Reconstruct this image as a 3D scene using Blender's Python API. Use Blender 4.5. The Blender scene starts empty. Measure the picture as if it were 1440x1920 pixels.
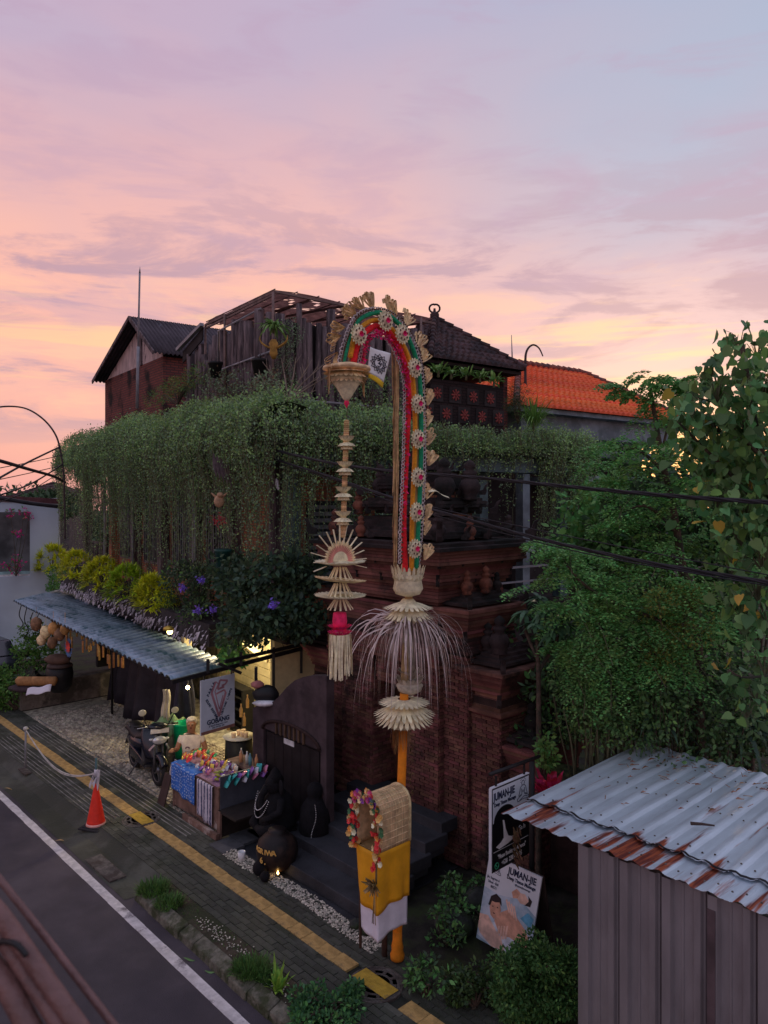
import bpy, math, random
import numpy as np
from mathutils import Vector, Matrix, Euler
random.seed(7); rng = np.random.default_rng(11)
scene = bpy.context.scene
C = scene.collection
V = Vector
H = 5.7; FP = 1400.0; CX = 720.0; HY = 930.0
# ---------------------------------------------------------------- camera
cd = bpy.data.cameras.new('camera'); cam = bpy.data.objects.new('camera', cd); C.objects.link(cam)
cam.location = (0, 0, H); cam.rotation_euler = (math.radians(90), 0, 0)
cd.sensor_width = 36; cd.lens = 36*FP/1920; cd.shift_y = -30/1920
cd.clip_start = 0.05; cd.clip_end = 2000
cd.dof.use_dof = True; cd.dof.focus_distance = 11.5; cd.dof.aperture_fstop = 6.5
scene.camera = cam
# ---------------------------------------------------------------- world (dusk sky with lit clouds)
def lin(r, g, b):
    f = lambda c: (c/255/12.92) if c/255 <= .04045 else ((c/255+.055)/1.055)**2.4
    return (f(r), f(g), f(b), 1)
SUN_AZ = math.radians(21); SUN_EL = math.radians(4)
world = bpy.data.worlds.new('World'); scene.world = world; world.use_nodes = True
nt = world.node_tree; nt.nodes.clear()
def N(t, nt=nt, **k):
    n = nt.nodes.new(t)
    for a, b in k.items(): setattr(n, a, b)
    return n
L = nt.links.new
def math_(op, a, b=None, c=None, clamp=False, nt=nt):
    n = nt.nodes.new('ShaderNodeMath'); n.operation = op; n.use_clamp = clamp
    for i, q in enumerate((a, b, c)):
        if q is None: continue
        if isinstance(q, (int, float)): n.inputs[i].default_value = q
        else: nt.links.new(q, n.inputs[i])
    return n.outputs[0]
def mrange(v, a, b, c=0, d=1, nt=nt, smooth=True):
    n = nt.nodes.new('ShaderNodeMapRange'); n.interpolation_type = 'SMOOTHSTEP' if smooth else 'LINEAR'
    nt.links.new(v, n.inputs[0])
    for i, q in enumerate((a, b, c, d)): n.inputs[i+1].default_value = q
    return n.outputs[0]
def mixc(f, a, b, nt=nt, mode='MIX'):
    n = nt.nodes.new('ShaderNodeMix'); n.data_type = 'RGBA'; n.blend_type = mode
    for s, q in ((n.inputs[0], f), (n.inputs[6], a), (n.inputs[7], b)):
        if isinstance(q, (int, float)): s.default_value = q
        elif isinstance(q, tuple): s.default_value = q
        else: nt.links.new(q, s)
    return n.outputs[2]
def ramp(v, stops, nt=nt):
    n = nt.nodes.new('ShaderNodeValToRGB'); e = n.color_ramp.elements
    while len(e) < len(stops): e.new(.5)
    for el, (p, c) in zip(e, stops): el.position = p; el.color = c
    nt.links.new(v, n.inputs[0]); return n.outputs[0]
tc = N('ShaderNodeTexCoord'); sx = N('ShaderNodeSeparateXYZ'); L(tc.outputs['Generated'], sx.inputs[0])
X_, Y_, Z_ = sx.outputs
az = math_('ARCTAN2', X_, Y_); el = math_('MAXIMUM', Z_, 0.0)
def skynoise(sxy, sz, scale, detail, rough, dist=0.0, off=0.0):
    cb = N('ShaderNodeCombineXYZ')
    L(math_('MULTIPLY_ADD', X_, sxy, off), cb.inputs[0]); L(math_('MULTIPLY', Y_, sxy), cb.inputs[1]); L(math_('MULTIPLY', Z_, sz), cb.inputs[2])
    n = N('ShaderNodeTexNoise'); n.inputs['Scale'].default_value = scale; n.inputs['Detail'].default_value = detail
    n.inputs['Roughness'].default_value = rough; n.inputs['Distortion'].default_value = dist
    L(cb.outputs[0], n.inputs['Vector']); return n.outputs['Fac']
n_big = skynoise(1, 2.2, 2.4, 4, .5, .3, 3.1)
n_mid = skynoise(1, 4.5, 4.2, 8, .62, .5, 1.3)
n_fine = skynoise(1, 4.2, 5.5, 8, .58, .5, 7.7)
elw = math_('MULTIPLY_ADD', n_big, .22, math_('SUBTRACT', el, .11))
warm = ramp(elw, [(0, lin(226, 158, 160)), (.08, lin(240, 168, 156)), (.17, lin(246, 176, 158)), (.29, lin(242, 180, 166)), (.40, lin(219, 173, 178)), (.52, lin(192, 168, 190)), (.75, lin(182, 168, 196)), (1, lin(180, 172, 200))])
cool = ramp(elw, [(0, lin(214, 160, 162)), (.09, lin(222, 168, 168)), (.20, lin(206, 174, 186)), (.30, lin(186, 172, 192)), (.45, lin(168, 177, 200)), (.60, lin(160, 176, 202)), (1, lin(176, 176, 202))])
fz = math_('ADD', mrange(az, -.30, .52), mrange(math_('ABSOLUTE', az), .9, 2.0), clamp=True)
fz = math_('ADD', fz, math_('MULTIPLY_ADD', n_big, .5, -.25), clamp=True)
col = mixc(fz, warm, cool)
# thin lilac cloud bars low over the horizon and softer veils higher up
band = math_('MULTIPLY', mrange(el, .03, .12), mrange(el, .46, .24))
dk = math_('MULTIPLY', mrange(n_mid, .47, .60), band)
col = mixc(math_('MULTIPLY', dk, .78), col, lin(172, 140, 162))
veil = math_('MULTIPLY', mrange(n_fine, .47, .66), mrange(el, .10, .26))
col = mixc(math_('MULTIPLY', veil, .40), col, lin(184, 152, 178))
lt = math_('MULTIPLY', mrange(n_mid, .47, .36), math_('MULTIPLY', mrange(el, .05, .12), mrange(el, .34, .2)))
col = mixc(math_('MULTIPLY', lt, .50), col, lin(255, 198, 158))
# bright gilded edges close to the sun's height
n_st = skynoise(1, 14, 3.4, 6, .55, .4, 5.2)
gl = math_('MULTIPLY', mrange(n_st, .50, .62), math_('MULTIPLY', mrange(el, .10, .15), mrange(el, .27, .20)))
gl = math_('MULTIPLY', gl, mrange(math_('ABSOLUTE', az), .9, .3))
col = mixc(math_('MULTIPLY', gl, .55), col, lin(255, 206, 146))
da = math_('DIVIDE', math_('SUBTRACT', az, SUN_AZ), .16); de = math_('DIVIDE', math_('SUBTRACT', Z_, .055), .05)
glow = math_('POWER', 2.718, math_('MULTIPLY', math_('ADD', math_('MULTIPLY', da, da), math_('MULTIPLY', de, de)), -1.0))
col = mixc(math_('MULTIPLY', glow, .5), col, lin(255, 186, 120))
# below the horizon: dim ground tone
col = mixc(mrange(Z_, -.02, -.12), col, (.06, .055, .065, 1))
sky = N('ShaderNodeTexSky', sky_type='NISHITA'); sky.sun_disc = False
sky.sun_elevation = SUN_EL; sky.sun_rotation = SUN_AZ
bg1 = N('ShaderNodeBackground'); L(col, bg1.inputs[0]); bg1.inputs[1].default_value = 0.91
bg2 = N('ShaderNodeBackground'); L(sky.outputs[0], bg2.inputs[0]); bg2.inputs[1].default_value = 0.02
ad = N('ShaderNodeAddShader'); L(bg1.outputs[0], ad.inputs[0]); L(bg2.outputs[0], ad.inputs[1])
wo = N('ShaderNodeOutputWorld'); L(ad.outputs[0], wo.inputs[0])
# low sun, almost set behind the trees at the right
sd = bpy.data.lights.new('sun', 'SUN'); sd.energy = 0.5; sd.angle = math.radians(3); sd.color = (1, .62, .38)
sun = bpy.data.objects.new('sun', sd); C.objects.link(sun)
dv = V((math.sin(SUN_AZ)*math.cos(SUN_EL), math.cos(SUN_AZ)*math.cos(SUN_EL), math.sin(SUN_EL)))
sun.rotation_euler = dv.to_track_quat('Z', 'Y').to_euler()
vs = scene.view_settings; vs.view_transform = 'Standard'; vs.look = 'None'; vs.gamma = 1; vs.exposure = 0.20; vs.use_curve_mapping = False

# ---------------------------------------------------------------- materials
MC = {}; GAIN = 1.3
def M(name, c=(.5, .5, .5), rough=.85, var=.3, scale=4.0, bump=0.0, c2=None, metal=0.0, island=0.0, spec=.3, bscale=None, detail=6, c2at=(.45, .6), trans=0.0, sheen=0.0, emit=None, alpha=None, stretch=None):
    if name in MC: return MC[name]
    m = bpy.data.materials.new(name); m.use_nodes = True; t = m.node_tree; b = t.nodes['Principled BSDF']
    b.inputs['Roughness'].default_value = rough; b.inputs['Metallic'].default_value = metal
    b.inputs['Specular IOR Level'].default_value = spec
    if not emit: c = tuple(min(.82, q*GAIN) for q in c[:3])
    if c2 is not None: c2 = tuple(min(.82, q*GAIN) for q in c2[:3])
    c = (*c[:3], 1)
    tcn = t.nodes.new('ShaderNodeTexCoord'); vec = tcn.outputs['Object']
    if stretch:
        mp = t.nodes.new('ShaderNodeMapping'); mp.inputs['Scale'].default_value = stretch
        t.links.new(vec, mp.inputs[0]); vec = mp.outputs[0]
    n = t.nodes.new('ShaderNodeTexNoise'); n.inputs['Scale'].default_value = scale; n.inputs['Detail'].default_value = detail; n.inputs['Roughness'].default_value = .6
    t.links.new(vec, n.inputs['Vector'])
    lo = tuple(x*(1-var) for x in c[:3])+(1,); hi = tuple(min(1, x*(1+var)) for x in c[:3])+(1,)
    colr = mixc(mrange(n.outputs['Fac'], .3, .7, nt=t), lo, hi, nt=t)
    if c2 is not None:
        n2 = t.nodes.new('ShaderNodeTexNoise'); n2.inputs['Scale'].default_value = scale*.45; n2.inputs['Detail'].default_value = 8; n2.inputs['Roughness'].default_value = .68
        t.links.new(vec, n2.inputs['Vector'])
        colr = mixc(mrange(n2.outputs['Fac'], c2at[0], c2at[1], nt=t), colr, (*c2[:3], 1), nt=t)
    if island:
        g = t.nodes.new('ShaderNodeNewGeometry'); hs = t.nodes.new('ShaderNodeHueSaturation')
        oi = t.nodes.new('ShaderNodeObjectInfo'); rnd = math_('FRACT', math_('ADD', g.outputs['Random Per Island'], oi.outputs['Random'], nt=t), nt=t)
        t.links.new(mrange(rnd, 0, 1, 1-island, 1+island, nt=t, smooth=False), hs.inputs['Value'])
        w = t.nodes.new('ShaderNodeTexWhiteNoise'); w.noise_dimensions = '1D'; t.links.new(rnd, w.inputs['W'])
        t.links.new(mrange(w.outputs['Value'], 0, 1, .5-island*.06, .5+island*.06, nt=t, smooth=False), hs.inputs['Hue'])
        t.links.new(colr, hs.inputs['Color']); colr = hs.outputs[0]
    t.links.new(colr, b.inputs['Base Color'])
    if bump:
        bn = t.nodes.new('ShaderNodeTexNoise'); bn.inputs['Scale'].default_value = bscale or scale*5; bn.inputs['Detail'].default_value = 6
        t.links.new(vec, bn.inputs['Vector'])
        bp = t.nodes.new('ShaderNodeBump'); bp.inputs['Strength'].default_value = min(1, bump); bp.inputs['Distance'].default_value = .02
        t.links.new(bn.outputs['Fac'], bp.inputs['Height']); t.links.new(bp.outputs[0], b.inputs['Normal'])
    if trans:
        tr = t.nodes.new('ShaderNodeBsdfTranslucent'); t.links.new(colr, tr.inputs['Color'])
        mx = t.nodes.new('ShaderNodeMixShader'); mx.inputs[0].default_value = trans
        t.links.new(b.outputs[0], mx.inputs[1]); t.links.new(tr.outputs[0], mx.inputs[2])
        t.links.new(mx.outputs[0], t.nodes['Material Output'].inputs[0])
    if emit:
        b.inputs['Emission Color'].default_value = (*emit[0], 1); b.inputs['Emission Strength'].default_value = emit[1]
    MC[name] = m; return m
def brickmat(name, c1, c2, mortar, bw=.22, bh=.065, ms=.010, rough=.9, dirt=(.02, .018, .018), dat=(.5, .68)):
    if name in MC: return MC[name]
    m = bpy.data.materials.new(name); m.use_nodes = True; t = m.node_tree; b = t.nodes['Principled BSDF']
    b.inputs['Roughness'].default_value = rough; b.inputs['Specular IOR Level'].default_value = .2
    tcn = t.nodes.new('ShaderNodeTexCoord'); s = t.nodes.new('ShaderNodeSeparateXYZ'); t.links.new(tcn.outputs['Object'], s.inputs[0])
    cb = t.nodes.new('ShaderNodeCombineXYZ'); t.links.new(math_('ADD', s.outputs[0], s.outputs[1], nt=t), cb.inputs[0]); t.links.new(s.outputs[2], cb.inputs[1])
    br = t.nodes.new('ShaderNodeTexBrick'); br.inputs['Scale'].default_value = 1; br.inputs['Brick Width'].default_value = bw; br.inputs['Row Height'].default_value = bh
    br.inputs['Mortar Size'].default_value = ms; br.inputs['Color1'].default_value = (*c1, 1); br.inputs['Color2'].default_value = (*c2, 1); br.inputs['Mortar'].default_value = (*mortar, 1)
    t.links.new(cb.outputs[0], br.inputs['Vector'])
    n = t.nodes.new('ShaderNodeTexNoise'); n.inputs['Scale'].default_value = 1.3; n.inputs['Detail'].default_value = 8; t.links.new(tcn.outputs['Object'], n.inputs['Vector'])
    colr = mixc(mrange(n.outputs['Fac'], dat[0], dat[1], nt=t), br.outputs['Color'], (*dirt, 1), nt=t)
    t.links.new(colr, b.inputs['Base Color'])
    bp = t.nodes.new('ShaderNodeBump'); bp.inputs['Strength'].default_value = .8; bp.inputs['Distance'].default_value = .012; bp.invert = True
    t.links.new(br.outputs['Fac'], bp.inputs['Height']); t.links.new(bp.outputs[0], b.inputs['Normal'])
    MC[name] = m; return m

# ---------------------------------------------------------------- coordinates
u = V((-.684, .730, 0)).normalized(); v = V((.730, .684, 0)).normalized()       # along the street / across it
A = V((-.596, .803, 0)).normalized(); Bv = V((.803, .596, 0)).normalized()       # house facades
C0 = V((-2.21, 13.47, 0))
RS = math.atan2(-u.y, -u.x); RB = math.atan2(-A.y, -A.x)
def P(px, py, D): return V(((px-CX)/FP*D, D, H-(py-HY)/FP*D))
def G(px, py, z=0.0): return P(px, py, (H-z)*FP/(py-HY))
def S(s, t, z=0.0): q = v*s+u*t; return V((q.x, q.y, z))
def PS(px, py, s): return P(px, py, s/((px-CX)/FP*v.x+v.y))
def PT(px, py, t): return P(px, py, t/((px-CX)/FP*u.x+u.y))
def PA(px, py, b): return P(px, py, (C0.dot(Bv)+b)/((px-CX)/FP*Bv.x+Bv.y))
def PB(px, py, a): return P(px, py, (C0.dot(A)+a)/((px-CX)/FP*A.x+A.y))
def Bl(x, y, z=0.0): q = C0-A*x+Bv*y; return V((q.x, q.y, z))

# ---------------------------------------------------------------- mesh builder
class MB:
    def __init__(s): s.v = []; s.f = []; s.m = []; s.s = []
    def add(s, vs_, fs, mi=0, smooth=False):
        o = len(s.v); s.v += [tuple(q) for q in vs_]
        for f in fs: s.f.append(tuple(i+o for i in f)); s.m.append(mi); s.s.append(smooth)
        return s
    def box(s, x0, x1, y0, y1, z0, z1, mi=0):
        return s.add([(x0,y0,z0),(x1,y0,z0),(x1,y1,z0),(x0,y1,z0),(x0,y0,z1),(x1,y0,z1),(x1,y1,z1),(x0,y1,z1)],
                     [(0,3,2,1),(4,5,6,7),(0,1,5,4),(1,2,6,5),(2,3,7,6),(3,0,4,7)], mi)
    def obox(s, c, ax, ay, az_, mi=0):
        c = V(c); ax = V(ax); ay = V(ay); az_ = V(az_)
        q = [c+ax*i+ay*j+az_*k for k in (-1,1) for i, j in ((-1,-1),(1,-1),(1,1),(-1,1))]
        return s.add(q, [(0,3,2,1),(4,5,6,7),(0,1,5,4),(1,2,6,5),(2,3,7,6),(3,0,4,7)], mi)
    def bar(s, a, b, w, h=None, mi=0, up=(0,0,1)):
        a = V(a); b = V(b); h = h or w; d = (b-a); L_ = d.length
        if L_ < 1e-6: return s
        d /= L_; upv = V(up)
        if abs(d.dot(upv)) > .98: upv = V((1,0,0))
        x = d.cross(upv).normalized(); y = x.cross(d).normalized()
        return s.obox((a+b)/2, d*L_/2, x*w/2, y*h/2, mi)
    def tube(s, pts, r, n=8, mi=0, smooth=True, caps=True, flat=1.0):
        pts = [V(p) for p in pts]; k = len(pts)
        rs = r if isinstance(r, (list, tuple)) else [r]*k
        d0 = (pts[1]-pts[0]).normalized(); up = V((0,0,1)) if abs(d0.z) < .9 else V((0,1,0))
        x = d0.cross(up).normalized(); vs_ = []
        for i, p in enumerate(pts):
            d = (pts[min(i+1,k-1)]-pts[max(i-1,0)]).normalized()
            x = (x-d*x.dot(d)).normalized(); y = d.cross(x)
            for j in range(n):
                a = 2*math.pi*j/n; vs_.append(p+x*math.cos(a)*rs[i]+y*math.sin(a)*rs[i]*flat)
        fs = [(i*n+j, i*n+(j+1)%n, (i+1)*n+(j+1)%n, (i+1)*n+j) for i in range(k-1) for j in range(n)]
        if caps: fs += [tuple(range(n-1,-1,-1)), tuple((k-1)*n+j for j in range(n))]
        return s.add(vs_, fs, mi, smooth)
    def lathe(s, prof, c=(0,0,0), n=16, mi=0, smooth=True, rot=0.0, mat=None, caps=True):
        vs_ = []; c = V(c)
        for r, z in prof:
            for j in range(n):
                a = 2*math.pi*j/n+rot; q = V((math.cos(a)*r, math.sin(a)*r, z))
                if mat is not None: q = mat @ q
                vs_.append(q+c)
        k = len(prof)
        fs = [(i*n+j, i*n+(j+1)%n, (i+1)*n+(j+1)%n, (i+1)*n+j) for i in range(k-1) for j in range(n)]
        if caps:
            if prof[0][0] > 1e-4: fs.append(tuple(range(n-1,-1,-1)))
            if prof[-1][0] > 1e-4: fs.append(tuple((k-1)*n+j for j in range(n)))
        return s.add(vs_, fs, mi, smooth)
    def sphere(s, c, r, nu=12, nv=8, mi=0, jit=0.0, mat=None):
        r = r if isinstance(r, (tuple, list)) else (r, r, r); c = V(c); vs_ = []
        for i in range(nv+1):
            th = math.pi*i/nv
            for j in range(nu):
                ph = 2*math.pi*j/nu; k = 1+random.uniform(-jit, jit)
                q = V((r[0]*math.sin(th)*math.cos(ph), r[1]*math.sin(th)*math.sin(ph), -r[2]*math.cos(th)))*k
                if mat is not None: q = mat @ q
                vs_.append(c+q)
        fs = [(i*nu+j, i*nu+(j+1)%nu, (i+1)*nu+(j+1)%nu, (i+1)*nu+j) for i in range(nv) for j in range(nu)]
        return s.add(vs_, fs, mi, True)
    def prism(s, poly, vec, mi=0, smooth=False):
        n = len(poly); vec = V(vec); a = [V(p) for p in poly]
        return s.add(a+[p+vec for p in a], [tuple(range(n-1,-1,-1)), tuple(range(n, 2*n))]+[(i, (i+1)%n, n+(i+1)%n, n+i) for i in range(n)], mi, smooth)
    def quad(s, *pts, mi=0): return s.add(pts, [tuple(range(len(pts)))], mi)
    def grid(s, fn, nu, nv, mi=0, smooth=True):
        vs_ = [fn(i/nu, j/nv) for j in range(nv+1) for i in range(nu+1)]
        return s.add(vs_, [(j*(nu+1)+i, j*(nu+1)+i+1, (j+1)*(nu+1)+i+1, (j+1)*(nu+1)+i) for j in range(nv) for i in range(nu)], mi, smooth)
    def mesh(s, name, mats):
        me = bpy.data.meshes.new(name); me.from_pydata(s.v, [], s.f)
        for m in (mats if isinstance(mats, (list, tuple)) else [mats]): me.materials.append(m)
        me.polygons.foreach_set('material_index', s.m); me.polygons.foreach_set('use_smooth', s.s); me.update()
        return me
OFF = {}
def tag(o, label=None, cat=None, group=None, kind=None):
    if label: o['label'] = label
    if cat: o['category'] = cat
    if group: o['group'] = group
    if kind: o['kind'] = kind
    return o
def thing(name, label, cat, loc=(0,0,0), rz=0.0, group=None, world=False):
    o = bpy.data.objects.new(name, None); o.empty_display_size = .2; C.objects.link(o); o.location = loc; o.rotation_euler = (0,0,rz)
    OFF[o.name] = V(loc) if world else None
    return tag(o, label, cat, group)
def loc_(root, p):
    q = V(p)-root.location; c, s = math.cos(-root.rotation_euler.z), math.sin(-root.rotation_euler.z)
    return V((q.x*c-q.y*s, q.x*s+q.y*c, q.z))
def part(name, mb, mats, parent=None, label=None, kind=None, solid=0.0, bevel=0.0):
    me = mb if isinstance(mb, bpy.types.Mesh) else None
    off = OFF.get(parent.name) if parent else None
    if me is None:
        if off is not None:
            mb.v = [(a-off.x, b-off.y, c-off.z) for a, b, c in mb.v]
        me = mb.mesh(name, mats)
    elif off is not None: me.transform(Matrix.Translation(-off))
    o = bpy.data.objects.new(name, me); C.objects.link(o); o.parent = parent
    if parent: OFF[o.name] = off
    if label: o['label'] = label
    if kind: o['kind'] = kind
    if solid: md = o.modifiers.new('solid', 'SOLIDIFY'); md.thickness = solid; md.offset = 0
    if bevel: md = o.modifiers.new('bevel', 'BEVEL'); md.width = bevel; md.segments = 2; md.limit_method = 'ANGLE'
    return o
def single(name, mb, mats, label, cat, group=None, origin=None, **k):
    """one-mesh thing authored in world space; origin moved to its base"""
    if origin is None:
        n = len(mb.v); xs = sum(q[0] for q in mb.v)/n; ys = sum(q[1] for q in mb.v)/n; zs = min(q[2] for q in mb.v); origin = V((xs, ys, zs))
    origin = V(origin); mb.v = [(a-origin.x, b-origin.y, c-origin.z) for a, b, c in mb.v]
    o = part(name, mb, mats, None, **k); o.location = origin
    return tag(o, label, cat, group)
def struct(name, mb, mats, **k):
    return tag(part(name, mb, mats, None, **k), kind='structure')
def dup(root, loc, rz=0.0, label=None, scale=None):
    def cp(o, par):
        c = o.copy(); C.objects.link(c); c.parent = par; OFF[c.name] = OFF.get(o.name)
        for ch in kids.get(o, []): cp(ch, c)
        return c
    kids = {}
    stack = [root]
    while stack:
        o = stack.pop(); kids[o] = list(o.children); stack += kids[o]
    r = cp(root, None); r.location = loc; r.rotation_euler = (0,0,rz)
    if label: r['label'] = label
    if scale: r.scale = (scale,)*3 if isinstance(scale, (int, float)) else scale
    return r
FONT = None
def text(body, size, org, ex, ey, mat, parent, name='lettering', ext=.0015, align='CENTER', bold=0.0, label=None, sx=1.0):
    """flat print: org = baseline point, ex/ey = reading and up directions, in the parent's authoring space"""
    cu = bpy.data.curves.new(name, 'FONT'); cu.body = body; cu.size = size; cu.extrude = ext; cu.align_x = align; cu.offset = bold; cu.resolution_u = 3
    to = bpy.data.objects.new(name, cu); C.objects.link(to)
    bpy.context.view_layer.update()
    me = bpy.data.meshes.new_from_object(to.evaluated_get(bpy.context.evaluated_depsgraph_get()))
    bpy.data.objects.remove(to); bpy.data.curves.remove(cu)
    ex = V(ex).normalized(); ey = V(ey).normalized(); ez = ex.cross(ey)
    mt = Matrix((ex*sx, ey, ez)).transposed().to_4x4(); mt.translation = V(org)
    me.transform(mt); me.materials.clear(); me.materials.append(mat); me.name = name
    return part(name, me, None, parent, label=label)
# ---------------------------------------------------------------- leaf clouds (numpy)
LEAFS = {
 'diamond': [(0,0,0),(.28,.45,.05),(0,1,0),(-.28,.45,.05)],
 'blade':   [(-.05,0,0),(.05,0,0),(.035,.55,.06),(0,1,-.04),(-.035,.55,.06)],
 'oval':    [(0,0,0),(.2,.22,.03),(.25,.55,.04),(0,1,-.05),(-.25,.55,.04),(-.2,.22,.03)],
 'heart':   [(0,0,0),(.22,-.1,.05),(.44,.12,.13),(.40,.45,.12),(.18,.8,.0),(0,1,-.14),(-.18,.8,.0),(-.40,.45,.12),(-.44,.12,.13),(-.22,-.1,.05)],
}
def leafmesh(name, pos, dirs, size, shape='diamond', mats=None, roll=None, mi=None):
    pos = np.asarray(pos, float); n = len(pos); dirs = np.asarray(dirs, float)
    dirs = dirs/np.maximum(np.linalg.norm(dirs, axis=1, keepdims=True), 1e-6)
    size = np.broadcast_to(np.asarray(size, float), (n,))
    up = rng.normal(size=(n,3)) if roll is None else np.array([0,0,1.0])+rng.normal(size=(n,3))*roll
    x = np.cross(dirs, up); x /= np.maximum(np.linalg.norm(x, axis=1, keepdims=True), 1e-6); z = np.cross(x, dirs)
    T = np.array(LEAFS[shape]); k = len(T)
    vv = pos[:,None,:]+size[:,None,None]*(T[None,:,0:1]*x[:,None,:]+T[None,:,1:2]*dirs[:,None,:]+T[None,:,2:3]*z[:,None,:])
    me = bpy.data.meshes.new(name); me.vertices.add(n*k); me.vertices.foreach_set('co', vv.reshape(-1).astype(np.float32))
    me.loops.add(n*k); me.loops.foreach_set('vertex_index', np.arange(n*k, dtype=np.int32))
    me.polygons.add(n); me.polygons.foreach_set('loop_start', np.arange(0, n*k, k, dtype=np.int32)); me.polygons.foreach_set('loop_total', np.full(n, k, dtype=np.int32))
    for m in (mats if isinstance(mats, (list, tuple)) else [mats]): me.materials.append(m)
    if mi is not None: me.polygons.foreach_set('material_index', np.asarray(mi, dtype=np.int32))
    me.update(calc_edges=True); return me
def sphdir(n, up=0.0):
    d = rng.normal(size=(n,3)); d[:,2] += up; return d/np.linalg.norm(d, axis=1, keepdims=True)
def clumps(centers, radii, per, flat=.8, shell=.55):
    """points near the surface of many small clumps"""
    out = []; nd = []
    for c, r in zip(centers, radii):
        d = sphdir(per); rr = r*(shell+(1-shell)*rng.random(per))**.7
        q = d*rr[:,None]; q[:,2] *= flat; out.append(np.asarray(c)+q); nd.append(d)
    return np.concatenate(out), np.concatenate(nd)
# ================================================================ GROUND, ROAD, SIDEWALK
m_soil = M('soil', (.022,.020,.016), .95, .5, 3, .8, c2=(.03,.04,.015))
m_asph = M('asphalt', (.066,.056,.064), .82, .28, .8, .7, c2=(.042,.037,.045), bscale=90, c2at=(.42,.68))
m_apron = M('apron_concrete', (.052,.055,.044), .75, .35, 1.6, .45, c2=(.03,.034,.024), bscale=30)
m_line = M('road_paint', (.50,.47,.46), .8, .2, 8, .3, c2=(.17,.15,.16), c2at=(.55,.68), bscale=70)
m_kerb = M('kerb_concrete', (.115,.11,.085), .95, .4, 7, 1, c2=(.035,.042,.020), c2at=(.42,.6), bscale=30)
m_pav = M('paver', (.062,.064,.052), .8, .35, 2.3, .6, c2=(.035,.04,.026), island=.22, bscale=50)
m_tac = M('tactile_paint', (.40,.26,.095), .9, .3, 5, .4, c2=(.13,.095,.055), c2at=(.52,.68), bscale=60)
m_iron = M('cast_iron', (.10,.09,.08), .8, .4, 9, .5, c2=(.05,.04,.035), metal=.1)
m_cob = M('cobble', (.34,.30,.235), .9, .4, 9, 1, c2=(.17,.14,.12), c2at=(.46,.66), bscale=24, island=.25)
m_peb = M('pebble', (.42,.38,.31), .8, .35, 20, 0, island=.4)
m_step = M('volcanic_stone', (.030,.031,.036), .8, .35, 2, .5, bscale=40)
m_conc = M('old_concrete', (.15,.13,.11), .92, .35, 3, .6, c2=(.06,.055,.045), bscale=25)
def sref(mb, mats, name, **k):
    o = struct(name, mb, mats, **k); o.rotation_euler = (0,0,RS); return o
ZR = -.12
g = MB().box(-300,300,-300,300,-1.0,-.135); struct('ground', g, m_soil)
r = MB().box(-60,20,-9,5.0,-.4,ZR); sref(r, m_asph, 'road')
ln = MB()
x = -60.0
while x < 2:
    w = .065+random.uniform(-.004,.004); e = x+.3
    ln.box(x, e+.001, 4.485-w, 4.485+w, ZR, ZR+.004); x = e
sref(ln, m_line, 'road_line')
# apron: dropped kerb in front of the forecourt
ap = MB().add([(-60,5.0,ZR+.002),(-10.32,5.0,ZR+.002),(-10.32,5.28,-.004),(-60,5.28,-.004),(-60,5.0,-.5),(-10.32,5.0,-.5),(-10.32,5.28,-.5),(-60,5.28,-.5),(-60,4.62,ZR+.006),(-10.4,4.62,ZR+.006)],
        [(0,1,2,3),(1,5,6,2),(8,9,1,0)]); sref(ap, m_apron, 'driveway_apron')
pl = MB().box(-11.95,-11.0,4.66,4.92,ZR+.003,ZR+.03); 
hp = part('hatch_plate', pl, m_iron, None); hp.rotation_euler = (0,0,RS); tag(hp, 'flat grey steel plate bridging the gutter beside the white road line', 'metal plate')
vs_soil = MB().box(-10.32,2,4.9,5.24,-.4,-.012); sref(vs_soil, M('verge_soil', (.055,.042,.030), .95, .4, 5, .9, c2=(.03,.035,.018)), 'verge')
base = MB().box(-60,2,5.24,6.5,-.4,-.03); sw = sref(base, M('joint_grout', (.025,.026,.02), .95, .3, 5, .4), 'sidewalk')
# kerb stones
kb = struct('kerb', MB().box(-10.32,2,4.735,4.89,-.4,-.10), m_kerb); kb.rotation_euler = (0,0,RS)
t_ = 10.3; ki = 0
while t_ > 1.0:
    ln_ = random.uniform(.36,.44); b = MB()
    dz = random.uniform(-.012,.012); j = random.uniform(-.012,.012)
    b.add([(-t_+.005,4.715+j,-.2),(-t_+ln_-.005,4.715+j,-.2),(-t_+ln_-.005,4.9+j,-.2),(-t_+.005,4.9+j,-.2),
           (-t_+.005,4.735+j,-.02+dz),(-t_+ln_-.005,4.735+j,-.02+dz),(-t_+ln_-.005,4.895+j,.035+dz),(-t_+.005,4.895+j,.035+dz)],
          [(0,3,2,1),(4,5,6,7),(0,1,5,4),(1,2,6,5),(2,3,7,6),(3,0,4,7)])
    part('kerb_stone', b, m_kerb, kb, bevel=.012); t_ -= ln_; ki += 1
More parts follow.
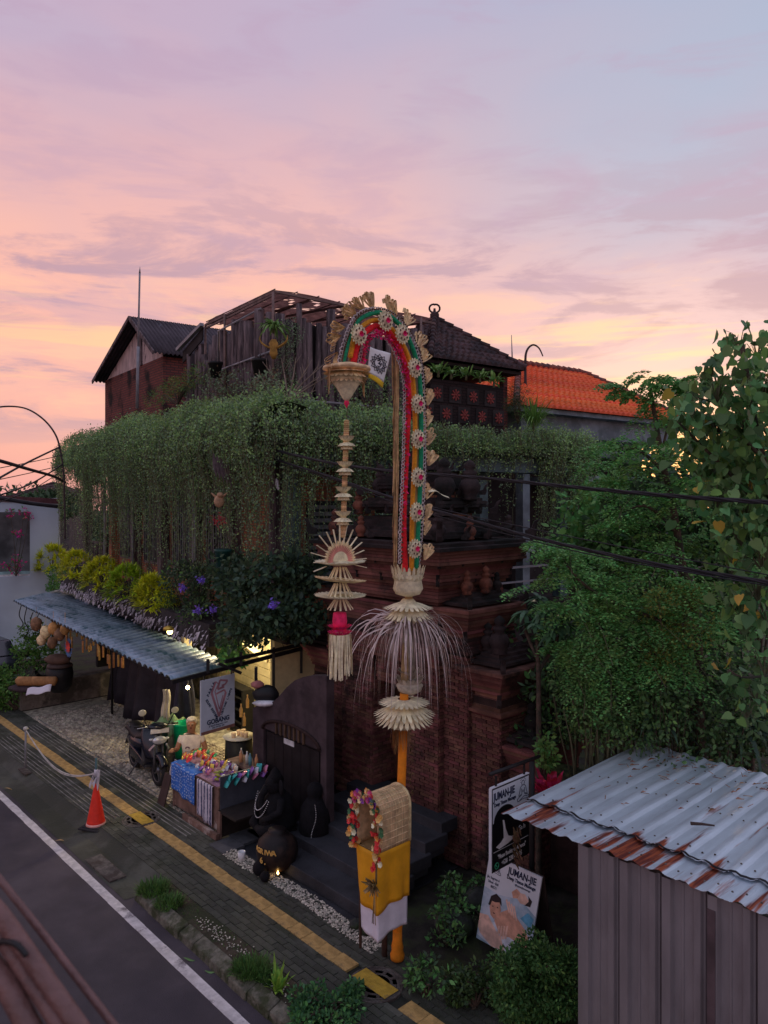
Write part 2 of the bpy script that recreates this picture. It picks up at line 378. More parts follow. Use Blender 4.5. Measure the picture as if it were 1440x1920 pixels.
# pavers
pm = MB().box(-.096,.096,-.046,.046,-.03,0); pme = pm.mesh('paver', [m_pav])
def tl(): return None
cells = []
row = 0; s_ = 5.29
while s_ < 6.49:
    off = (row%2)*.1
    if not (5.70 < s_ < 6.06):
        t = 3.6+off
        while t < 22: cells.append((t, s_)); t += .2
    s_ += .1; row += 1
cells.sort(key=lambda c: c[0])
vis = [c for c in cells if c[0] > 4.9]
near = set(vis[:290]); rest = MB()
for (t, s_) in cells:
    dz = random.uniform(-.004,.004)
    if (t, s_) in near:
        o = bpy.data.objects.new('paver', pme); C.objects.link(o); o.parent = sw; o.location = (-t, s_, dz-.006)
        o.rotation_euler = (random.uniform(-.01,.01), random.uniform(-.006,.006), random.uniform(-.012,.012))
    else: rest.box(-t-.096,-t+.096,s_-.046,s_+.046,-.03,dz-.006)
part('paver', rest, m_pav, sw, kind='stuff')
# border slabs beside the tactile strip
# tactile tiles
tm = MB().box(-.147,.147,-.105,.105,-.03,0)
for i in range(4): tm.box(-.13,.13,-.087+i*.05,-.063+i*.05,0,.004)
tme = tm.mesh('tactile_tile', [m_tac]); tmb = bpy.data.meshes.new_from_object
t = 3.7
near_mh = G(705,1845); mt_ = near_mh.dot(u)
while t < 21.5:
    if abs(t-mt_) > .33 and abs(t-12.55) > .3:
        o = bpy.data.objects.new('tactile_tile', tme); C.objects.link(o); o.parent = sw
        o.location = (-t, 5.89+random.uniform(-.008,.008), random.uniform(-.003,.003)); o.rotation_euler = (0,random.uniform(-.006,.006),random.uniform(-.02,.02))
    t += .3
edge = MB()
t = 3.6
while t < 21.8:
    for sd_ in (5.745, 6.035):
        edge.box(-t-.145,-t+.145,sd_-.036,sd_+.036,-.03,random.uniform(-.006,0))
    t += .3
part('border_strip', edge, m_pav, sw)
def manhole(cx, cs, label):
    rt = thing('manhole_cover', label, 'manhole cover', S(cs, cx, 0), RS)
    b = MB().lathe([(.33,-.03),(.33,.004),(.305,.006),(.30,-.002)], n=36, smooth=False); part('rim', b, m_iron, rt)
    b = MB().lathe([(.295,-.02),(.295,.002),(.0,.002)], n=36, smooth=False)
    for rr in (.09,.17,.25):
        b.lathe([(rr,.002),(rr,.006),(rr+.03,.006),(rr+.03,.002)], n=36, smooth=False)
    for k in range(10):
        a = k*math.pi/5; b.bar((math.cos(a)*.19,math.sin(a)*.19,.006),(math.cos(a)*.245,math.sin(a)*.245,.006),.04,.012)
    part('lid', b, m_iron, rt)
    b = MB()
    b.box(-.29,.27,-.11,.11,.0105,.0125)
    for k in range(4): b.box(-.27,.25,-.095+k*.055,-.065+k*.055,.0125,.016)
    part('yellow_paint', b, M('yellow_paint', (.38,.25,.035), .7, .2, 12, .2, c2=(.2,.13,.05), c2at=(.58,.7)), rt)
manhole(mt_, 5.89, 'round iron manhole cover with yellow bars beside the orange bamboo foot')
manhole(12.55, 5.89, 'round iron manhole cover with yellow bars between the red cone and the stall')
# forecourt: rough cobbles
fc = struct('forecourt', MB().box(-21,-12.3,6.5,11,-.4,-.02), m_cob); fc.rotation_euler = (0,0,RS)
cb = MB(); s_ = 6.55
while s_ < 8.9:
    t = 12.2+random.uniform(0,.1)+max(0, (s_-7.3)*.2)
    while t < 20.2:
        w = random.uniform(.05,.085); d = random.uniform(.03,.045); h = random.uniform(.0,.016)
        cb.add([(-t-w*.9,s_-d,-.03),(-t+w*.9,s_-d,-.03),(-t+w,s_+d,-.03),(-t-w,s_+d,-.03),(-t-w*.6,s_-d*.6,h),(-t+w*.6,s_-d*.7,h),(-t+w*.7,s_+d*.6,h),(-t-w*.6,s_+d*.7,h)],
               [(4,5,6,7),(0,1,5,4),(1,2,6,5),(2,3,7,6),(3,0,4,7)])
        t += w*2+.015
    s_ += .092
part('cobble', cb, m_cob, fc, kind='stuff')
# drain rails along the sidewalk edge
dr = MB()
for s0 in (6.53,6.60): dr.box(-20,-11.2,s0,s0+.012,-.02,.006)
for s0 in (5.30,5.38,5.46,5.56,5.64): dr.box(-19,-12.9,s0,s0+.012,-.02,.004)
for s0 in (6.14,6.22,6.31,6.39): dr.box(-19.5,-11.4,s0,s0+.012,-.02,.004)
struct('drain_edging', dr, M('edging_steel', (.17,.165,.15), .7, .5, 3)).rotation_euler = (0,0,RS)
gs = struct('garden_ground', MB().box(-7.6,4,6.5,25,-.3,-.03), m_soil); gs.rotation_euler = (0,0,RS)
gs = struct('yard_ground', MB().box(-12.25,-7.65,6.5,9.5,-.3,-.04), m_step); gs.rotation_euler = (0,0,RS)
# grey slabs before the stall
for i, (px, py) in enumerate(((425,1585),(462,1568),(495,1560))):
    q = G(px, py); o = part('stone_slab', MB().box(-.22,.22,-.2,.2,-.03,.012), M('slab', (.07,.07,.075), .8, .25, 4, .4), gs); o.location = loc_(gs, q)
# white pebble strip
pb = MB()
for i in range(2300):
    t = random.uniform(6.9,10.45); s_ = 6.28+random.random()*.24-.04*math.sin(t*2); r_ = random.uniform(.010,.021)
    c = (-t, s_, random.uniform(-.02,.012)); q = [V((random.uniform(-.3,.3)*r_,random.uniform(-.3,.3)*r_,0)) for _ in range(6)]
    d = [(r_,0,0),(0,r_,0),(-r_,0,0),(0,-r_,0),(0,0,r_*.8),(0,0,-r_*.8)]
    pb.add([V(c)+V(d[k])+q[k] for k in range(6)], [(0,1,4),(1,2,4),(2,3,4),(3,0,4)], smooth=True)
o = tag(part('pebble', pb, m_peb, None, kind='stuff'), 'strip of loose white pebbles between the sidewalk and the dark stone steps', 'pebbles'); o.rotation_euler = (0,0,RS)
pb = MB()
for i in range(260):
    k = random.choice((6.6,7.2,7.9,8.4,8.8)); t = k+random.gauss(0,.16); s_ = 5.08+random.gauss(0,.07); r_ = random.uniform(.008,.014)
    c = (-t, s_, .0); d = [(r_,0,0),(0,r_,0),(-r_,0,0),(0,-r_,0),(0,0,r_*.8)]
    pb.add([V(c)+V(d[j]) for j in range(5)], [(0,1,4),(1,2,4),(2,3,4),(3,0,4)], smooth=True)
o = tag(part('gravel', pb, m_peb, None, kind='stuff'), 'scattered white gravel on the bare verge between the grass tufts', 'gravel'); o.rotation_euler = (0,0,RS)
# steps up to the gate
st = thing('stone_stairs', 'dark volcanic stone steps rising from the pebbles to the temple gate', 'stairs', S(6.55,8.75,0), RS)
for i in range(5):
    y0 = .12+i*.42
    w = 1.35-.06*i
    part('step', MB().box(-w,w,y0,y0+(.5 if i < 4 else .6),(i)*.15-.04,(i+1)*.15), m_step, st, bevel=.012)
    if i < 4: part('riser', MB().box(-w+.02,w-.02,y0+.02,y0+.44,-.04 if i == 0 else (i-1)*.15+.02, i*.15-.041+.04 if i else -.03), m_step, st)
# litter
lm = M('dry_leaf', (.30,.20,.10), .8, .4, 6, 0, island=.3)
for i, (px, py, lb) in enumerate(((112,1578,'curled dry leaf on the apron left of the red cone base'),(16,1480,'dry leaf lying near the white road line at the far left'),(355,1800,'green fallen leaf in the gutter by the kerb'),(395,1822,'pale leaf on the road below the kerb'))):
    q = G(px, py, ZR+.01); b = MB()
    b.grid(lambda a, c: (q.x+(a-.5)*.14, q.y+(c-.5)*.05*(1-abs(a-.5)*1.6), q.z+.02*math.sin(a*3+i)+.012), 5, 2)
    single('fallen_leaf', b, lm if i < 2 else M('green_leaf_litter', (.12,.22,.08)), lb, 'leaf', solid=.002)
# ================================================================ MAIN HOUSE (vine-hung brick house)
m_brick = brickmat('house_brick', (.46,.16,.08), (.36,.12,.07), (.22,.14,.10))
m_brick2 = brickmat('red_brick', (.24,.075,.06), (.17,.055,.05), (.08,.05,.05), .24, .075, .012, dat=(.48,.66))
m_teal = M('teal_concrete', (.085,.13,.14), .75, .3, 2, .4, c2=(.04,.06,.065))
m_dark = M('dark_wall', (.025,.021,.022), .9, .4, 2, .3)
m_wood = M('weathered_wood', (.13,.10,.105), .9, .45, 2.5, .9, c2=(.045,.034,.038), stretch=(6,6,.8), bscale=14)
m_pipe = M('grey_pipe', (.20,.20,.22), .5, .2, 4)
m_black = M('black_steel', (.012,.012,.013), .5, .2, 4)
m_yel = M('cream_paint', (.50,.43,.24), .8, .15, 3, .2, c2=(.30,.25,.14), c2at=(.6,.8))
house = thing('brick_house', 'two storey brick house whose upper slab is hidden under hanging green vines', 'house', Bl(0,0,0), RB)
# ledge slab and floor slab
b = MB().box(-14.3,-.05,.35,1.2,6.35,6.95).box(-.75,-.05,1.2,9.3,6.25,6.95); part('ledge', b, m_teal, house)
b = MB().box(-14.0,-.7,1.2,7.9,6.5,6.9); part('roof_slab', b, m_teal, house)
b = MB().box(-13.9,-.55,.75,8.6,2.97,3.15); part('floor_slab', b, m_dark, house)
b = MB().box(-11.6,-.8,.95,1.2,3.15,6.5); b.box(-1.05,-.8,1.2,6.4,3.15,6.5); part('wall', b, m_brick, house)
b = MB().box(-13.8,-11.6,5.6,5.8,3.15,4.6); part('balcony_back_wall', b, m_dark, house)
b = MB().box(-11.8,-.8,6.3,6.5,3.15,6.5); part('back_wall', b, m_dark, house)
for x in (-11.5,-9.4,-7.2,-5.0,-2.9,-.95):
    part('pillar', MB().box(x-.14,x+.14,.72,.94,3.15,6.35), m_wood if x > -11 else m_brick, house)
part('corner_post', MB().box(-14.2,-13.95,.6,.85,3.15,6.35), m_wood, house)
for x in (-11.9,-11.8,-9.15,-4.75,-4.65): part('pipe', MB().tube([(x,.66,3.2),(x,.66,6.3)], .035, 8), m_pipe, house)
part('railing', MB().box(-13.9,-11.8,.7,.76,4.15,4.22).box(-13.9,-11.8,.7,.76,3.3,3.34), m_wood, house)
for i in range(16): part('baluster', MB().box(-13.8+i*.13,-13.77+i*.13,.71,.75,3.34,4.15), m_wood, house)
# windows with vertical bars behind the vines
m_glass = M('dark_glass', (.03,.035,.04), .15, .1, 2, spec=.6)
for x in (-10.45,-8.3,-6.1,-3.95):
    w = part('window', MB().box(-.62+x,.62+x,.935,.97,3.9,5.9), m_glass, house)
    f = MB()
    for xx in (-.62,-.2,.2,.62): f.box(x+xx-.035,x+xx+.035,.90,.935,3.85,5.95)
    f.box(x-.65,x+.65,.90,.934,3.82,3.9).box(x-.65,x+.65,.90,.934,5.9,5.98); part('window_frame', f, m_wood, w)
    f = MB()
    for k in range(9): f.tube([(x-.55+k*.137,.88,3.9),(x-.55+k*.137,.88,5.9)], .012, 6)
    part('window_bars', f, m_pipe, w)
# right facade: columns, windows
for y in (.9,3.1,5.9,8.7): part('column', MB().box(-.62,-.36,y-.13,y+.13,3.15,6.25), m_teal, house)
for y0, y1 in ((1.4,2.6),(3.9,5.2)):
    w = part('window', MB().box(-.79,-.76,y0,y1,3.9,5.6), m_glass, house)
    f = MB()
    for k in range(12): f.box(-.76,-.735,y0+.03,y1-.03,3.95+k*.135,4.03+k*.135)
    part('shutter', f, M('shutter', (.16,.17,.18), .7), w)
part('side_sill', MB().box(-.8,-.3,5.9,9.2,4.35,4.5), M('pale_sill', (.30,.36,.38), .7), house)
part('side_railing', MB().box(-.5,-.44,6.1,8.6,3.95,4.0).box(-.5,-.44,6.1,8.6,3.6,3.64), m_pipe, house)
# planter trough at floor level with scruffy white flaking edge
b = MB().box(-14.4,-2.2,-.05,.72,2.62,3.08); part('planter_trough', b, M('trough', (.035,.03,.032), .95, .4, 2, .6), house)
fl = MB()
for i in range(520):
    x = -14.4+random.random()*12.2; z = random.gauss(2.74+.07*math.sin(x*2.3),.11); s_ = random.uniform(.02,.06)+.09*random.random()**3
    a = random.uniform(-.6,.6)
    fl.add([(x,-.07-random.random()*.06,z),(x+s_*math.cos(a),-.08,z+s_*.3),(x+s_*.5,-.13,z-s_*1.1)], [(0,1,2)])
part('flaking_fringe', fl, M('flaking_white', (.30,.28,.31), .9, .3, 20, island=.5), house, kind='stuff')
# rooftop parapet low wall with lattice left of the timber screen
b = MB().box(-7.4,-3.9,1.0,1.15,6.9,7.75); part('roof_parapet', b, m_brick2, house)
# ground floor
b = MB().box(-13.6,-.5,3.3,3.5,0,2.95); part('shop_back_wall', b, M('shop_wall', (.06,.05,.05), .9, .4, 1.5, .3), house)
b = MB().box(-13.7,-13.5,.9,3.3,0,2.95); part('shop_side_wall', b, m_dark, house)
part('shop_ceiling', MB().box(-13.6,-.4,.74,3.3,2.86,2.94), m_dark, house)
# lit porch with lime-washed boards
for k in range(14): part('wall_board', MB().box(-6.5,-1.2,2.10+(k%2)*.012,2.16,.25+k*.19,.425+k*.19), m_yel, house)
part('porch_side_wall', MB().box(-9.0,-6.5,2.05,2.15,0,2.4), M('mottled_wall', (.12,.10,.065), .9, .6, 5, .4, c2=(.03,.04,.03)), house)
part('porch_post', MB().box(-3.95,-3.78,.05,.22,0,2.62), m_yel, house)
part('porch_end_wall', MB().box(-1.15,-1.0,.8,2.1,0,2.9), m_yel, house); part('porch_post', MB().box(-2.3,-2.15,1.4,1.55,0,2.9), m_wood, house)
part('sloping_board', MB().bar((-5.4,1.3,2.8),(-2.6,1.5,2.1),.06,.16), m_yel, house)
# ---------------------------------------------------------------- awning
aw = thing('metal_awning', 'long blue corrugated awning sloping over the forecourt below the planter', 'awning', Bl(0,0,0), RB)
f0 = loc_(aw, P(320,1272,13.1)); f1 = loc_(aw, P(25,1126,22.5)); ZF0 = f0.z; ZF1 = f1.z
bk0 = loc_(aw, PA(432,1245,.0)); bk1 = loc_(aw, PA(110,1106,.0))
m_awn = M('awning_sheet', (.215,.285,.35), .5, .25, 1.6, .3, c2=(.05,.12,.15), c2at=(.50,.64), metal=.25, stretch=(1,3,1), bscale=20)
def awp(a, c):
    p = f1.lerp(f0, a); q = bk1.lerp(bk0, a); return p.lerp(q, c)
n_pan = 9
for k in range(n_pan):
    b = MB(); nn = 112
    b.grid(lambda a, c: awp((k+a*1.015)/n_pan if k < n_pan-1 else (k+a)/n_pan, c)+V((0,-.02*(k%2),.034*(abs(math.sin(a*math.pi*5))**.6*2-1)+.004*(k%2))), nn, 3)
    part('sheet', b, m_awn, aw, solid=.004)
b = MB()
for c in (.04,.5,.95): b.tube([awp(a/10, c)-V((0,0,.045)) for a in range(11)], .022, 6)
part('purlin', b, m_black, aw)
for a in (.03,.33,.66,.97):
    p = awp(a,.05); part('rafter', MB().bar(p-V((0,0,.07)), awp(a,.99)-V((0,0,.07)), .04,.05), m_black, aw)
for a in (.02,.5): 
    p = awp(a,.80); part('post', MB().tube([(p.x,p.y,0),(p.x,p.y,p.z-.05)], .03, 8), m_black, aw)
# black frame that carries the sign
fr = MB(); BM0 = P(322,1279,12.85); BM1 = P(566,1216,14.9)
fr = thing('steel_frame', 'black steel beams with uprights between awning and leafy corner', 'frame', G(330,1500), 0, world=True)
part('beam', MB().bar(BM0, BM1, .05,.07), m_black, fr)
U0 = P(452,1234,13.6); U1 = P(566,1208,14.6)
part('beam', MB().bar(U0+V((-.25,-.2,-.02)), U1, .05,.06), m_black, fr)
for px, y0, y1, D in ((390,1236,1262,13.3),(452,1222,1247,13.7),(513,1214,1290,14.2),(480,1250,1276,13.9)):
    part('upright', MB().bar(P(px,y0,D), P(px,y1,D), .05), m_black, fr)
part('brace', MB().bar(P(410,1244,13.4), P(452,1262,13.6), .05), m_black, fr)
part('strut', MB().bar(P(565,1205,14.9), P(565,1262,14.9), .05), m_black, fr)
# lamp tube lighting the stall
lp = Bl(-3.4,1.15,2.74)
lt = thing('tube_lamp', 'warm white lamp tube glowing under the porch ceiling behind the sign', 'lamp', lp, RB)
part('tube', MB().tube([(-.55,0,0),(.55,0,0)], .02, 8), M('lamp_glow', (1,.9,.7), emit=((1,.86,.58), 14)), lt)
part('fixture', MB().box(-.6,.6,-.04,.04,.03,.09), M('fixture_white', (.6,.6,.55)), lt)
def lamp(name, loc, e, c, r=.1):
    d = bpy.data.lights.new(name, 'POINT'); d.energy = e; d.color = c; d.shadow_soft_size = r
    o = bpy.data.objects.new(name, d); C.objects.link(o); o.location = loc; return o
lamp('tube_lamp_light', lp-V((0,0,.12)), 190, (1,.80,.48), .25)
lamp('added_stall_light', P(352,1296,13.5), 15, (1,.74,.42), .06)  # added source to light the woman from the front; no bulb is seen here
sb = thing('added_bulb', 'added warm bulb under the awning end that lights the seated woman', 'lamp', P(352,1289,13.55))
part('bulb', MB().sphere((0,0,0), .035), M('bulb_glow', (1,.8,.5), emit=((1,.75,.4), 18)), sb)
part('cord', MB().tube([(0,0,.03),(0,0,.12)], .006, 5), m_black, sb)
# little lit lantern on top of the awning
q = awp(.93,.86); qw = Bl(q.x,q.y,q.z)
q = P(316,1181,14.2)
ln = thing('small_lantern', 'small yellow lit lamp fixed above the awning under the planter edge', 'lamp', q)
part('shade', MB().lathe([(.02,.08),(.09,.05),(.11,0)], n=12), M('brass', (.4,.28,.05), .4, metal=.6), ln)
part('glowing_globe', MB().sphere((.03,-.02,-.03), .055), M('lantern_glow', (1,.7,.2), emit=((1,.72,.22), 9)), ln)
part('bracket', MB().tube([(0,0,.05),(.05,.3,.15)], .012, 6), m_black, ln)
# ---------------------------------------------------------------- gabled roof room at the far left
gh = thing('gabled_room', 'brick rooftop room with a rusty corrugated gable roof at the far left', 'house', Bl(0,0,0), RB)
gL = loc_(gh, PA(197,712,1.5)); gR = loc_(gh, PA(306,676,1.5)); 
m_cor = M('dark_corrugated', (.050,.040,.048), .7, .3, 2, .3, c2=(.10,.12,.15), c2at=(.6,.7), metal=.3)
b = MB().box(gL.x, gR.x, 1.5, 4.2, 6.9, 9.75); part('brick_wall', b, m_brick2, gh)
xm = loc_(gh, PA(265,597,1.5)).x; zp = loc_(gh, PA(265,597,1.5)).z; ze = 9.78
m_ply = M('peeling_board', (.40,.30,.29), .85, .25, 1.6, .3, c2=(.06,.04,.045), c2at=(.53,.58), stretch=(3,3,1))
part('gable_board', MB().prism([(gL.x+.25,1.5,9.75),(xm-.1,1.5,9.75),(xm-.1,1.5,zp-.22)], (0,.03,0)), m_ply, gh)
part('gable_board', MB().prism([(xm+.1,1.5,9.75),(gR.x-.05,1.5,9.75),(gR.x-.05,1.5,9.95),(xm+.1,1.5,zp-.25)], (0,.03,0)), m_ply, gh)
part('king_post', MB().box(xm-.09,xm+.09,1.46,1.54,9.75,zp-.1), m_wood, gh)
def roofslope(name, p0, p1, q0, q1, mat, n=26, amp=.03):
    b = MB(); p0, p1, q0, q1 = map(V, (p0,p1,q0,q1)); nrm = (p1-p0).cross(q0-p0).normalized()
    b.grid(lambda a, c: p0.lerp(p1,a).lerp(q0.lerp(q1,a), c)+nrm*amp*math.sin(a*n*math.pi*2), n*6, 2); return part(name, b, mat, gh, solid=.01)
roofslope('roof_sheet', (xm,1.15,zp), (xm,4.5,zp), (gL.x-.15,1.15,ze-.08), (gL.x-.15,4.5,ze-.08), m_cor)
roofslope('roof_sheet', (xm,1.15,zp), (xm,4.5,zp), (gR.x+.25,1.15,ze+.0), (gR.x+.25,4.5,ze+.0), m_cor)
part('barge_board', MB().bar((xm,1.12,zp-.03),(gL.x-.2,1.12,ze-.1),.04,.12), m_wood, gh)
part('barge_board', MB().bar((xm,1.12,zp-.03),(gR.x+.25,1.12,ze),.04,.12), m_wood, gh)
# ---------------------------------------------------------------- timber screen + pergola
ts = thing('timber_screen', 'wall of weathered upright logs on the roof terrace behind the vines', 'wall', Bl(0,0,0), RB)
def log(x, y, z0, z1, r_, lean=0.0):
    b = MB(); n = 7; pts = []; rs = []
    for i in range(n):
        a = i/(n-1); pts.append((x+lean*a+random.uniform(-.02,.02), y+random.uniform(-.015,.015), z0+(z1-z0)*a)); rs.append(r_*(1-.15*a)*random.uniform(.85,1.15))
    return b.tube(pts, rs, 9, smooth=True)
x = -6.45
while x < -2.0:
    r_ = random.uniform(.06,.14); top = 9.35+random.uniform(-.3,.25) if x < -5.2 else 9.62+random.uniform(-.22,.25)
    part('log', log(x, 1.32+random.uniform(-.04,.04), 6.95, top, r_), m_wood, ts); x += r_*1.85
y = 1.45
while y < 5.4:
    r_ = random.uniform(.06,.14); part('log', log(-2.0+random.uniform(-.04,.04), y, 6.95, 9.68+random.uniform(-.30,.2), r_), m_wood, ts); y += r_*1.85
part('backing', MB().box(-6.5,-2.15,1.5,1.54,6.95,9.15).box(-2.2,-2.16,1.54,5.5,6.95,9.5), m_dark, ts)
pg = thing('pergola', 'thin metal pergola frame with a ragged net roof above the log screen', 'pergola', Bl(0,0,0), RB)
m_rust = M('rusty_pipe', (.15,.10,.09), .8, .3, 5)
cn = V((-1.9,1.3,10.02)); lf = V((-5.55,1.3,9.98)); rt_ = V((-1.9,5.7,9.95))
for a, c in ((cn,lf),(cn,rt_)): part('top_rail', MB().bar(a, c, .05), m_rust, pg)
part('low_rail', MB().tube([(-1.95,1.22,8.75),(-4.6,1.22,8.7)], .025, 6), m_pipe, pg)
part('low_rail', MB().tube([(-4.6,1.22,8.7),(-4.6,1.22,9.65),(-2.4,1.22,9.75)], .025, 6), m_pipe, pg)
part('low_rail', MB().tube([(-1.75,1.3,7.75),(-1.75,5.6,7.75)], .03, 6), m_pipe, pg)
for p in ((-1.9,1.25),(-4.3,1.25),(-5.55,1.3),(-1.8,3.2),(-1.8,5.2)):
    part('post', MB().tube([(p[0],p[1],7.3),(p[0],p[1],10.0)], .028, 6), m_rust, pg)
for k in range(6):
    yy = 1.3+k*.86; part('rafter', MB().bar((-1.9,yy,9.97),(-5.5,yy+.0,9.9+.45*min(1,k/2)),.035,.05), m_rust, pg)
m_net = M('net_roof', (.20,.10,.085), .95, .4, 6, .4, trans=.5)
b = MB(); 
def netp(a, c):
    return V((-1.9-3.6*a, 1.3+4.35*c, 10.05+.28*math.sin(a*3.1)*math.sin(c*3.0)+.03*math.sin(a*17+c*9)))
nn = 44
for i in range(nn):
    for j in range(nn):
        if random.random() < .955:
            b.quad(netp(i/nn,j/nn), netp((i+1)/nn,j/nn), netp((i+1)/nn,(j+1)/nn), netp(i/nn,(j+1)/nn))
part('net', b, m_net, pg)
for k in range(8): part('netting_batten', MB().bar(netp(0,k/8)+V((0,0,.02)), netp(1,k/8)+V((0,0,.03)), .02), m_rust, pg)
# slanted eave beam between gable room and screen
part('slanted_beam', MB().bar((-6.9,1.1,9.55),(-5.4,1.15,9.95),.10,.08), m_pipe, pg)
part('dark_valance', MB().prism([(-6.8,1.2,9.5),(-5.5,1.2,9.9),(-5.5,1.2,9.6),(-6.8,1.2,9.2)], (0,.03,0)), m_dark, pg)
# ---------------------------------------------------------------- tiled pavilion (pyramid roof)
pv = thing('roof_pavilion', 'square rooftop pavilion with dark clay tile pyramid roof and crown finial', 'pavilion', V((1,17.5,0)), RB, world=False)
m_dtile = M('dark_tile', (.060,.034,.034), .8, .3, 5, .5, c2=(.025,.018,.02), island=.25)
def hiproof(root, cx, cy, hx, hy, z0, z1, ridge, mat, nrow, name='roof', pitch_w=.2, cap=None, capr=.07, bot=None):
    """hip roof in local axes: half sizes hx, hy; ridge half-length along y"""
    for (sx_, sy_, ax_) in ((1,0,'x'),(-1,0,'x'),(0,1,'y'),(0,-1,'y')):
        b = MB()
        for k in range(nrow):
            a0 = k/nrow; a1 = (k+1)/nrow
            def edge(a, side):
                if ax_ == 'x':
                    xx = cx+sx_*hx*(1-a); yy = cy+side*(hy*(1-a)+ridge*a); return V((xx,yy,z0+(z1-z0)*a))
                yy = cy+sy_*(hy*(1-a)+ridge*a); xx = cx+side*hx*(1-a); return V((xx,yy,z0+(z1-z0)*a))
            p0, p1 = edge(a0,-1), edge(a0,1); q0, q1 = edge(min(1,a1+.15/nrow),-1), edge(min(1,a1+.15/nrow),1)
            out = V((sx_,sy_,0)); n_t = max(2, int((p1-p0).length/pitch_w)); seg = n_t*4
            rows = []
            for lvl, (e0, e1, lift) in enumerate(((p0,p1,-.02),(p0,p1,.055),(q0,q1,.0))):
                for i in range(seg+1):
                    f = i/seg; w = math.sin(f*n_t*2*math.pi)
                    rows.append(e0.lerp(e1, f)+V((0,0,lift+(.028*w if lvl else 0)))+out*(.012*w if lvl == 1 else 0))
            n1 = seg+1
            b.add(rows, [(l*n1+i, l*n1+i+1, (l+1)*n1+i+1, (l+1)*n1+i) for l in range(2) for i in range(seg)], 0, False)
        part('roof_tiles', b, mat, root, kind='stuff')
    ca = []
    for sx_ in (-1,1):
        for sy_ in (-1,1): ca.append((V((cx+sx_*hx,cy+sy_*hy,z0)), V((cx,cy+sy_*ridge,z1))))
    if ridge > .05: ca.append((V((cx,cy-ridge,z1)), V((cx,cy+ridge,z1))))
    for p, q in ca:
        b = MB(); n_ = max(3, int((q-p).length/.26)); 
        for k in range(n_):
            a_, c_ = p.lerp(q, k/n_), p.lerp(q, (k+1.12)/n_); b.tube([a_+V((0,0,.05)), c_+V((0,0,.03))], [capr*1.15,capr*.85], 8)
        part('ridge_tiles', b, cap or mat, root)
hiproof(pv, 1.45, 1.55, 1.85, 1.85, 0, 0, 0, m_dtile, 1) if False else None
pc = loc_(pv, P(800,668,17.5)); ez = pc.z
hiproof(pv, pc.x-1.65, pc.y+1.65, 1.75, 1.62, ez, ez+1.42, 0, m_dtile, 11, pitch_w=.19, capr=.075)
pcx, pcy = pc.x-1.65, pc.y+1.65
fz_ = ez+1.36
part('finial_base', MB().lathe([(.10,-.1),(.13,0),(.08,.06),(.12,.12),(.12,.2),(.05,.24)], (pcx,pcy,fz_), n=8, smooth=False), m_dtile, pv)
b = MB()
for sgn in (-1,1):
    pts = [V((pcx+.6*sgn*(.03+.11*math.sin(a)), pcy+.8*sgn*(.03+.11*math.sin(a)), fz_+.34-.11*math.cos(a))) for a in np.linspace(0.1,3.6,9)]
    b.tube(pts, .026, 7)
b.tube([(pcx,pcy,fz_+.18),(pcx,pcy,fz_+.34)], [.05,.03], 7); part('crown_finial', b, m_dtile, pv)
wx0, wx1, wy0, wy1 = pcx-1.3, pcx+1.3, pcy-1.4, pcy+1.4
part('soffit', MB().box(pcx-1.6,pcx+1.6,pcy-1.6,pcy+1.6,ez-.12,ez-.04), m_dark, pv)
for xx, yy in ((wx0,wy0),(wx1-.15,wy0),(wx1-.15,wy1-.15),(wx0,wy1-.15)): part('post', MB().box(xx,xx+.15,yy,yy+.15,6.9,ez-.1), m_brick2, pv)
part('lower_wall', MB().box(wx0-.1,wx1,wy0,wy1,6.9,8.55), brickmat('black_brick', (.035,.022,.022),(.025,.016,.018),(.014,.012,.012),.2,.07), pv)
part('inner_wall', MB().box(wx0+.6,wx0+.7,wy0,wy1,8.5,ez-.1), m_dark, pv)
m_orn = M('red_ornament', (.20,.045,.04), .8, .2, 8)
for r_ in range(3):
    for c_ in range(4+(r_ == 1)):
        yy = wy0+.35+c_*.6-(.3 if r_ == 1 else 0); zz = 8.2-r_*.48; X0 = wx1
        fr_ = MB().box(X0,X0+.02,yy-.2,yy+.2,zz-.2,zz+.2); pan = part('ornament_panel', fr_, m_dark, pv)
        b = MB()
        for k in range(8):
            a = k*math.pi/4; b.bar((X0+.03,yy+math.cos(a)*.05,zz+math.sin(a)*.05),(X0+.03,yy+math.cos(a)*.14,zz+math.sin(a)*.14),.03,.04)
        b.sphere((X0+.02,yy,zz), .045, 8, 6); part('sun_relief', b, m_orn, pan)
# ---------------------------------------------------------------- orange-roofed house
oh = thing('orange_roof_house', 'house with bright orange clay tile roof and grey concrete eaves at the right', 'house', V((3.88,20.5,0)), RB)
m_ot = M('orange_tile', (.62,.115,.035), .75, .16, 4, .3, c2=(.40,.09,.04), c2at=(.58,.75), island=.12)
oz = 8.2
hiproof(oh, -2.4, 3.9, 2.45, 4.3, oz, 9.92, 1.6, m_ot, 17, pitch_w=.24, capr=.09, cap=M('ridge_orange', (.22,.08,.06), .8, .3, 6, c2=(.09,.06,.06)))
m_gc = M('eave_concrete', (.16,.20,.23), .8, .25, 2, .4, c2=(.09,.12,.13))
part('eave', MB().box(-4.75,-.05,-.3,8.1,oz-.16,oz-.03), m_gc, oh)
part('fascia', MB().box(-4.6,-.35,.2,7.9,oz-.78,oz-.16), m_gc, oh)
part('lower_slab', MB().box(-4.6,.5,2.0,10.5,6.1,6.28), m_gc, oh)
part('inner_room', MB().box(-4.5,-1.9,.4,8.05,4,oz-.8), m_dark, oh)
for yy in (.5,3.1,7.5): part('column', MB().box(-.7,-.42,yy-.14,yy+.14,3,oz-.78), m_gc, oh)
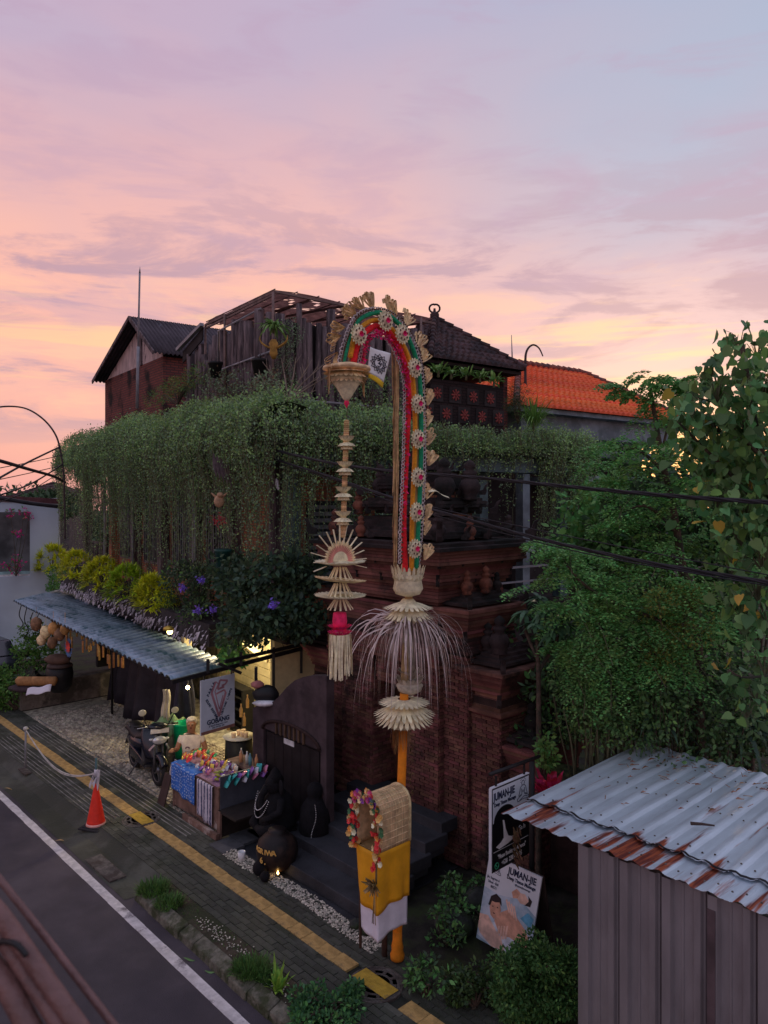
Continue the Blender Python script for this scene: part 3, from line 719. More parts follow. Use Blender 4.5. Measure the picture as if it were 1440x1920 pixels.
part('ground_storey', MB().box(-4.5,-.9,.4,7.5,0,4), m_dark, oh)
part('cross_beam', MB().box(-.75,-.4,.5,7.8,6.9,7.1), m_gc, oh)
# ================================================================ TEMPLE GATE (stepped brick)
m_gb = M('gate_brick', (.120,.050,.040), .9, .45, 1.8, .5, c2=(.020,.014,.013), c2at=(.50,.66), island=.38, bscale=40)
m_gm = M('gate_mortar', (.030,.017,.015), .95, .4, 3, .5)
m_gt = M('mossy_stone', (.034,.024,.024), .95, .5, 3, .6, c2=(.014,.014,.013), island=.2, bscale=30)
m_ter = M('terracotta_finial', (.15,.055,.035), .9, .4, 6, .5, c2=(.04,.025,.022), c2at=(.5,.62))
gate = thing('temple_gate', 'tall stepped red brick temple gate with stone urns on its tiers behind the bamboo pole', 'gate', S(8.6,9.1,0), RS)
bricks = []      # (x, y, z, w, d, h, axis)
def brickface(axis, fixed, a0, a1, z0, z1, inset=None):
    """axis 'y': face looks along -y at y=fixed, runs x; axis 'x': face looks +x at x=fixed, runs y"""
    r = 0; z = z0
    while z < z1-.03:
        a = a0-(.11 if r % 2 else 0)+random.uniform(0,.03)
        while a < a1:
            w = .20; b0, b1 = max(a, a0), min(a+w, a1)
            if b1-b0 > .04:
                pr = random.uniform(.004,.020)
                f = fixed if inset is None else inset(z, fixed)
                if axis == 'y': bricks.append(((b0+b1)/2, f-pr+.04, z+.0265, (b1-b0)/2-.004, .04, .0225))
                else: bricks.append((f+pr-.04, (b0+b1)/2, z+.0265, .04, (b1-b0)/2-.004, .0225))
            a += w+.008
        z += .053; r += 1
def slabs(name, x0, x1, y0, y1, z0, z1, fn, mat=m_gb, label=None, h=.055):
    b = MB(); z = z0; n_ = max(1, int((z1-z0)/h))
    for i in range(n_):
        o = fn(i/max(1, n_-1)); j = random.uniform(-.012,.012)
        b.box(x0-o-j, x1+o+j, y0-o-j, y1+o+j, z0+i*h, z0+(i+1)*h-.006)
        b.box(x0-o+.03, x1+o-.03, y0-o+.03, y1+o-.03, z0+(i+1)*h-.006, z0+(i+1)*h)
    return part(name, b, mat, gate)
YB = 1.5
b = MB().box(-1.14,-.36,.03,YB,0,3.9).box(.34,1.14,.03,YB,0,3.9).box(-.36,.34,.10,YB,2.55,3.9).box(-.36,.34,.8,YB,0,2.55)
part('core', b, m_gm, gate)
brickface('y', 0, -1.17, -.36, .60, 3.0); brickface('y', 0, .34, 1.17, .60, 3.0)
brickface('y', .08, -.36, .34, 2.55, 3.0)
brickface('x', 1.17, 0, YB, .3, 3.3)
brickface('x', -.36, 0, .5, .75, 2.55)
door = part('door', MB().box(-.33,.31,.5,.56,.75,2.5), M('dark_door', (.03,.018,.015), .7, .3), gate)
for k in range(2): part('door_leaf', MB().box(-.32+k*.32,-.02+k*.32,.46,.5,.78,2.45), M('carved_door', (.05,.02,.012), .7, .4, 9, .8), door)
# mouldings
slabs('base_moulding', -1.17, -.36, 0, .5, .45, .75, lambda a: .09*(1-a)); slabs('base_moulding', .34, 1.17, 0, YB, .3, .75, lambda a: .12*(1-a))
slabs('mid_moulding', -1.17, 1.17, 0, YB, 3.0, 3.38, lambda a: .03+.07*math.sin(a*3.14))
slabs('neck', -1.10, 1.10, .05, YB, 3.38, 3.98, lambda a: .0+.05*a)
slabs('cornice', -1.12, 1.12, .04, YB, 3.98, 4.86, lambda a: .04+.40*a**1.5+.03*math.sin(a*18))
slabs('cornice_top', -1.12, 1.12, .04, YB, 4.86, 5.02, lambda a: .46-.10*a, m_gt)
slabs('roof_tier', -.95, .95, .15, YB-.1, 5.02, 5.40, lambda a: .25-.33*a, m_gt)
slabs('roof_tier', -.62, .80, .3, YB-.2, 5.40, 5.72, lambda a: .18*math.sin(a*2.6), m_gt)
slabs('roof_tier', -.40, .45, .4, YB-.3, 5.72, 6.15, lambda a: .14*math.sin(a*3), m_gt)
slabs('roof_tier', -.22, .22, .5, YB-.5, 6.15, 6.5, lambda a: .1-.2*a, m_gt)
def finial(x, y, z, s_=1.0, mat=m_gt, sub=None):
    pr = [(.10,0),(.13,.03),(.10,.07),(.15,.14),(.17,.22),(.13,.31),(.07,.35),(.10,.39),(.11,.43),(.06,.47),(.085,.50),(.09,.55),(.04,.60),(.0,.63)]
    return part('finial', MB().lathe([(a*s_, c*s_) for a, c in pr], (x,y,z), n=14), mat, gate)
for (x,y,z,s_) in ((-1.25,-.1,5.0,.75),(1.25,-.1,5.0,.78),(1.3,.6,5.0,.62),(1.3,YB+.1,5.0,.62),(.55,-.1,5.0,.6),(-.55,-.1,5.0,.6),(-.95,.2,5.38,.7),(.83,.5,5.62,1.15),(1.0,.95,5.62,1.1),(.5,.3,5.70,.8),(-.6,.4,5.7,.9),(0,.75,6.45,.8),(.3,.5,6.1,.5),(1.3,1.0,5.0,.5)):
    finial(x,y,z,s_, m_ter if random.random() < .3 else m_gt)
# wings
def wing(x0, x1, y0, y1, zt, fl, sign=1):
    part('wing_core', MB().box(x0+.02,x1-.03,y0+.03,y1,0,zt-.5), m_gm, gate)
    brickface('y', y0, x0, x1, .0 if sign > 0 else .4, zt-.75)
    if sign > 0: brickface('x', x1, y0, y1, 0.1, zt-.75)
    slabs('wing_moulding', x0, x1, y0, y1, zt-.78, zt-.6, lambda a: .06*math.sin(a*3.14))
    slabs('wing_neck', x0+.02, x1-.04, y0+.04, y1, zt-.6, zt-.42, lambda a: 0)
    slabs('wing_cornice', x0, x1, y0, y1, zt-.42, zt, lambda a: fl*a**1.3)
    slabs('wing_roof', x0+.1, x1-.1, y0+.1, y1-.1, zt, zt+.22, lambda a: .12-.2*a, m_gt)
wing(1.17,1.66,.12,1.35,4.0,.14); wing(1.66,2.22,.2,1.6,3.15,.2); wing(-1.75,-1.17,.12,1.2,4.0,.14,-1); wing(-2.3,-1.75,.2,1.2,2.9,.18,-1)
wing(2.22,2.75,.35,1.5,2.05,.12)
for (x,y,z,s_,m_) in ((1.45,.35,4.15,.62,m_ter),(1.5,.75,4.15,.7,m_ter),(1.45,1.1,4.15,.5,m_gt),(2.05,1.25,3.3,1.25,m_gt),(1.75,.5,3.3,.7,m_gt),(2.05,.4,3.3,.95,m_gt),(2.5,.6,2.2,.7,m_gt),(-1.5,.4,4.15,.8,m_gt),(-2.0,.5,3.0,.8,m_gt)):
    finial(x,y,z,s_,m_)
part('side_wall', MB().box(2.7,4.6,.7,.95,0,1.55), m_gm, gate); slabs('side_coping', 2.75, 4.5, .7, .95, 1.55, 1.75, lambda a: .08-.05*a, M('moss_coping', (.10,.13,.05), .95, .4, 6, .6, c2=(.04,.04,.03)))
# curled corner antefixes on the mouldings
def antefix(x, y, z, dx, dy, s_=1.0, m_=m_gt):
    d = V((dx,dy,0)).normalized(); n_ = V((-d.y,d.x,0)); b = MB(); prof = [(-.02,0),(.10,0),(.13,.06),(.12,.15),(.17,.24),(.10,.20),(.06,.11),(-.02,.08)]
    b.prism([V((x,y,z))+d*a*s_+V((0,0,c*s_))-n_*.035*s_ for a, c in prof], n_*.07*s_); part('antefix', b, m_, gate)
for z, h_x, h_y0, h_y1, s_ in ((5.02,1.5,-.35,1.85,1.25),(5.40,1.0,.05,1.5,1.0),(5.72,.85,.2,1.4,.85),(6.15,.5,.35,1.25,.7),(3.38,1.2,-.05,1.55,.7),(4.30,1.22,-.08,1.6,.8),(4.60,1.38,-.22,1.75,.8)):
    for sx_ in (-1,1):
        for yy, sy_ in ((h_y0,-1),(h_y1,1)): antefix(sx_*h_x, yy, z, sx_, sy_, s_)
    for f in (-.5,0,.5): antefix(f*h_x, h_y0, z, 0, -1, s_*.7)
    for f in (.25,.5,.75): antefix(h_x, h_y0+(h_y1-h_y0)*f, z, 1, 0, s_*.7)
for x, y, z in ((1.8,.0,4.0),(2.42,.0,3.15),(2.42,.9,3.15),(2.85,.25,2.05),(1.66,.05,3.45),(2.25,.12,2.6),(2.4,1.6,3.15),(1.8,1.3,4.0)): antefix(x, y, z, 1, -1 if y < .5 else 0, .9)
# brick objects: the nearest 300 as parts, the others joined
ub = MB().box(-1,1,-1,1,-1,1).mesh('brick', [m_gb])
cl = loc_(gate, V((0,0,H)))
bricks.sort(key=lambda q: (V(q[:3])-cl).length + (0 if -.2 < q[0] else 3))
vis_b = [q for q in bricks if q[2] > .5][:300]; vset = set(id(q) for q in vis_b)
for q in vis_b:
    o = bpy.data.objects.new('brick', ub); C.objects.link(o); o.parent = gate; o.location = q[:3]; o.scale = q[3:]
rb = MB()
for q in bricks:
    if id(q) not in vset: rb.box(q[0]-q[3],q[0]+q[3],q[1]-q[4],q[1]+q[4],q[2]-q[5],q[2]+q[5])
part('brick', rb, m_gb, gate, kind='stuff')
# ---------------------------------------------------------------- compound wall with barred dark door
cw = thing('plaster_wall', 'dark mauve plaster wall with curved top and black door between stall and temple gate', 'wall', S(7.5,10.7,0), RS)
def wl(px, py): return loc_(cw, PS(px, py, 7.5))
top = [wl(474,1328), wl(484,1322), wl(497,1322), wl(512,1316), wl(524,1305), wl(536,1290), wl(552,1276), wl(572,1268), wl(595,1267), wl(612,1268)]
xs0, xs1 = top[0].x, 1.0
dx0, dx1 = wl(494,1400).x, wl(601,1400).x; zd = wl(548,1386).z
poly = [V((xs0,0,0))]+[V((q.x,0,q.z)) for q in top]+[V((top[-1].x,0,0))]
m_pl = M('mauve_plaster', (.052,.037,.041), .9, .4, 2, .4, c2=(.016,.013,.015), c2at=(.55,.7))
# wall as three panels round the door opening
def colpanel(xa, xb, zb):
    pts = [V((xa,0,zb))]; 
    def ht(x):
        for a, c in zip(top, top[1:]):
            if a.x <= x <= c.x: return a.z+(c.z-a.z)*(x-a.x)/max(1e-6, c.x-a.x)
        return top[-1].z
    n_ = 14; b = [V((xa+(xb-xa)*i/n_,0,ht(xa+(xb-xa)*i/n_))) for i in range(n_+1)]
    return [V((xa,0,zb))]+b+[V((xb,0,zb))]
for xa, xb, zb in ((xs0,dx0,0),(dx0,dx1,zd),(dx1,top[-1].x,0)):
    part('wall_panel', MB().prism(colpanel(xa,xb,zb), (0,.16,0)), m_pl, cw)
dr_ = part('door', MB().box(dx0,dx1,.05,.11,-.02,zd), M('black_door', (.008,.007,.008), .6, .3), cw)
b = MB()
for k in range(6): b.box(dx0+.06+k*(dx1-dx0-.12)/6, dx0+.02+(k+1)*(dx1-dx0-.12)/6+.03, .03,.05,.1,zd-.05)
part('door_plank', b, M('black_plank', (.012,.010,.011), .55, .4, 4), dr_)
cx_ = (dx0+dx1)/2; b = MB()
pts = [V((cx_+(dx1-dx0)/2*math.cos(a), -.02, zd+.24*math.sin(a))) for a in np.linspace(0, math.pi, 15)]
b.tube(pts, .03, 6); part('arch_moulding', b, m_gm, cw)
b = MB()
for k in range(-3,4): b.bar((cx_+k*.13,-.02,zd),(cx_+k*.13,-.02,zd+.22*math.sqrt(max(0,1-(k*.13*2/(dx1-dx0))**2))),.035)
part('arch_bars', b, M('arch_brown', (.08,.05,.03), .8), cw)
part('door_notice', MB().box(wl(530,1390).x,wl(549,1390).x,.022,.03,wl(540,1398).z,wl(540,1388).z), M('paper', (.5,.5,.5), .7), cw)
part('return_wall', MB().box(xs0-.02,xs0+.14,.16,2.2,0,top[0].z), m_pl, cw)
bl = thing('bundle', 'black cloth bundle lying on top of the plaster wall beside the stall', 'bundle', PS(497,1318,7.45))
b = MB().sphere((0,.1,.12), (.24,.15,.17), 14, 9, jit=.07); part('cloth', b, m_black, bl)
part('pink_cloth', MB().sphere((-.15,.1,.30), (.12,.09,.07), 10, 7, jit=.1), M('pink_cloth', (.35,.14,.13)), bl)
part('white_cloth', MB().sphere((0,-.02,.0), (.22,.10,.05), 12, 7, jit=.15), M('white_cloth', (.55,.55,.58), .8), bl)
# ---------------------------------------------------------------- stone guardian with beads
m_vs = M('black_stone', (.005,.0045,.006), .9, .4, 5, .6, bscale=30)
gd = thing('guardian_statue', 'black stone seated guardian figure with looped bead strings before the black door', 'statue', S(7.05,10.05,0), RS-.25); gd.scale = (.84,.84,.84)
part('pedestal', MB().lathe([(.42,0),(.42,.12),(.36,.16),(.36,.30),(.40,.34),(.40,.40)], n=4, rot=math.pi/4, smooth=False), m_vs, gd)
b = MB().lathe([(.34,.40),(.37,.5),(.34,.66),(.30,.80),(.27,.95),(.16,1.06),(.12,1.1)], n=18)
part('body', b, m_vs, gd)
part('head', MB().sphere((0,-.08,1.22), (.17,.18,.19), 14, 10).lathe([(.17,1.3),(.12,1.40),(.06,1.5),(0,1.56)], (0,-.05,0), n=12), m_vs, gd)
part('trunk', MB().tube([(0,-.22,1.2),(.0,-.33,1.05),(.03,-.36,.88),(.1,-.36,.78),(.17,-.34,.78)], [.075,.065,.055,.045,.03], 10), m_vs, gd)
for sg in (-1,1):
    part('ear', MB().sphere((sg*.22,-.02,1.22), (.11,.035,.14), 10, 8), m_vs, gd)
    part('arm', MB().tube([(sg*.26,-.02,.98),(sg*.40,-.12,.82),(sg*.30,-.32,.70),(sg*.2,-.38,.66)], [.085,.075,.06,.055], 10), m_vs, gd)
    part('leg', MB().tube([(sg*.18,-.1,.50),(sg*.40,-.26,.50),(sg*.22,-.42,.47),(0,-.42,.45)], [.13,.12,.09,.06], 10), m_vs, gd)
m_bead = M('white_bead', (.55,.53,.52), .5, island=.2)
for r1, dz in ((.33,.36),(.24,.22)):
    b = MB()
    for k in range(30):
        a = math.pi*k/29; b.sphere((math.cos(a)*r1*.9, -.30-.14*math.sin(a), 1.02-dz*math.sin(a)), .0095, 6, 4)
    part('bead_string', b, m_bead, gd)
g2 = thing('stone_figure', 'smooth black stone figure with round shoulders left of the temple steps', 'statue', S(7.42,9.55,0), RS); g2.scale = (.85,.85,.72)
part('base', MB().lathe([(.30,0),(.30,.25),(.26,.3)], n=4, rot=math.pi/4, smooth=False), m_vs, g2)
part('body', MB().lathe([(.26,.3),(.30,.45),(.30,.7),(.27,.95),(.17,1.12),(.12,1.18),(.15,1.26),(.16,1.36),(.11,1.46),(0,1.52)], n=18), m_vs, g2)
b = MB()
for k in range(22):
    a = k/21; b.sphere((.26+.05*math.sin(a*5),-.2-.05*a,1.15-.75*a), .009, 6, 4)
part('bead_string', b, m_bead, g2)
# pot with house number
q = G(520,1628); pt = thing('stone_pot', 'black glazed round pot lettered AGRIWA 6 beside the white pebbles', 'pot', q, 0)
pt.rotation_euler = (0,0,RS+.42)
m_pot = M('black_glaze', (.012,.009,.009), .5, .3, 6, .1, c2=(.03,.018,.014), spec=.25)
part('bowl', MB().lathe([(.12,0),(.22,.05),(.30,.17),(.325,.30),(.29,.43),(.20,.52),(.13,.56),(.14,.60)], n=28), m_pot, pt)
m_gold = M('gold_paint', (.55,.33,.09), .5, .1)
for word, z, sz in (('AGRIWA',.36,.105),('6.',.22,.13)):
    n_ = len(word)
    for i, ch in enumerate(word):
        a = -math.pi/2-.18+(i-(n_-1)/2)*.22; rr = {.36:.316,.22:.322}[z]
        text(ch, sz, (math.cos(a)*rr, math.sin(a)*rr, z-.02), (-math.sin(a), math.cos(a), 0), (-.0*math.cos(a),0,1), m_gold, pt, 'letter', ext=.004, bold=.003)
for px, py, r_, lb in ((488,1640,.115,'larger black stone ball on the white pebbles beside the lettered pot'),(497,1652,.075,'smaller black stone ball in front of the larger one on the pebbles')):
    q = G(px,py); single('stone_ball', MB().sphere(q+V((0,0,r_*.9)), r_, 18, 12, jit=.004), m_vs, lb, 'ball', origin=q)
q = G(453,1612); cu_ = thing('white_cup', 'small white plastic cup standing at the left end of the pebbles', 'cup', q)
part('cup_body', MB().lathe([(.055,0),(.06,.13),(.054,.13),(.05,.01)], n=18), M('white_plastic', (.62,.62,.62), .4), cu_)
q = G(521,1643); ca = thing('candle', 'tiny burning candle glowing at the foot of the lettered pot', 'candle', q)
part('holder', MB().lathe([(.035,0),(.04,.03),(.03,.03)], n=12), m_black, ca)
part('flame', MB().lathe([(.006,.03),(.016,.045),(.008,.07),(0,.085)], n=8), M('flame', (1,.6,.2), emit=((1,.55,.15), 22)), ca)
lamp('candle_light', q+V((0,0,.12)), 1.1, (1,.6,.25), .03)
q = G(452,1585); 
# ================================================================ PENJOR (decorated bamboo pole)
T0 = G(745,1800).dot(u)
pj = thing('penjor_pole', 'tall curved bamboo festival pole wrapped in red, yellow and green rope with palm rosettes', 'festival pole', G(745,1800), math.atan2(v.y, v.x))
def q_(px, py, dy=0.0): p = loc_(pj, PT(px, py, T0+dy)); return V((p.x, dy, p.z))
def z2(x, y, dy=0.0): return q_(540+x/3, 520+y/3, dy)
def z3(x, y, dy=0.0): return q_(560+x/3, 1040+y/3, dy)
def smooth_(pts, k=6):
    out = []; n = len(pts)
    for i in range(n-1):
        p0, p1, p2, p3 = pts[max(i-1,0)], pts[i], pts[i+1], pts[min(i+2,n-1)]
        for j in range(k):
            t = j/k; out.append(.5*((2*p1)+(p2-p0)*t+(2*p0-5*p1+4*p2-p3)*t*t+(3*p1-p0-3*p2+p3)*t**3))
    return out+[pts[-1]]
m_or = M('orange_cloth', (.72,.20,.012), .8, .15, 8, .3)
m_bam = M('bamboo', (.30,.20,.09), .6, .3, 8)
m_red = M('red_rope', (.66,.015,.022), .75, .2, 30, .6, bscale=120); m_grn = M('green_rope', (.01,.26,.12), .75, .2, 30, .6, bscale=120); m_yl = M('yellow_rope', (.66,.27,.02), .75, .2, 30, .6, bscale=120)
m_palm = M('dry_palm', (.62,.45,.25), .75, .3, 12, .2, island=.22); m_palm2 = M('pale_palm', (.66,.56,.37), .75, .25, 12, .2, island=.15)
m_raf = M('raffia', (.42,.27,.13), .9, .3, 12, island=.3); m_mag = M('magenta_paper', (.62,.02,.13), .8, .3, 12, island=.25); m_holes = M('seed_hole_brown', (.09,.05,.03), .8)
m_sil = M('lace', (.48,.42,.42), .7, .2, 12)
part('foot_wrap', MB().lathe([(.04,0),(.085,.02),(.09,.07),(.07,.12),(.075,.17),(.06,.24),(.056,.36)], (0,0,0), n=14), m_or, pj)
arch = [z2(*p) for p in ((705,1660),(716,1400),(722,1100),(722,800),(712,620),(690,480),(650,380),(590,290),(520,245),(450,255),(395,310),(362,390),(345,470))]
stem = [q_(745,1795), q_(750,1560), q_(755,1400), q_(758,1300)]
part('wrapped_pole', MB().tube(smooth_(stem), .055, 12), m_or, pj)
bs = smooth_([stem[-1], q_(762,1200), q_(768,1100)]+arch); part('bamboo_stem', MB().tube(bs, [.05-.035*i/len(bs) for i in range(len(bs))], 8), m_bam, pj)
def rope(name, pts, r_, mat, dy):
    p = smooth_([z2(x, y, dy) for x, y in pts], 8); return part(name, MB().tube(p, r_, 10), mat, pj)
RED = ((660,1655),(650,1400),(660,1100),(672,850),(680,700),(670,560),(648,460),(608,370),(560,305),(500,275),(445,300),(405,345),(385,400),(370,480))
YEL = ((695,1650),(700,1300),(715,950),(712,720),(704,600),(690,500),(660,410),(610,325),(545,258),(480,242),(415,278),(375,340),(350,450))
GRN = ((722,1640),(738,1300),(748,1000),(748,720),(738,550),(712,430),(662,315),(600,240),(525,200),(460,206),(395,243),(352,320),(325,410),(308,480))
rope('red_rope', RED, .036, m_red, -.06); rope('yellow_rope', YEL, .030, m_yl, -.05); rope('green_rope', GRN, .029, m_grn, -.06)
def chain(pts, n, r_, dy, mat):
    p = smooth_([z2(x, y, dy) for x, y in pts], 8); Ls = [0]
    for a, c in zip(p, p[1:]): Ls.append(Ls[-1]+(c-a).length)
    b = MB()
    for k in range(n):
        s_ = Ls[-1]*k/(n-1); i = max(j for j in range(len(Ls)) if Ls[j] <= s_+1e-9); i = min(i, len(p)-2)
        c = p[i].lerp(p[i+1], (s_-Ls[i])/max(1e-6, Ls[i+1]-Ls[i])); m_ = 9
        b.tube([c+V((math.cos(a)*r_, random.uniform(-.01,.01), math.sin(a)*r_)) for a in np.linspace(0, 2*math.pi, m_)], .0075, 4, caps=False)
    return part('lace_ring_chain', b, mat, pj), p
oc, OP = chain(((735,1610),(752,1400),(765,1150),(768,900),(762,700),(757,560),(735,440),(690,330),(620,235),(540,185),(450,185),(380,225),(335,310),(305,400),(290,470)), 92, .026, -.07, m_sil)
ic, IP = chain(((628,1600),(632,1400),(645,1100),(652,850),(655,650),(640,540),(615,450),(570,370),(515,318),(455,335),(425,380),(408,440),(400,490)), 78, .022, -.07, m_sil)
# second bead line on both sides
b = MB()
for pth in (OP, IP):
    for i in range(0, len(pth), 1): b.sphere(pth[i]+V((.012,-.03,0)), .012, 6, 4)
part('seed_beads', b, m_holes, pj, kind='stuff')
b = MB()
for i in range(8, len(IP)):
    for k in range(2 if i > 30 else 1):
        c = IP[i]+V((random.uniform(-.02,.03),-.04+random.uniform(-.03,.03),random.uniform(-.04,.04)))
        for j in range(3):
            d = V((random.uniform(-1,1),random.uniform(-1,.3),random.uniform(-1,1)))*.045; w = V((random.uniform(-1,1),random.uniform(-1,1),random.uniform(-1,1)))*.014
            b.quad(c, c+d*.5+w, c+d, c+d*.5-w)
part('magenta_tassels', b, m_mag, pj, kind='stuff')
b = MB()
for k in range(95):
    f = random.random(); a = z2(612+random.uniform(-9,12), 300+f*900, -.02+random.uniform(-.04,.04)); e = z2(600+random.uniform(-14,14), min(1780, 300+f*900+random.uniform(300,700)), random.uniform(-.05,.03))
    w = V((.006,0,0)); mid = a.lerp(e,.5)+V((random.uniform(-.02,.02),0,0)); b.quad(a-w,a+w,mid+w,mid-w); b.quad(mid-w,mid+w,e+w*.4,e-w*.4)
for k in range(9):
    x0 = random.choice((430,585)); a = z2(x0+random.uniform(-8,8), 330+random.uniform(0,30), 0); e = a-V((random.uniform(-.02,.02),0,random.uniform(.4,.8))); w = V((.005,0,0)); b.quad(a-w,a+w,e+w,e-w)
part('raffia_curtain', b, m_raf, pj)
# rosettes
def petal(b, c, d, n, L_, w, curl=.15, mi=0):
    d = V(d).normalized(); n = V(n).normalized(); x = d.cross(n).normalized()*w; c = V(c)
    b.add([c-x*.25, c+x*.25, c+d*L_*.45+x+n*L_*curl*.3, c+d*L_*.85+x*.7+n*L_*curl, c+d*L_+n*L_*curl*.8, c+d*L_*.85-x*.7+n*L_*curl, c+d*L_*.45-x+n*L_*curl*.3], [(0,1,2,6),(2,3,5,6),(3,4,5)], mi)
def rosette_at(p, r_=.128):
    b = MB(); n = V((0,-1,0))
    for ring, (k, a, L_, w, y) in enumerate(((16,0,r_,.022,0),(16,.2,r_*.86,.020,-.014))):
        for i in range(k):
            an = 2*math.pi*i/k+a; d = V((math.cos(an),0,math.sin(an))); petal(b, p+d*.02+V((0,y,0)), d, n, L_-.02, w, .12)
    b.lathe([(r_*.62,0),(r_*.66,.012),(r_*.5,.016)], p+V((0,-.012,0)), n=20, mat=Matrix.Rotation(math.pi/2,3,'X')@Matrix.Rotation(math.pi,3,'Y') if False else Matrix.Rotation(math.pi/2,3,'X'))
    o = part('rosette', b, m_palm2, pj)
    b = MB()
    for i in range(8):
        an = 2*math.pi*i/8+.2; b.sphere(p+V((math.cos(an)*r_*.52,-.038,math.sin(an)*r_*.52)), (.012,.006,.015), 6, 4)
    part('hole_spots', b, m_holes, o)  # dark spots stand in for the shade inside the rosette's holes
    b = MB()
    for i in range(10):
        an = 2*math.pi*i/10; d = V((math.cos(an),-.6,math.sin(an))); petal(b, p+V((0,-.03,0)), d, n, .042, .014, .3)
    part('red_centre', b, m_mag, o)
for x, y in ((395,322),(545,246),(640,320),(710,510),(728,712),(728,910),(728,1124),(720,1320),(710,1526)): rosette_at(z2(x, y, -.14))
# looped palm plumes along the outer edge
def plume(c, ang, s_=1.0):
    b = MB(); d0 = V((math.cos(ang),0,math.sin(ang))); side = V((-d0.z,0,d0.x))
    for k in range(7):
        f = (k-3)/3; L_ = (.20-.03*abs(f))*s_*random.uniform(.85,1.1); y = random.uniform(-.03,.03)
        pts = [c, c+d0*L_*.5+side*f*.05*s_+V((0,y,0)), c+d0*L_+side*f*.085*s_+V((0,y*1.5,0)), c+d0*L_*1.05+side*(f*.085+.03)*s_+V((0,y,0)), c+d0*L_*.72+side*(f*.06+.045)*s_+V((0,y,0))]
        pts = smooth_(pts, 3); w = V((0,.011,0))+side*.006
        for a, e in zip(pts, pts[1:]): b.quad(a-w, a+w, e+w, e-w)
    for k in range(3):
        f = random.uniform(-1,1); e = c+d0*.19*s_+side*f*.07; w = side*.022+V((0,random.uniform(-.01,.01),0)); m2 = c.lerp(e,.55)
        b.quad(c, m2+w, e, m2-w)
    o = part('palm_plume', b, m_palm, pj)
for x, y, a in ((728,395,55),(752,480,62),(775,600,66),(785,720,70),(782,840,70),(785,945,70),(790,1060,68),(775,1250,72),(772,1365,62),(768,1450,64),(768,1590,64),(662,270,60),(575,205,95),(480,180,120),(385,215,165),(320,285,190),(300,330,205),(280,420,235),(610,225,110),(430,188,150)):
    plume(z2(x, y, -.02), math.radians(a))
b = MB(); a0 = z2(790,1205,-.05); pts = smooth_([a0, z2(830,1200,-.08), z2(870,1225,-.1), z2(905,1238,-.08)],4)
for a, e in zip(pts, pts[1:]): b.quad(a-V((0,.02,.012)), a+V((0,.02,.012)), e+V((0,.012,.01)), e-V((0,.012,.01)))
part('stray_leaf', b, m_palm2, pj)
# stacked ornaments below the arch
def petalring(b, c, r0, r1, dz, n, w, curl, a0=0.0, L_=None):
    for i in range(n):
        an = 2*math.pi*(i+a0)/n; o = V((math.cos(an),math.sin(an),0)); d = o*(r1-r0)+V((0,0,dz)); nn = o.cross(V((0,0,1))).cross(d).normalized()
        if nn.z < 0: nn = -nn
        petal(b, V(c)+o*r0, d, nn, d.length, w, curl)
def zz(py, px=765): return q_(px, py)
b = MB(); c = zz(1118); b.lathe([(.05,0),(.15,.03),(.19,.10),(.17,.20),(.19,.26)], c, n=20); 
petalring(b, zz(1110), .08, .22, .18, 18, .035, .1); petalring(b, zz(1085), .18, .24, .16, 22, .02, .1)
part('palm_bowl', b, m_palm2, pj)
b = MB(); petalring(b, zz(1128), .08, .33, -.06, 26, .028, -.1); petalring(b, zz(1136), .08, .34, -.13, 26, .03, -.1, .5); petalring(b, zz(1140), .13, .22, -.17, 22, .028, .0); b.lathe([(.16,-.12),(.12,.02),(.07,.08)], zz(1135), n=18)
part('palm_flower', b, m_palm2, pj)
# long white palm fringe
b = MB(); c = zz(1172); m_fr = M('white_fringe', (.50,.41,.38), .8, .2, 8, island=.25)
for k in range(165):
    an = random.uniform(0, 2*math.pi); R_ = random.uniform(.2,.86); up = random.uniform(.0,.14); drop = random.uniform(.5,1.65)*(1 if random.random() < .8 else .6)
    o = V((math.cos(an),math.sin(an),0)); pts = []
    for i in range(9):
        t = i/8; rr = R_*(1-(1-t)**2.0); pts.append(c+o*rr*1.0+V((0,0, up*math.sin(min(1,t*2.2)*math.pi*.5)*1.6-drop*max(0,t-.12)**1.9))+V((random.uniform(-.008,.008),0,0)))
    w0 = random.choice((.008,.012,.015)); an += random.uniform(-.3,.3); sd_ = o.cross(V((0,0,1)))
    for i in range(8):
        wa = w0*(1-(i/8)**2); wb = w0*(1-((i+1)/8)**2); tw = V((0,0,.3*w0))
        b.quad(pts[i]-sd_*wa-tw, pts[i]+sd_*wa+tw, pts[i+1]+sd_*wb+tw, pts[i+1]-sd_*wb-tw)
part('palm_fringe', b, m_fr, pj)
m_old = M('old_palm', (.36,.32,.25), .85, .3, 12, .3, island=.2)
b = MB().tube([zz(1165,763), zz(1270,768)], .075, 12); b.lathe([(.05,-.05),(.14,0),(.17,.07),(.11,.12)], zz(1295,768), n=18); petalring(b, zz(1290,768), .08,.21,.13,18,.03,.15); petalring(b, zz(1265,768), .08,.17,.06,14,.03,.15)
part('woven_cup', b, m_old, pj)
for i, (y, r_, dz) in enumerate(((1310,.33,-.03),(1318,.40,-.12),(1325,.38,-.17))):
    b = MB(); petalring(b, zz(y,758), .08, r_, dz, 28, .030, -.08, .5*(i%2)); part('palm_flower', b, m_palm2, pj)
b = MB().lathe([(.20,-.12),(.22,-.02),(.19,.08)], zz(1342,757), n=26); o = part('pierced_band', b, m_palm2, pj)
b = MB()
for i in range(16):
    an = 2*math.pi*i/16; b.sphere(zz(1344,757)+V((math.cos(an)*.215,math.sin(an)*.215,-.03)), (.018,.018,.022), 6, 4)
part('band_holes', b, m_holes, o)  # dark blobs give the shaded holes of the band
b = MB()
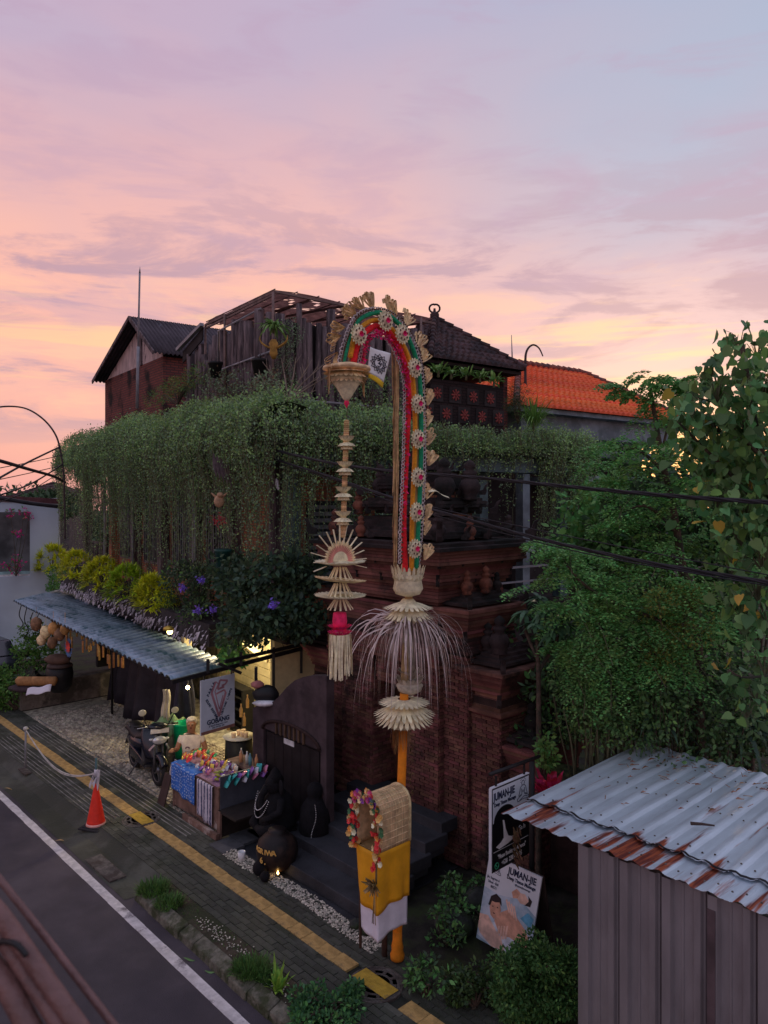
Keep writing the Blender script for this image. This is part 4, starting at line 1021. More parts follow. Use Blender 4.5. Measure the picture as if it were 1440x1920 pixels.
for k in range(150):
    an = random.uniform(0,6.28); r_ = .12*random.random()**.5; a = zz(1352,752)+V((math.cos(an)*r_,math.sin(an)*r_,0)); e = a+V((random.uniform(-.03,.03),random.uniform(-.03,.03),-random.uniform(.2,.42))); w = V((.005,.003,0))
    b.quad(a-w,a+w,e+w*.5,e-w*.5)
part('raffia_skirt', b, m_raf, pj)
# gold-green garland hanging by the pole
b = MB()
for k in range(240):
    t = random.random(); c = q_(770+random.uniform(-5,5), 1345+t*150, -.03+random.uniform(-.05,.05)); d = V((random.uniform(-1,1),random.uniform(-1,1),random.uniform(-1,1)))*.018; w = d.cross(V((.3,.5,.8)))*.5
    b.quad(c, c+d*.5+w, c+d, c+d*.5-w)
part('tinsel_garland', b, M('tinsel', (.20,.17,.05), .4, .3, 9, metal=.5, island=.5), pj)
# lantern cap at the arch tip
b = MB(); c = q_(650,688); b.lathe([(.0,.05),(.12,.04),(.27,-.0),(.28,-.03),(.22,-.05)], c, n=28); 
petalring(b, c+V((0,0,.01)), .06,.30,-.06,30,.034,-.15); petalring(b, c+V((0,0,-.02)), .12,.27,-.11,26,.032,-.1,.5); petalring(b, c+V((0,0,-.07)), .10,.22,-.12,22,.03,-.05)
part('lantern_cap', b, m_palm, pj)
b = MB().lathe([(.19,-.06),(.18,-.16),(.12,-.24),(.05,-.36),(.015,-.40)], c, n=24); part('lantern_cone', b, m_palm2, pj)
part('red_tip', MB().lathe([(.02,-.38),(.032,-.42),(.0,-.48)], c, n=10), m_mag, pj)
b = MB()
for sg in (-1,1):
    for k in range(10):
        a = c+V((sg*.26,random.uniform(-.02,.02),-.03)); e = a+V((random.uniform(-.02,.02),0,-random.uniform(.15,.32))); w = V((.008,0,0)); b.quad(a-w,a+w,e+w*.4,e-w*.4)
part('lantern_tassels', b, m_raf, pj, kind='stuff')
# ---------------------------------------------------------------- long hanging ornament
hg = thing('hanging_ornament', 'long palm-leaf ornament hanging from the pole tip with sun fan, discs and red-topped tassel', 'ornament', q_world if False else PT(638,1275,T0), math.atan2(v.y, v.x))
def h_(px, py, dy=0.0): p = loc_(hg, PT(px, py, T0+dy)); return V((p.x, dy, p.z))
cap_w = PT(652,745,T0)
part('string', MB().tube([loc_(hg, cap_w), h_(650,790)], .004, 5), m_holes, hg)
b = MB(); 
for k in range(60):
    t = k/59; b.sphere(h_(650-7*t, 790+215*t), (.034,.034,.020), 10, 5)
part('coiled_stem', b, m_raf, hg)
for px, py in ((650,832),(647,880),(644,927),(643,973)):
    b = MB(); c = h_(px, py)
    for i, (r_, dz) in enumerate(((.12,.05),(.13,-.02),(.10,-.07))): petalring(b, c+V((0,0,.02)), .02, r_, dz, 14, .034, .25 if i == 0 else -.3, .33*i)
    part('palm_whorl', b, m_palm2, hg)
c = h_(637,1052,-.02); b = MB(); b2 = MB(); m_pink = M('pink_palm', (.50,.20,.16), .8, .2, 9)
for i in range(23):
    an = math.pi*i/22; d = V((math.cos(an),0,math.sin(an))); petal(b, c+d*.08, d, (0,-1,0), .16, .018, .05)
    petal(b2, c+d*.09+V((0,-.012,0)), d, (0,-1,0), .10, .010, .05)
fan = part('sun_fan', b, m_palm, hg); part('pink_rays', b2, m_pink, fan)
part('fan_centre', MB().prism([c+V((math.cos(a)*.11,-.015,math.sin(a)*.11)) for a in np.linspace(0,math.pi,14)], (0,.02,0)), m_palm2, fan)
for i in range(15):
    an = math.radians(-14+208*i/14); d = V((math.cos(an),0,math.sin(an))); b = MB(); a = c+d*.20; e = c+d*random.uniform(.36,.44); b.bar(a, e, .018, .008); part('spike', b, m_palm2, fan)
for py, r_, tilt in ((1057,.285,0),(1090,.29,.12),(1120,.29,.02)):
    c2 = h_(638,py); b = MB(); R = Matrix.Rotation(tilt,3,'Y')
    b.lathe([(.05,.02),(r_*.6,-.005),(r_,.02),(r_,.032),(r_*.6,.012),(.05,.035)], c2, n=30, mat=R)
    for i in range(30):
        an = 2*math.pi*i/30; o = R@V((math.cos(an),math.sin(an),0)); petal(b, c2+o*r_*.82+V((0,0,.02)), o+V((0,0,.15)), (0,0,1), .07, .016, .1)
    part('leaf_disc', b, m_palm if py == 1090 else m_palm2, hg)
for y0, y1 in ((1064,1088),(1094,1118),(1124,1142)):
    b = MB()
    for i in range(14):
        an = 2*math.pi*i/14; o = V((math.cos(an),math.sin(an),0)); b.bar(h_(638,y0)+o*.07, h_(638,y1)+o*.15, .02, .006)
    part('leaf_struts', b, m_palm2, hg)
b = MB().lathe([(.075,-.0),(.085,.10),(.075,.19)], h_(637,1180), n=20)
for dz, r_ in ((-.01,.15),(-.08,.15)): petalring(b, h_(637,1178)+V((0,0,dz)), .07, r_, .04, 20, .022, .1)
part('red_collar', b, m_mag, hg)
b = MB()
for k in range(44):
    an = 2*math.pi*k/44; r_ = random.uniform(.09,.135); a = h_(637,1188)+V((math.cos(an)*r_,math.sin(an)*r_,0)); e = a+V((math.cos(an)*.02+random.uniform(-.02,.02),0,-random.uniform(.42,.52))); w = V((-math.sin(an),math.cos(an),0))*.011
    m2 = a.lerp(e,.5)+V((random.uniform(-.015,.015),0,0)); b.quad(a-w,a+w,m2+w,m2-w); b.quad(m2-w,m2+w,e+w*.7,e-w*.7)
part('strip_tassel', b, m_palm2, hg)
# ---------------------------------------------------------------- flag in the arch
fl = thing('festival_flag', 'small white flag with black star emblem and yellow hem hanging inside the arch', 'flag', PT(700,735,T0-.13), math.atan2(v.y, v.x))
def f_(px, py, dy=0.0): p = loc_(fl, PT(px, py, T0-.13)); return V((p.x, dy, p.z))
tl_, tr_, br_, bl_ = f_(694,650), f_(731,663), f_(719,727), f_(691,708)
def fp(a, c): 
    p = tl_.lerp(tr_, a).lerp(bl_.lerp(br_, a), c); return V((p.x, .015*math.sin(a*5+c*3), p.z))
part('cloth', MB().grid(lambda a, c: fp(a, c*.84), 10, 12), M('flag_white', (.66,.64,.72), .8, .06), fl, solid=.002)
part('yellow_hem', MB().grid(lambda a, c: fp(a, .84+.16*c)+V((0,0,-.001)), 10, 3), M('flag_yellow', (.72,.40,.02), .8), fl, solid=.002)
m_ink = M('flag_ink', (.03,.03,.05), .8)
def stroke(b, uv, r_=.0045, closed=False, off=-.008, f=None):
    pts = [ (f or fp)(a, c)+V((0,off,0)) for a, c in uv]
    if closed: pts.append(pts[0])
    b.tube(pts, r_, 4)
b = MB(); cc = (.5,.42)
for n_, r0, r1, ph in ((12,.42,.30,0),(12,.34,.25,.26),(24,.24,.20,0)):
    stroke(b, [(cc[0]+(r0 if k%2 == 0 else r1)*math.cos(2*math.pi*k/(n_*2)+ph), cc[1]+(r0 if k%2 == 0 else r1)*.72*math.sin(2*math.pi*k/(n_*2)+ph)) for k in range(n_*2)], .005, True)
stroke(b, [(.42,.34),(.50,.31),(.55,.35),(.50,.40),(.45,.41),(.53,.42),(.57,.47),(.50,.53),(.42,.50)], .007); stroke(b, [(.56,.42),(.62,.38),(.64,.44)], .006); stroke(b, [(.46,.26),(.52,.29),(.58,.25)], .005)
part('star_emblem', b, m_ink, fl)
# ---------------------------------------------------------------- offering shrine on the pole with flower garland and cloth
sh = thing('offering_shrine', 'woven bamboo offering shrine with flower garland, orange cloth skirt and white under-cloth', 'shrine', G(715,1790), RS)
cz = loc_(sh, P(708,1601,8.66)); X1, Y0 = cz.x, cz.y; X0 = loc_(sh, P(672,1580,8.93)).x; Y1 = Y0+.52; ZT = cz.z
def skirt(z0, z1, amp, sl=0.0, xo=0.0):
    per = [(X0,Y1),(X0,Y0),(X1,Y0),(X1,Y1)]; b = MB(); pts = []; seg = [12,20,26]
    for (a, c), n_ in zip(zip(per, per[1:]), seg):
        for i in range(n_): t = i/n_; pts.append((a[0]+(c[0]-a[0])*t, a[1]+(c[1]-a[1])*t))
    pts.append(per[-1]); n_ = len(pts)-1
    def fn(a, c):
        k = a*n_; i = min(int(k), n_-1); x = pts[i][0]+(pts[i+1][0]-pts[i][0])*(k-i); y = pts[i][1]+(pts[i+1][1]-pts[i][1])*(k-i)
        w = amp*c*(math.sin(k*.42)+.5*math.sin(k*.19+2))
        cx_, cy_ = (X0+X1)/2, (Y0+Y1)/2; dx, dy = x-cx_, y-cy_; L_ = math.hypot(dx, dy)
        return V((x+dx/L_*(w+xo)-.03*c*0, y+dy/L_*(w+xo), z1+(z0-z1)*c+.025*math.sin(k*.16)*c))
    return b.grid(fn, n_, 12)
m_ycl = M('orange_satin', (.74,.29,.012), .6, .1, 5, .2); m_wcl = M('white_satin', (.60,.57,.66), .6, .08, 5, .2)
zc = loc_(sh, P(735,1700,8.7)).z; zb = loc_(sh, P(735,1762,8.7)).z
part('orange_skirt', skirt(zc-.04, ZT, .030, xo=.014), m_ycl, sh, solid=.003)
part('white_skirt', skirt(zb, zc+.02, .012, xo=-.022), m_wcl, sh, solid=.003)
part('platform', MB().box(X0+.01,X1-.01,Y0+.01,Y1,ZT-.04,ZT), m_bam, sh)
for x in (X0+.02, X1-.02): part('leg', MB().tube([(x,Y0+.03,0.0 if x < 0 else .3),(x,Y0+.03,ZT)], .018, 6), M('dark_pole', (.07,.04,.03)), sh) if x < (X0+X1)/2 else None
part('side_pole', MB().tube([(X0-.03,Y1-.05,-.02),(X0-.02,Y1-.05,ZT)], .035, 8), M('dark_pole', (.07,.04,.03)), sh)
m_wv = M('woven_bamboo', (.52,.38,.22), .75, .25, 10, .3)
hw = (X1-X0)/2; hx = (X0+X1)/2; HT = .62
def vault(a, c, r=0.0):
    th = math.pi*(1-a); 
    if a < .25: p = (X0-r, ZT+ (HT-hw)*a/.25)
    elif a > .75: p = (X1+r, ZT+(HT-hw)*(1-a)/.25)
    else:
        th = math.pi*(1-(a-.25)/.5); p = (hx+(hw+r)*math.cos(th), ZT+HT-hw+(hw+r)*math.sin(th)*.95)
    return V((p[0], Y0+(Y1-Y0)*c, p[1]))
part('woven_vault', MB().grid(lambda a, c: vault(a, c), 30, 8), m_wv, sh, solid=.01)
b = MB()
for k in range(26): b.tube([vault(i/24, (k+.5)/26, .012) for i in range(25)], .0045, 4)
for k in range(22): b.tube([vault((k+.5)/22, i/8, .015) for i in range(9)], .005, 4)
part('weave_strips', b, m_palm, sh, kind='stuff')
part('vault_rim', MB().tube([vault(i/24, 1, .01) for i in range(25)], .02, 6), m_palm, sh); part('back_panel', MB().prism([vault(i/16, .98, -.02) for i in range(17)], (0,.01,0)), m_wv, sh)
cols = [(.55,.35,.12),(.60,.05,.05),(.70,.50,.25),(.25,.06,.35),(.65,.25,.05),(.06,.16,.07),(.75,.65,.45),(.5,.08,.2)]
fm = [M('blossom_%s' % n_, c_, .7, .2, 9) for n_, c_ in zip(('cream','red','straw','purple','orange','leaf','ivory','pink'), cols)]
for k in range(120):
    a = k/119; p = vault(a, -.02, .02)+V((random.uniform(-.045,.055), random.uniform(-.07,.03), random.uniform(-.045,.05)))
    if a > .6: p.z -= (a-.6)*.35; p.x += .01
    i = random.choice((0,1,2,6,4,1,0)) if .3 > a or a > .7 else random.choice((3,1,2,7,0,4)); i = 5 if random.random() < .13 else i
    b = MB(); nn = V((random.uniform(-.5,.5),-1,random.uniform(-.3,.6))).normalized(); x = nn.cross(V((0,0,1))).normalized(); y = nn.cross(x)
    for j in range(6):
        an = j*math.pi/3; petal(b, p, x*math.cos(an)+y*math.sin(an)+nn*.5, nn, .042, .017, .2)
    b.sphere(p+nn*.008, .010, 6, 4); part('blossom', b, fm[i], sh)
# drooping starburst of dried leaves on the front
c = V((X1+.01, Y0-.03, loc_(sh, P(712,1660,8.6)).z)); b = MB()
b.tube([V((X1,Y0-.02,ZT)), c+V((0,0,.1)), c], .012, 6)
for k in range(60):
    d = V((random.uniform(-1,1),random.uniform(-1,0),random.uniform(-1,1))).normalized(); petal(b, c+V((0,-.03,0)), d, (0,-1,0), random.uniform(.07,.15), .014, .2)
for k in range(3): b.tube([c+V((random.uniform(-.03,.03),-.03,0)), c+V((random.uniform(-.04,.04),-.04,-.45))], .006, 4)
part('starburst', b, M('dried_leaf', (.22,.16,.07), .85, .3, 9, island=.3), sh)
# small notice disc beside it
# ================================================================ SHED (bottom right)
RV = math.atan2(v.y, v.x)
shed = thing('metal_shed', 'grey sheet metal shed with a silvery rust-edged corrugated roof', 'shed', S(6.55,4.1,0), RS)
def mat_roof():
    m = M('zinc_sheet', (.47,.55,.61), .45, .16, 1.5, .25, c2=(.30,.35,.39), c2at=(.5,.7), metal=.3, bscale=60, stretch=(3,.5,1)); t = m.node_tree
    if t.get('rusted'): return m
    b = t.nodes['Principled BSDF']; old = b.inputs['Base Color'].links[0].from_socket
    tcn = t.nodes.new('ShaderNodeTexCoord'); sp = t.nodes.new('ShaderNodeSeparateXYZ'); t.links.new(tcn.outputs['Object'], sp.inputs[0])
    mp = t.nodes.new('ShaderNodeMapping'); mp.inputs['Scale'].default_value = (4.6,.30,1); t.links.new(tcn.outputs['Object'], mp.inputs[0])
    n = t.nodes.new('ShaderNodeTexNoise'); n.inputs['Scale'].default_value = 1.25; n.inputs['Detail'].default_value = 5; n.inputs['Roughness'].default_value = .55; t.links.new(mp.outputs[0], n.inputs['Vector'])
    near_ = mrange(sp.outputs[1], .75, .25, .0, .15, nt=t)
    f = mrange(math_('ADD', n.outputs['Fac'], near_, nt=t), .635, .71, nt=t)
    n2 = t.nodes.new('ShaderNodeTexNoise'); n2.inputs['Scale'].default_value = 9; n2.inputs['Detail'].default_value = 6; t.links.new(mp.outputs[0], n2.inputs['Vector'])
    rc = mixc(mrange(n2.outputs['Fac'], .4, .62, nt=t), (.13,.03,.022,1), (.34,.085,.035,1), nt=t)
    t.links.new(mixc(f, old, rc, nt=t), b.inputs['Base Color'])
    t.links.new(mrange(f, 0, 1, .35, 0, nt=t), b.inputs['Metallic']); t.links.new(mrange(f, 0, 1, .45, .9, nt=t), b.inputs['Roughness'])
    t['rusted'] = 1; return m
m_zn = mat_roof()
e0 = loc_(shed, P(940,1525,8.1)); e1 = loc_(shed, P(1225,1399,10.15)); ZS = e0.z; SL = (e1.z-e0.z)/(e1.y-e0.y); print('shed', e0, e1)
def rib(x):   # trapezoid rib profile, period .24
    f = ((x/.24)%1.0); return .024*min(1, max(0, 1-abs(f-.5)*5+.35)) if abs(f-.5) < .28 else 0.0
def panel(x0, x1, y0, y1, dz, name='roof_panel', jag=0.0, mat=None):
    b = MB(); n_ = int((x1-x0)/.02); js = [random.uniform(-jag,jag) for _ in range(n_+1)]
    def fn(a, c):
        x = x0+(x1-x0)*a; i = min(n_, int(a*n_+.5)); y = y0+(y1-y0)*c
        if c == 0: y += js[i]+jag*1.4*math.sin(x*9)
        sag = -.035*math.sin(max(0,(x+1)*1.1))*c
        return V((x, y, ZS+SL*(y-e0.y)+rib(x)+dz+sag+.006*math.sin(x*3+y*2)))
    return part(name, b.grid(fn, n_, 8, smooth=False), mat or m_zn, shed, solid=.003)
xl = e0.x; W = 1.0
for k in range(4): panel(xl+k*W-.0, xl+(k+1)*W+.05, e0.y, .50, .005+.004*(k%2), jag=.006)
for k in range(4): panel(xl+k*W-.0, xl+(k+1)*W+.05, e0.y+.44, e1.y, .026+.004*(k%2), jag=.012)
b = MB(); pts = [V((xl+.02+i*.04, e0.y+.452+.018*math.sin((xl+i*.04)*9)+random.uniform(-.006,.006), ZS+SL*.45+rib(xl+i*.04)+.030)) for i in range(99)]
b.tube(pts, .010, 5, flat=1.0); part('overlap_line', b, M('tar', (.012,.013,.016), .7), shed)  # dark line along the jagged overlap of the roof panels
m_sh = M('shed_sheet', (.215,.20,.21), .45, .15, 1.6, .12, c2=(.14,.125,.13), c2at=(.50,.75), metal=.35, stretch=(2,2,.6))
m_shd = M('shed_seam', (.05,.042,.046), .6)
# folded wall panels
x = -.0; k = 0
while x < 4.0:
    w = .42; b = MB()
    prof = [(0,.0),(.02,-.040),(.10,-.040),(.12,0),(.19,0),(.195,-.008),(.21,-.008),(.215,0),(.30,0),(.315,-.030),(.37,-.030),(.385,0),(w-.012,0)]
    vs_ = [(x+p, q, z) for z in (0.0, ZS-.03) for p, q in prof]; n_ = len(prof)
    b.add(vs_, [(i,i+1,n_+i+1,n_+i) for i in range(n_-1)]); part('wall_panel', b, m_sh, shed, solid=.004)
    part('joint_strip', MB().box(x+w-.014,x+w-.004,-.004,.01,0,ZS-.03).box(x+w+.004,x+w+.016,-.004,.01,0,ZS-.03), m_shd, shed)
    x += w; k += 1
b = MB()
for y in np.arange(.02, 3.0, .35): b.box(-.012,.0,y,y+.30,0,ZS-.02)
part('side_wall', b, m_sh, shed, kind='stuff'); part('side_frame', MB().box(.0,.05,.02,3.0,0,ZS-.03), m_shd, shed)
part('corner_trim', MB().box(-.02,.03,-.03,.02,0,ZS-.02), m_sh, shed)
lx = loc_(shed, PS(1333,1870,6.5)).x
b = MB().box(lx-.035,lx+.035,-.05,-.02,.5,ZS-.15); part('door_edge', b, M('door_edge', (.07,.05,.055), .7), shed)
b = MB().box(lx-.02,lx+.02,-.075,-.05,.85,1.05).tube([(lx-.015,-.06,1.0),(lx-.015,-.11,.98),(lx-.015,-.11,.82),(lx-.015,-.06,.80)], .008, 6); part('latch', b, m_iron, shed)
b = MB()
for yy in (.12,.62,1.6,2.6):
    for i in range(34):
        xx = xl+.12+i*.12; b.lathe([(.011,0),(.009,.008),(0,.010)], (xx, e0.y+yy, ZS+SL*yy+rib(xx)+.030), n=7)
part('roof_screws', b, m_iron, shed, kind='stuff')
# debris lying on the roof
deb = M('roof_leaf', (.22,.10,.05), .9, .4, 9, island=.4); m_tw = M('twig', (.05,.035,.03), .9)
for i, (px, py, D, L_, lb) in enumerate(((1335,1520,7.7,.10,'curled brown leaf near the middle of the shed roof'),(1385,1482,8.1,.09,'rust-red dry leaf right of the centre of the shed roof'),(1222,1425,9.5,.12,'dry brown leaf at the back left of the shed roof'),(1210,1440,9.3,.10,'dark leaf scrap near the back edge of the shed roof'))):
    q = P(px, py, 8); w = loc_(shed, q); 
    # ray to the roof plane
    d = (q-cam.location); z_t = None
    for it in range(60):
        p_ = cam.location+d*(.6+it*.015); l = loc_(shed, p_)
        if l.z < ZS+SL*(l.y-e0.y)+.06: break
    q = p_; b = MB(); b.grid(lambda a, c: (q.x+(a-.5)*L_, q.y+(c-.5)*L_*.45*(1-abs(a-.5)*1.7)+(a-.5)*.05, q.z+.02*math.sin(a*3)+.0), 5, 2)
    single('dry_leaf', b, deb, lb, 'leaf', solid=.002)
b = MB()
for i in range(70):
    x_ = xl+.15+random.random()*.7+random.random()**2*2; y_ = e1.y-.15-random.random()*1.0*(1 if random.random() < .75 else 2.2); z_ = ZS+SL*(y_-e0.y)+.055
    a = random.uniform(0,3.1); L_ = random.uniform(.03,.12); b.tube([(x_,y_,z_),(x_+math.cos(a)*L_,y_+math.sin(a)*L_,z_+random.uniform(-.01,.02))], .004, 4)
    if i%2 == 0: b.quad((x_,y_,z_+.006),(x_+.03,y_+.01,z_+.012),(x_+.05,y_+.04,z_+.008),(x_+.01,y_+.03,z_+.015))
o = part('twig_litter', b, deb, None, kind='stuff'); o.location = shed.location; o.rotation_euler = shed.rotation_euler
tag(o, 'twigs and leaf crumbs gathered at the back left of the shed roof', 'debris')
q = loc_(shed, P(1316,1530,7.62)); b = MB().tube([(q.x-.09,q.y-.06,ZS+.09),(q.x,q.y,ZS+.095),(q.x+.1,q.y+.07,ZS+.09)], [.018,.014,.008], 6)
o = part('stick', b, m_tw, None); o.location = shed.location; o.rotation_euler = shed.rotation_euler; tag(o, 'dark burnt stick lying across the ribs of the shed roof', 'stick')
# ================================================================ MASSAGE SIGNS
m_wb = M('sign_white', (.52,.55,.60), .6, .08, 2); m_bk = M('sign_black', (.006,.006,.008), .45, .2); m_tx = M('sign_ink', (.015,.02,.05), .6); m_wt = M('sign_pale', (.62,.63,.66), .6)
sA = P(922,1480,8.75); sA2 = PT(992,1450,sA.dot(u)); TA = sA.dot(u)
s1 = thing('hanging_massage_sign', 'black and white hanging sign reading JUMAN-JIE with booking number partly behind the shed eave', 'sign', PT(930,1632,TA), RV)
def g1(px, py): return loc_(s1, PT(px, py, TA))
a0 = g1(922,1480); a1 = g1(992,1451); w1 = a1.x-a0.x; zt, zb_ = a0.z, g1(930,1634).z; x0 = a0.x
part('panel', MB().box(x0,x0+w1,0,.03,zb_,zt), m_bk, s1)
part('white_field', MB().box(x0+.02,x0+w1-.012,-.003,-.0005,zb_+.58*(zt-zb_),zt-.02), m_wb, s1)
part('white_edge', MB().box(x0-.012,x0,-.004,.034,zb_,zt).box(x0,x0+w1,-.004,.034,zt,zt+.012), m_wb, s1)
hS = zt-zb_
text('JUMAN-JIE', .125, (x0+.03,-.005,zt-.15), (1,0,0), (0,0,1), m_tx, s1, bold=.004, align='LEFT', sx=.72)
text('Deep Tissue Massage', .062, (x0+.04,-.005,zt-.225), (1,0,0), (0,0,1), m_tx, s1, bold=.0015, align='LEFT', sx=.78)
def ink(b, pts, r_=.004, closed=False):
    p = smooth_([V(q) for q in pts]+([V(pts[0])] if closed else []), 4); return b.tube(p, r_, 4)
def yogi(b, cx, cz, s_, y=-.006, r_=.004):
    f = lambda pts: [(cx+a*s_, y, cz+c*s_) for a, c in pts]
    ink(b, f([(math.cos(a)*.13, .62+math.sin(a)*.15) for a in np.linspace(0,6,10)]), r_, True)
    ink(b, f([(-.08,.48),(-.25,.38),(-.34,.1),(-.42,-.12),(-.20,-.05)]), r_); ink(b, f([(.08,.48),(.25,.38),(.34,.1),(.42,-.12),(.2,-.05)]), r_)
    ink(b, f([(-.16,.3),(-.12,.0),(-.2,-.12)]), r_); ink(b, f([(.16,.3),(.12,.0),(.2,-.12)]), r_)
    ink(b, f([(-.2,-.12),(-.55,-.25),(-.5,-.42),(0,-.36),(.5,-.42),(.55,-.25),(.2,-.12)]), r_); ink(b, f([(-.4,-.42),(.1,-.22),(.45,-.32)]), r_)
    ink(b, f([(math.cos(a)*.06, .12+math.sin(a)*.06) for a in np.linspace(0,6,7)]), r_*.7, True)
    for k in range(9):
        a = math.pi*(.05+.9*k/8); ink(b, f([(math.cos(a)*.22,.66+math.sin(a)*.24),(math.cos(a)*.25,.66+math.sin(a)*.27),(math.cos(a)*.29,.66+math.sin(a)*.30)]), r_*.8)
b = MB(); yogi(b, x0+w1*.82, zt-.20, .20); part('seated_figure_mark', b, m_tx, s1)
cxs, czs = x0+w1*.33, zb_+.58*hS
part('dark_head_shape', MB().prism([(cxs+.19*math.cos(a)*1.1,-.004,czs-.002+.17*math.sin(a)) for a in np.linspace(0,math.pi,16)], (0,-.002,0)), m_bk, s1)
b = MB(); 
b.prism([(x0+w1*q,-.007,zb_+hS*r_) for q, r_ in ((.27,.58),(.31,.57),(.35,.46),(.42,.36),(.52,.33),(.66,.36),(.62,.31),(.42,.27),(.18,.25),(.10,.29),(.22,.32),(.30,.36),(.29,.48))], (0,.001,0)); part('pale_hand_shape', b, m_wt, s1)
text('Go In', .085, (x0+w1*.70,-.006,zb_+.355*hS), (1,0,0), (0,0,1), m_wt, s1, align='LEFT', sx=.7)
part('rule', MB().box(x0+.03,x0+w1-.02,-.004,-.001,zb_+.232*hS,zb_+.237*hS), m_wt, s1)
text('"Please Booking in Advance"', .072, (x0+w1*.52,-.006,zb_+.135*hS), (1,0,0), (0,0,1), m_wt, s1, sx=.66, bold=.001)
text('+628  238 668 25', .078, (x0+w1*.24,-.006,zb_+.045*hS), (1,0,0), (0,0,1), m_wt, s1, align='LEFT', sx=.72, bold=.001)
b = MB().tube([(x0+w1*.12+.035*math.cos(a),-.006,zb_+.065*hS+.035*math.sin(a)) for a in np.linspace(0,6.28,16)], .005, 4, caps=False).tube([(x0+w1*.12-.012,-.006,zb_+.065*hS+.015),(x0+w1*.12-.008,-.006,zb_+.065*hS-.006),(x0+w1*.12+.014,-.006,zb_+.065*hS-.014)], .006, 4); part('phone_logo', b, M('logo_green', (.05,.40,.20), .6), s1)
part('bracket_arm', MB().tube([g1(918,1452), g1(1012,1418)+V((0,0,0))], .022, 6), m_black, s1)
part('post', MB().tube([(x0+w1+.13,.05,-zb_+ -1.0 if False else -s1.location.z),(x0+w1+.13,.05,zt+.14)], .035, 8), m_black, s1)
part('strap', MB().box(x0+.08,x0+.1,0,.02,zt,zt+.13).box(x0+w1-.1,x0+w1-.08,0,.02,zt,zt+.16), m_black, s1)
b = MB()
for k in range(40):
    c = V((x0+w1*.52+random.uniform(-.05,.05),-.05+random.uniform(-.03,.02),zb_+hS*random.uniform(.02,.50))); d = V((random.uniform(-.4,.4),-.2,-1)).normalized(); petal(b, c, d, (0,-1,0), random.uniform(.05,.10), .014, .3)
o = part('dry_vine', b, M('dry_vine_leaf', (.16,.09,.05), .9, .4, 9, island=.4), s1)
# A-frame poster
bl_ = PS(893,1758,7.35); s2 = thing('massage_poster_stand', 'leaning poster board reading JUMAN-JIE with a back massage picture, below the hanging sign', 'sign', V((bl_.x,bl_.y,0)), RS)
def g2_(px, py): return loc_(s2, PS(px, py, 7.35+max(0,(1757-py))/1757*1.0*1.2 if False else 7.35))
b0 = g2_(893,1758); t0 = g2_(915,1605); t1 = g2_(990,1641); hP = 1.05; w2 = .80; lean = .14; z0_ = b0.z
def pp(a, c, off=0.0): return V((b0.x+w2*a+.10*c, -off+lean*c, z0_+hP*c))
part('board', MB().add([pp(0,0),pp(1,0),pp(1,1),pp(0,1),pp(0,0,-.02),pp(1,0,-.02),pp(1,1,-.02),pp(0,1,-.02)], [(0,1,2,3),(7,6,5,4),(0,4,5,1),(1,5,6,2),(2,6,7,3),(3,7,4,0)]), m_wb, s2)
part('back_leg', MB().add([pp(0,1,-.03),pp(1,1,-.03),(b0.x+w2,.55,-.0),(b0.x,.55,-.0),pp(0,1,-.05),pp(1,1,-.05),(b0.x+w2,.57,-.0),(b0.x,.57,-.0)], [(0,1,2,3),(7,6,5,4),(0,4,5,1),(1,5,6,2),(2,6,7,3),(3,7,4,0)]), M('board_back', (.05,.035,.03), .9), s2)
def flat(name, uv, mat, off): 
    return part(name, MB().add([pp(a, c, off) for a, c in uv], [tuple(range(len(uv)))]), mat, s2)
flat('picture_field', [(0,0),(1,0),(1,.55),(.7,.66),(.3,.60),(0,.62)], M('print_teal', (.24,.36,.45), .6, .3, 3, c2=(.45,.50,.58), c2at=(.4,.6)), .0015)
mk = lambda n_, c_: M(n_, c_, .6, .25, 8)
sk = mk('print_skin', (.50,.27,.19)); sk2 = mk('print_skin_light', (.62,.40,.32)); hr = mk('print_hair', (.025,.018,.02)); cl_ = mk('print_linen', (.50,.52,.58))
flat('printed_towel', [(0,.05),(.28,0),(.95,.0),(1,.15),(.86,.22),(.55,.24),(.30,.28),(.1,.22)], cl_, .0022)
flat('printed_back', [(.28,.30),(.38,.42),(.52,.50),(.66,.46),(.86,.36),(.97,.26),(.98,.14),(.80,.18),(.60,.20),(.44,.16)], sk, .0030)
flat('printed_arm', [(0,.30),(.16,.32),(.34,.20),(.46,.14),(.56,.02),(.30,.0),(.06,.08),(.0,.14)], sk2, .0036)
flat('printed_face', [(.16,.42),(.20,.34),(.27,.31),(.35,.35),(.38,.44),(.34,.52),(.25,.53),(.18,.49)], sk, .0042)
flat('printed_hair', [(.13,.44),(.16,.55),(.25,.60),(.35,.57),(.38,.49),(.33,.52),(.25,.50),(.19,.50),(.17,.44)], hr, .0048)
for a, c, w_ in ((.22,.445,.035),(.31,.455,.035),(.26,.375,.05)): flat('printed_feature', [(a-w_/2,c),(a,c-.008),(a+w_/2,c),(a,c+.008)], hr, .0052)
for k in range(4): flat('printed_finger', [(.38+.045*k,.10+.02*k),(.42+.045*k,.10+.02*k),(.40+.05*k,.27+.015*k),(.375+.05*k,.26+.015*k)], sk2, .0046)
for k in range(4): flat('printed_finger', [(.52+.05*k,.46-.015*k),(.55+.05*k,.46-.015*k),(.46+.05*k,.60-.01*k),(.435+.05*k,.58-.01*k)], sk2, .0046)
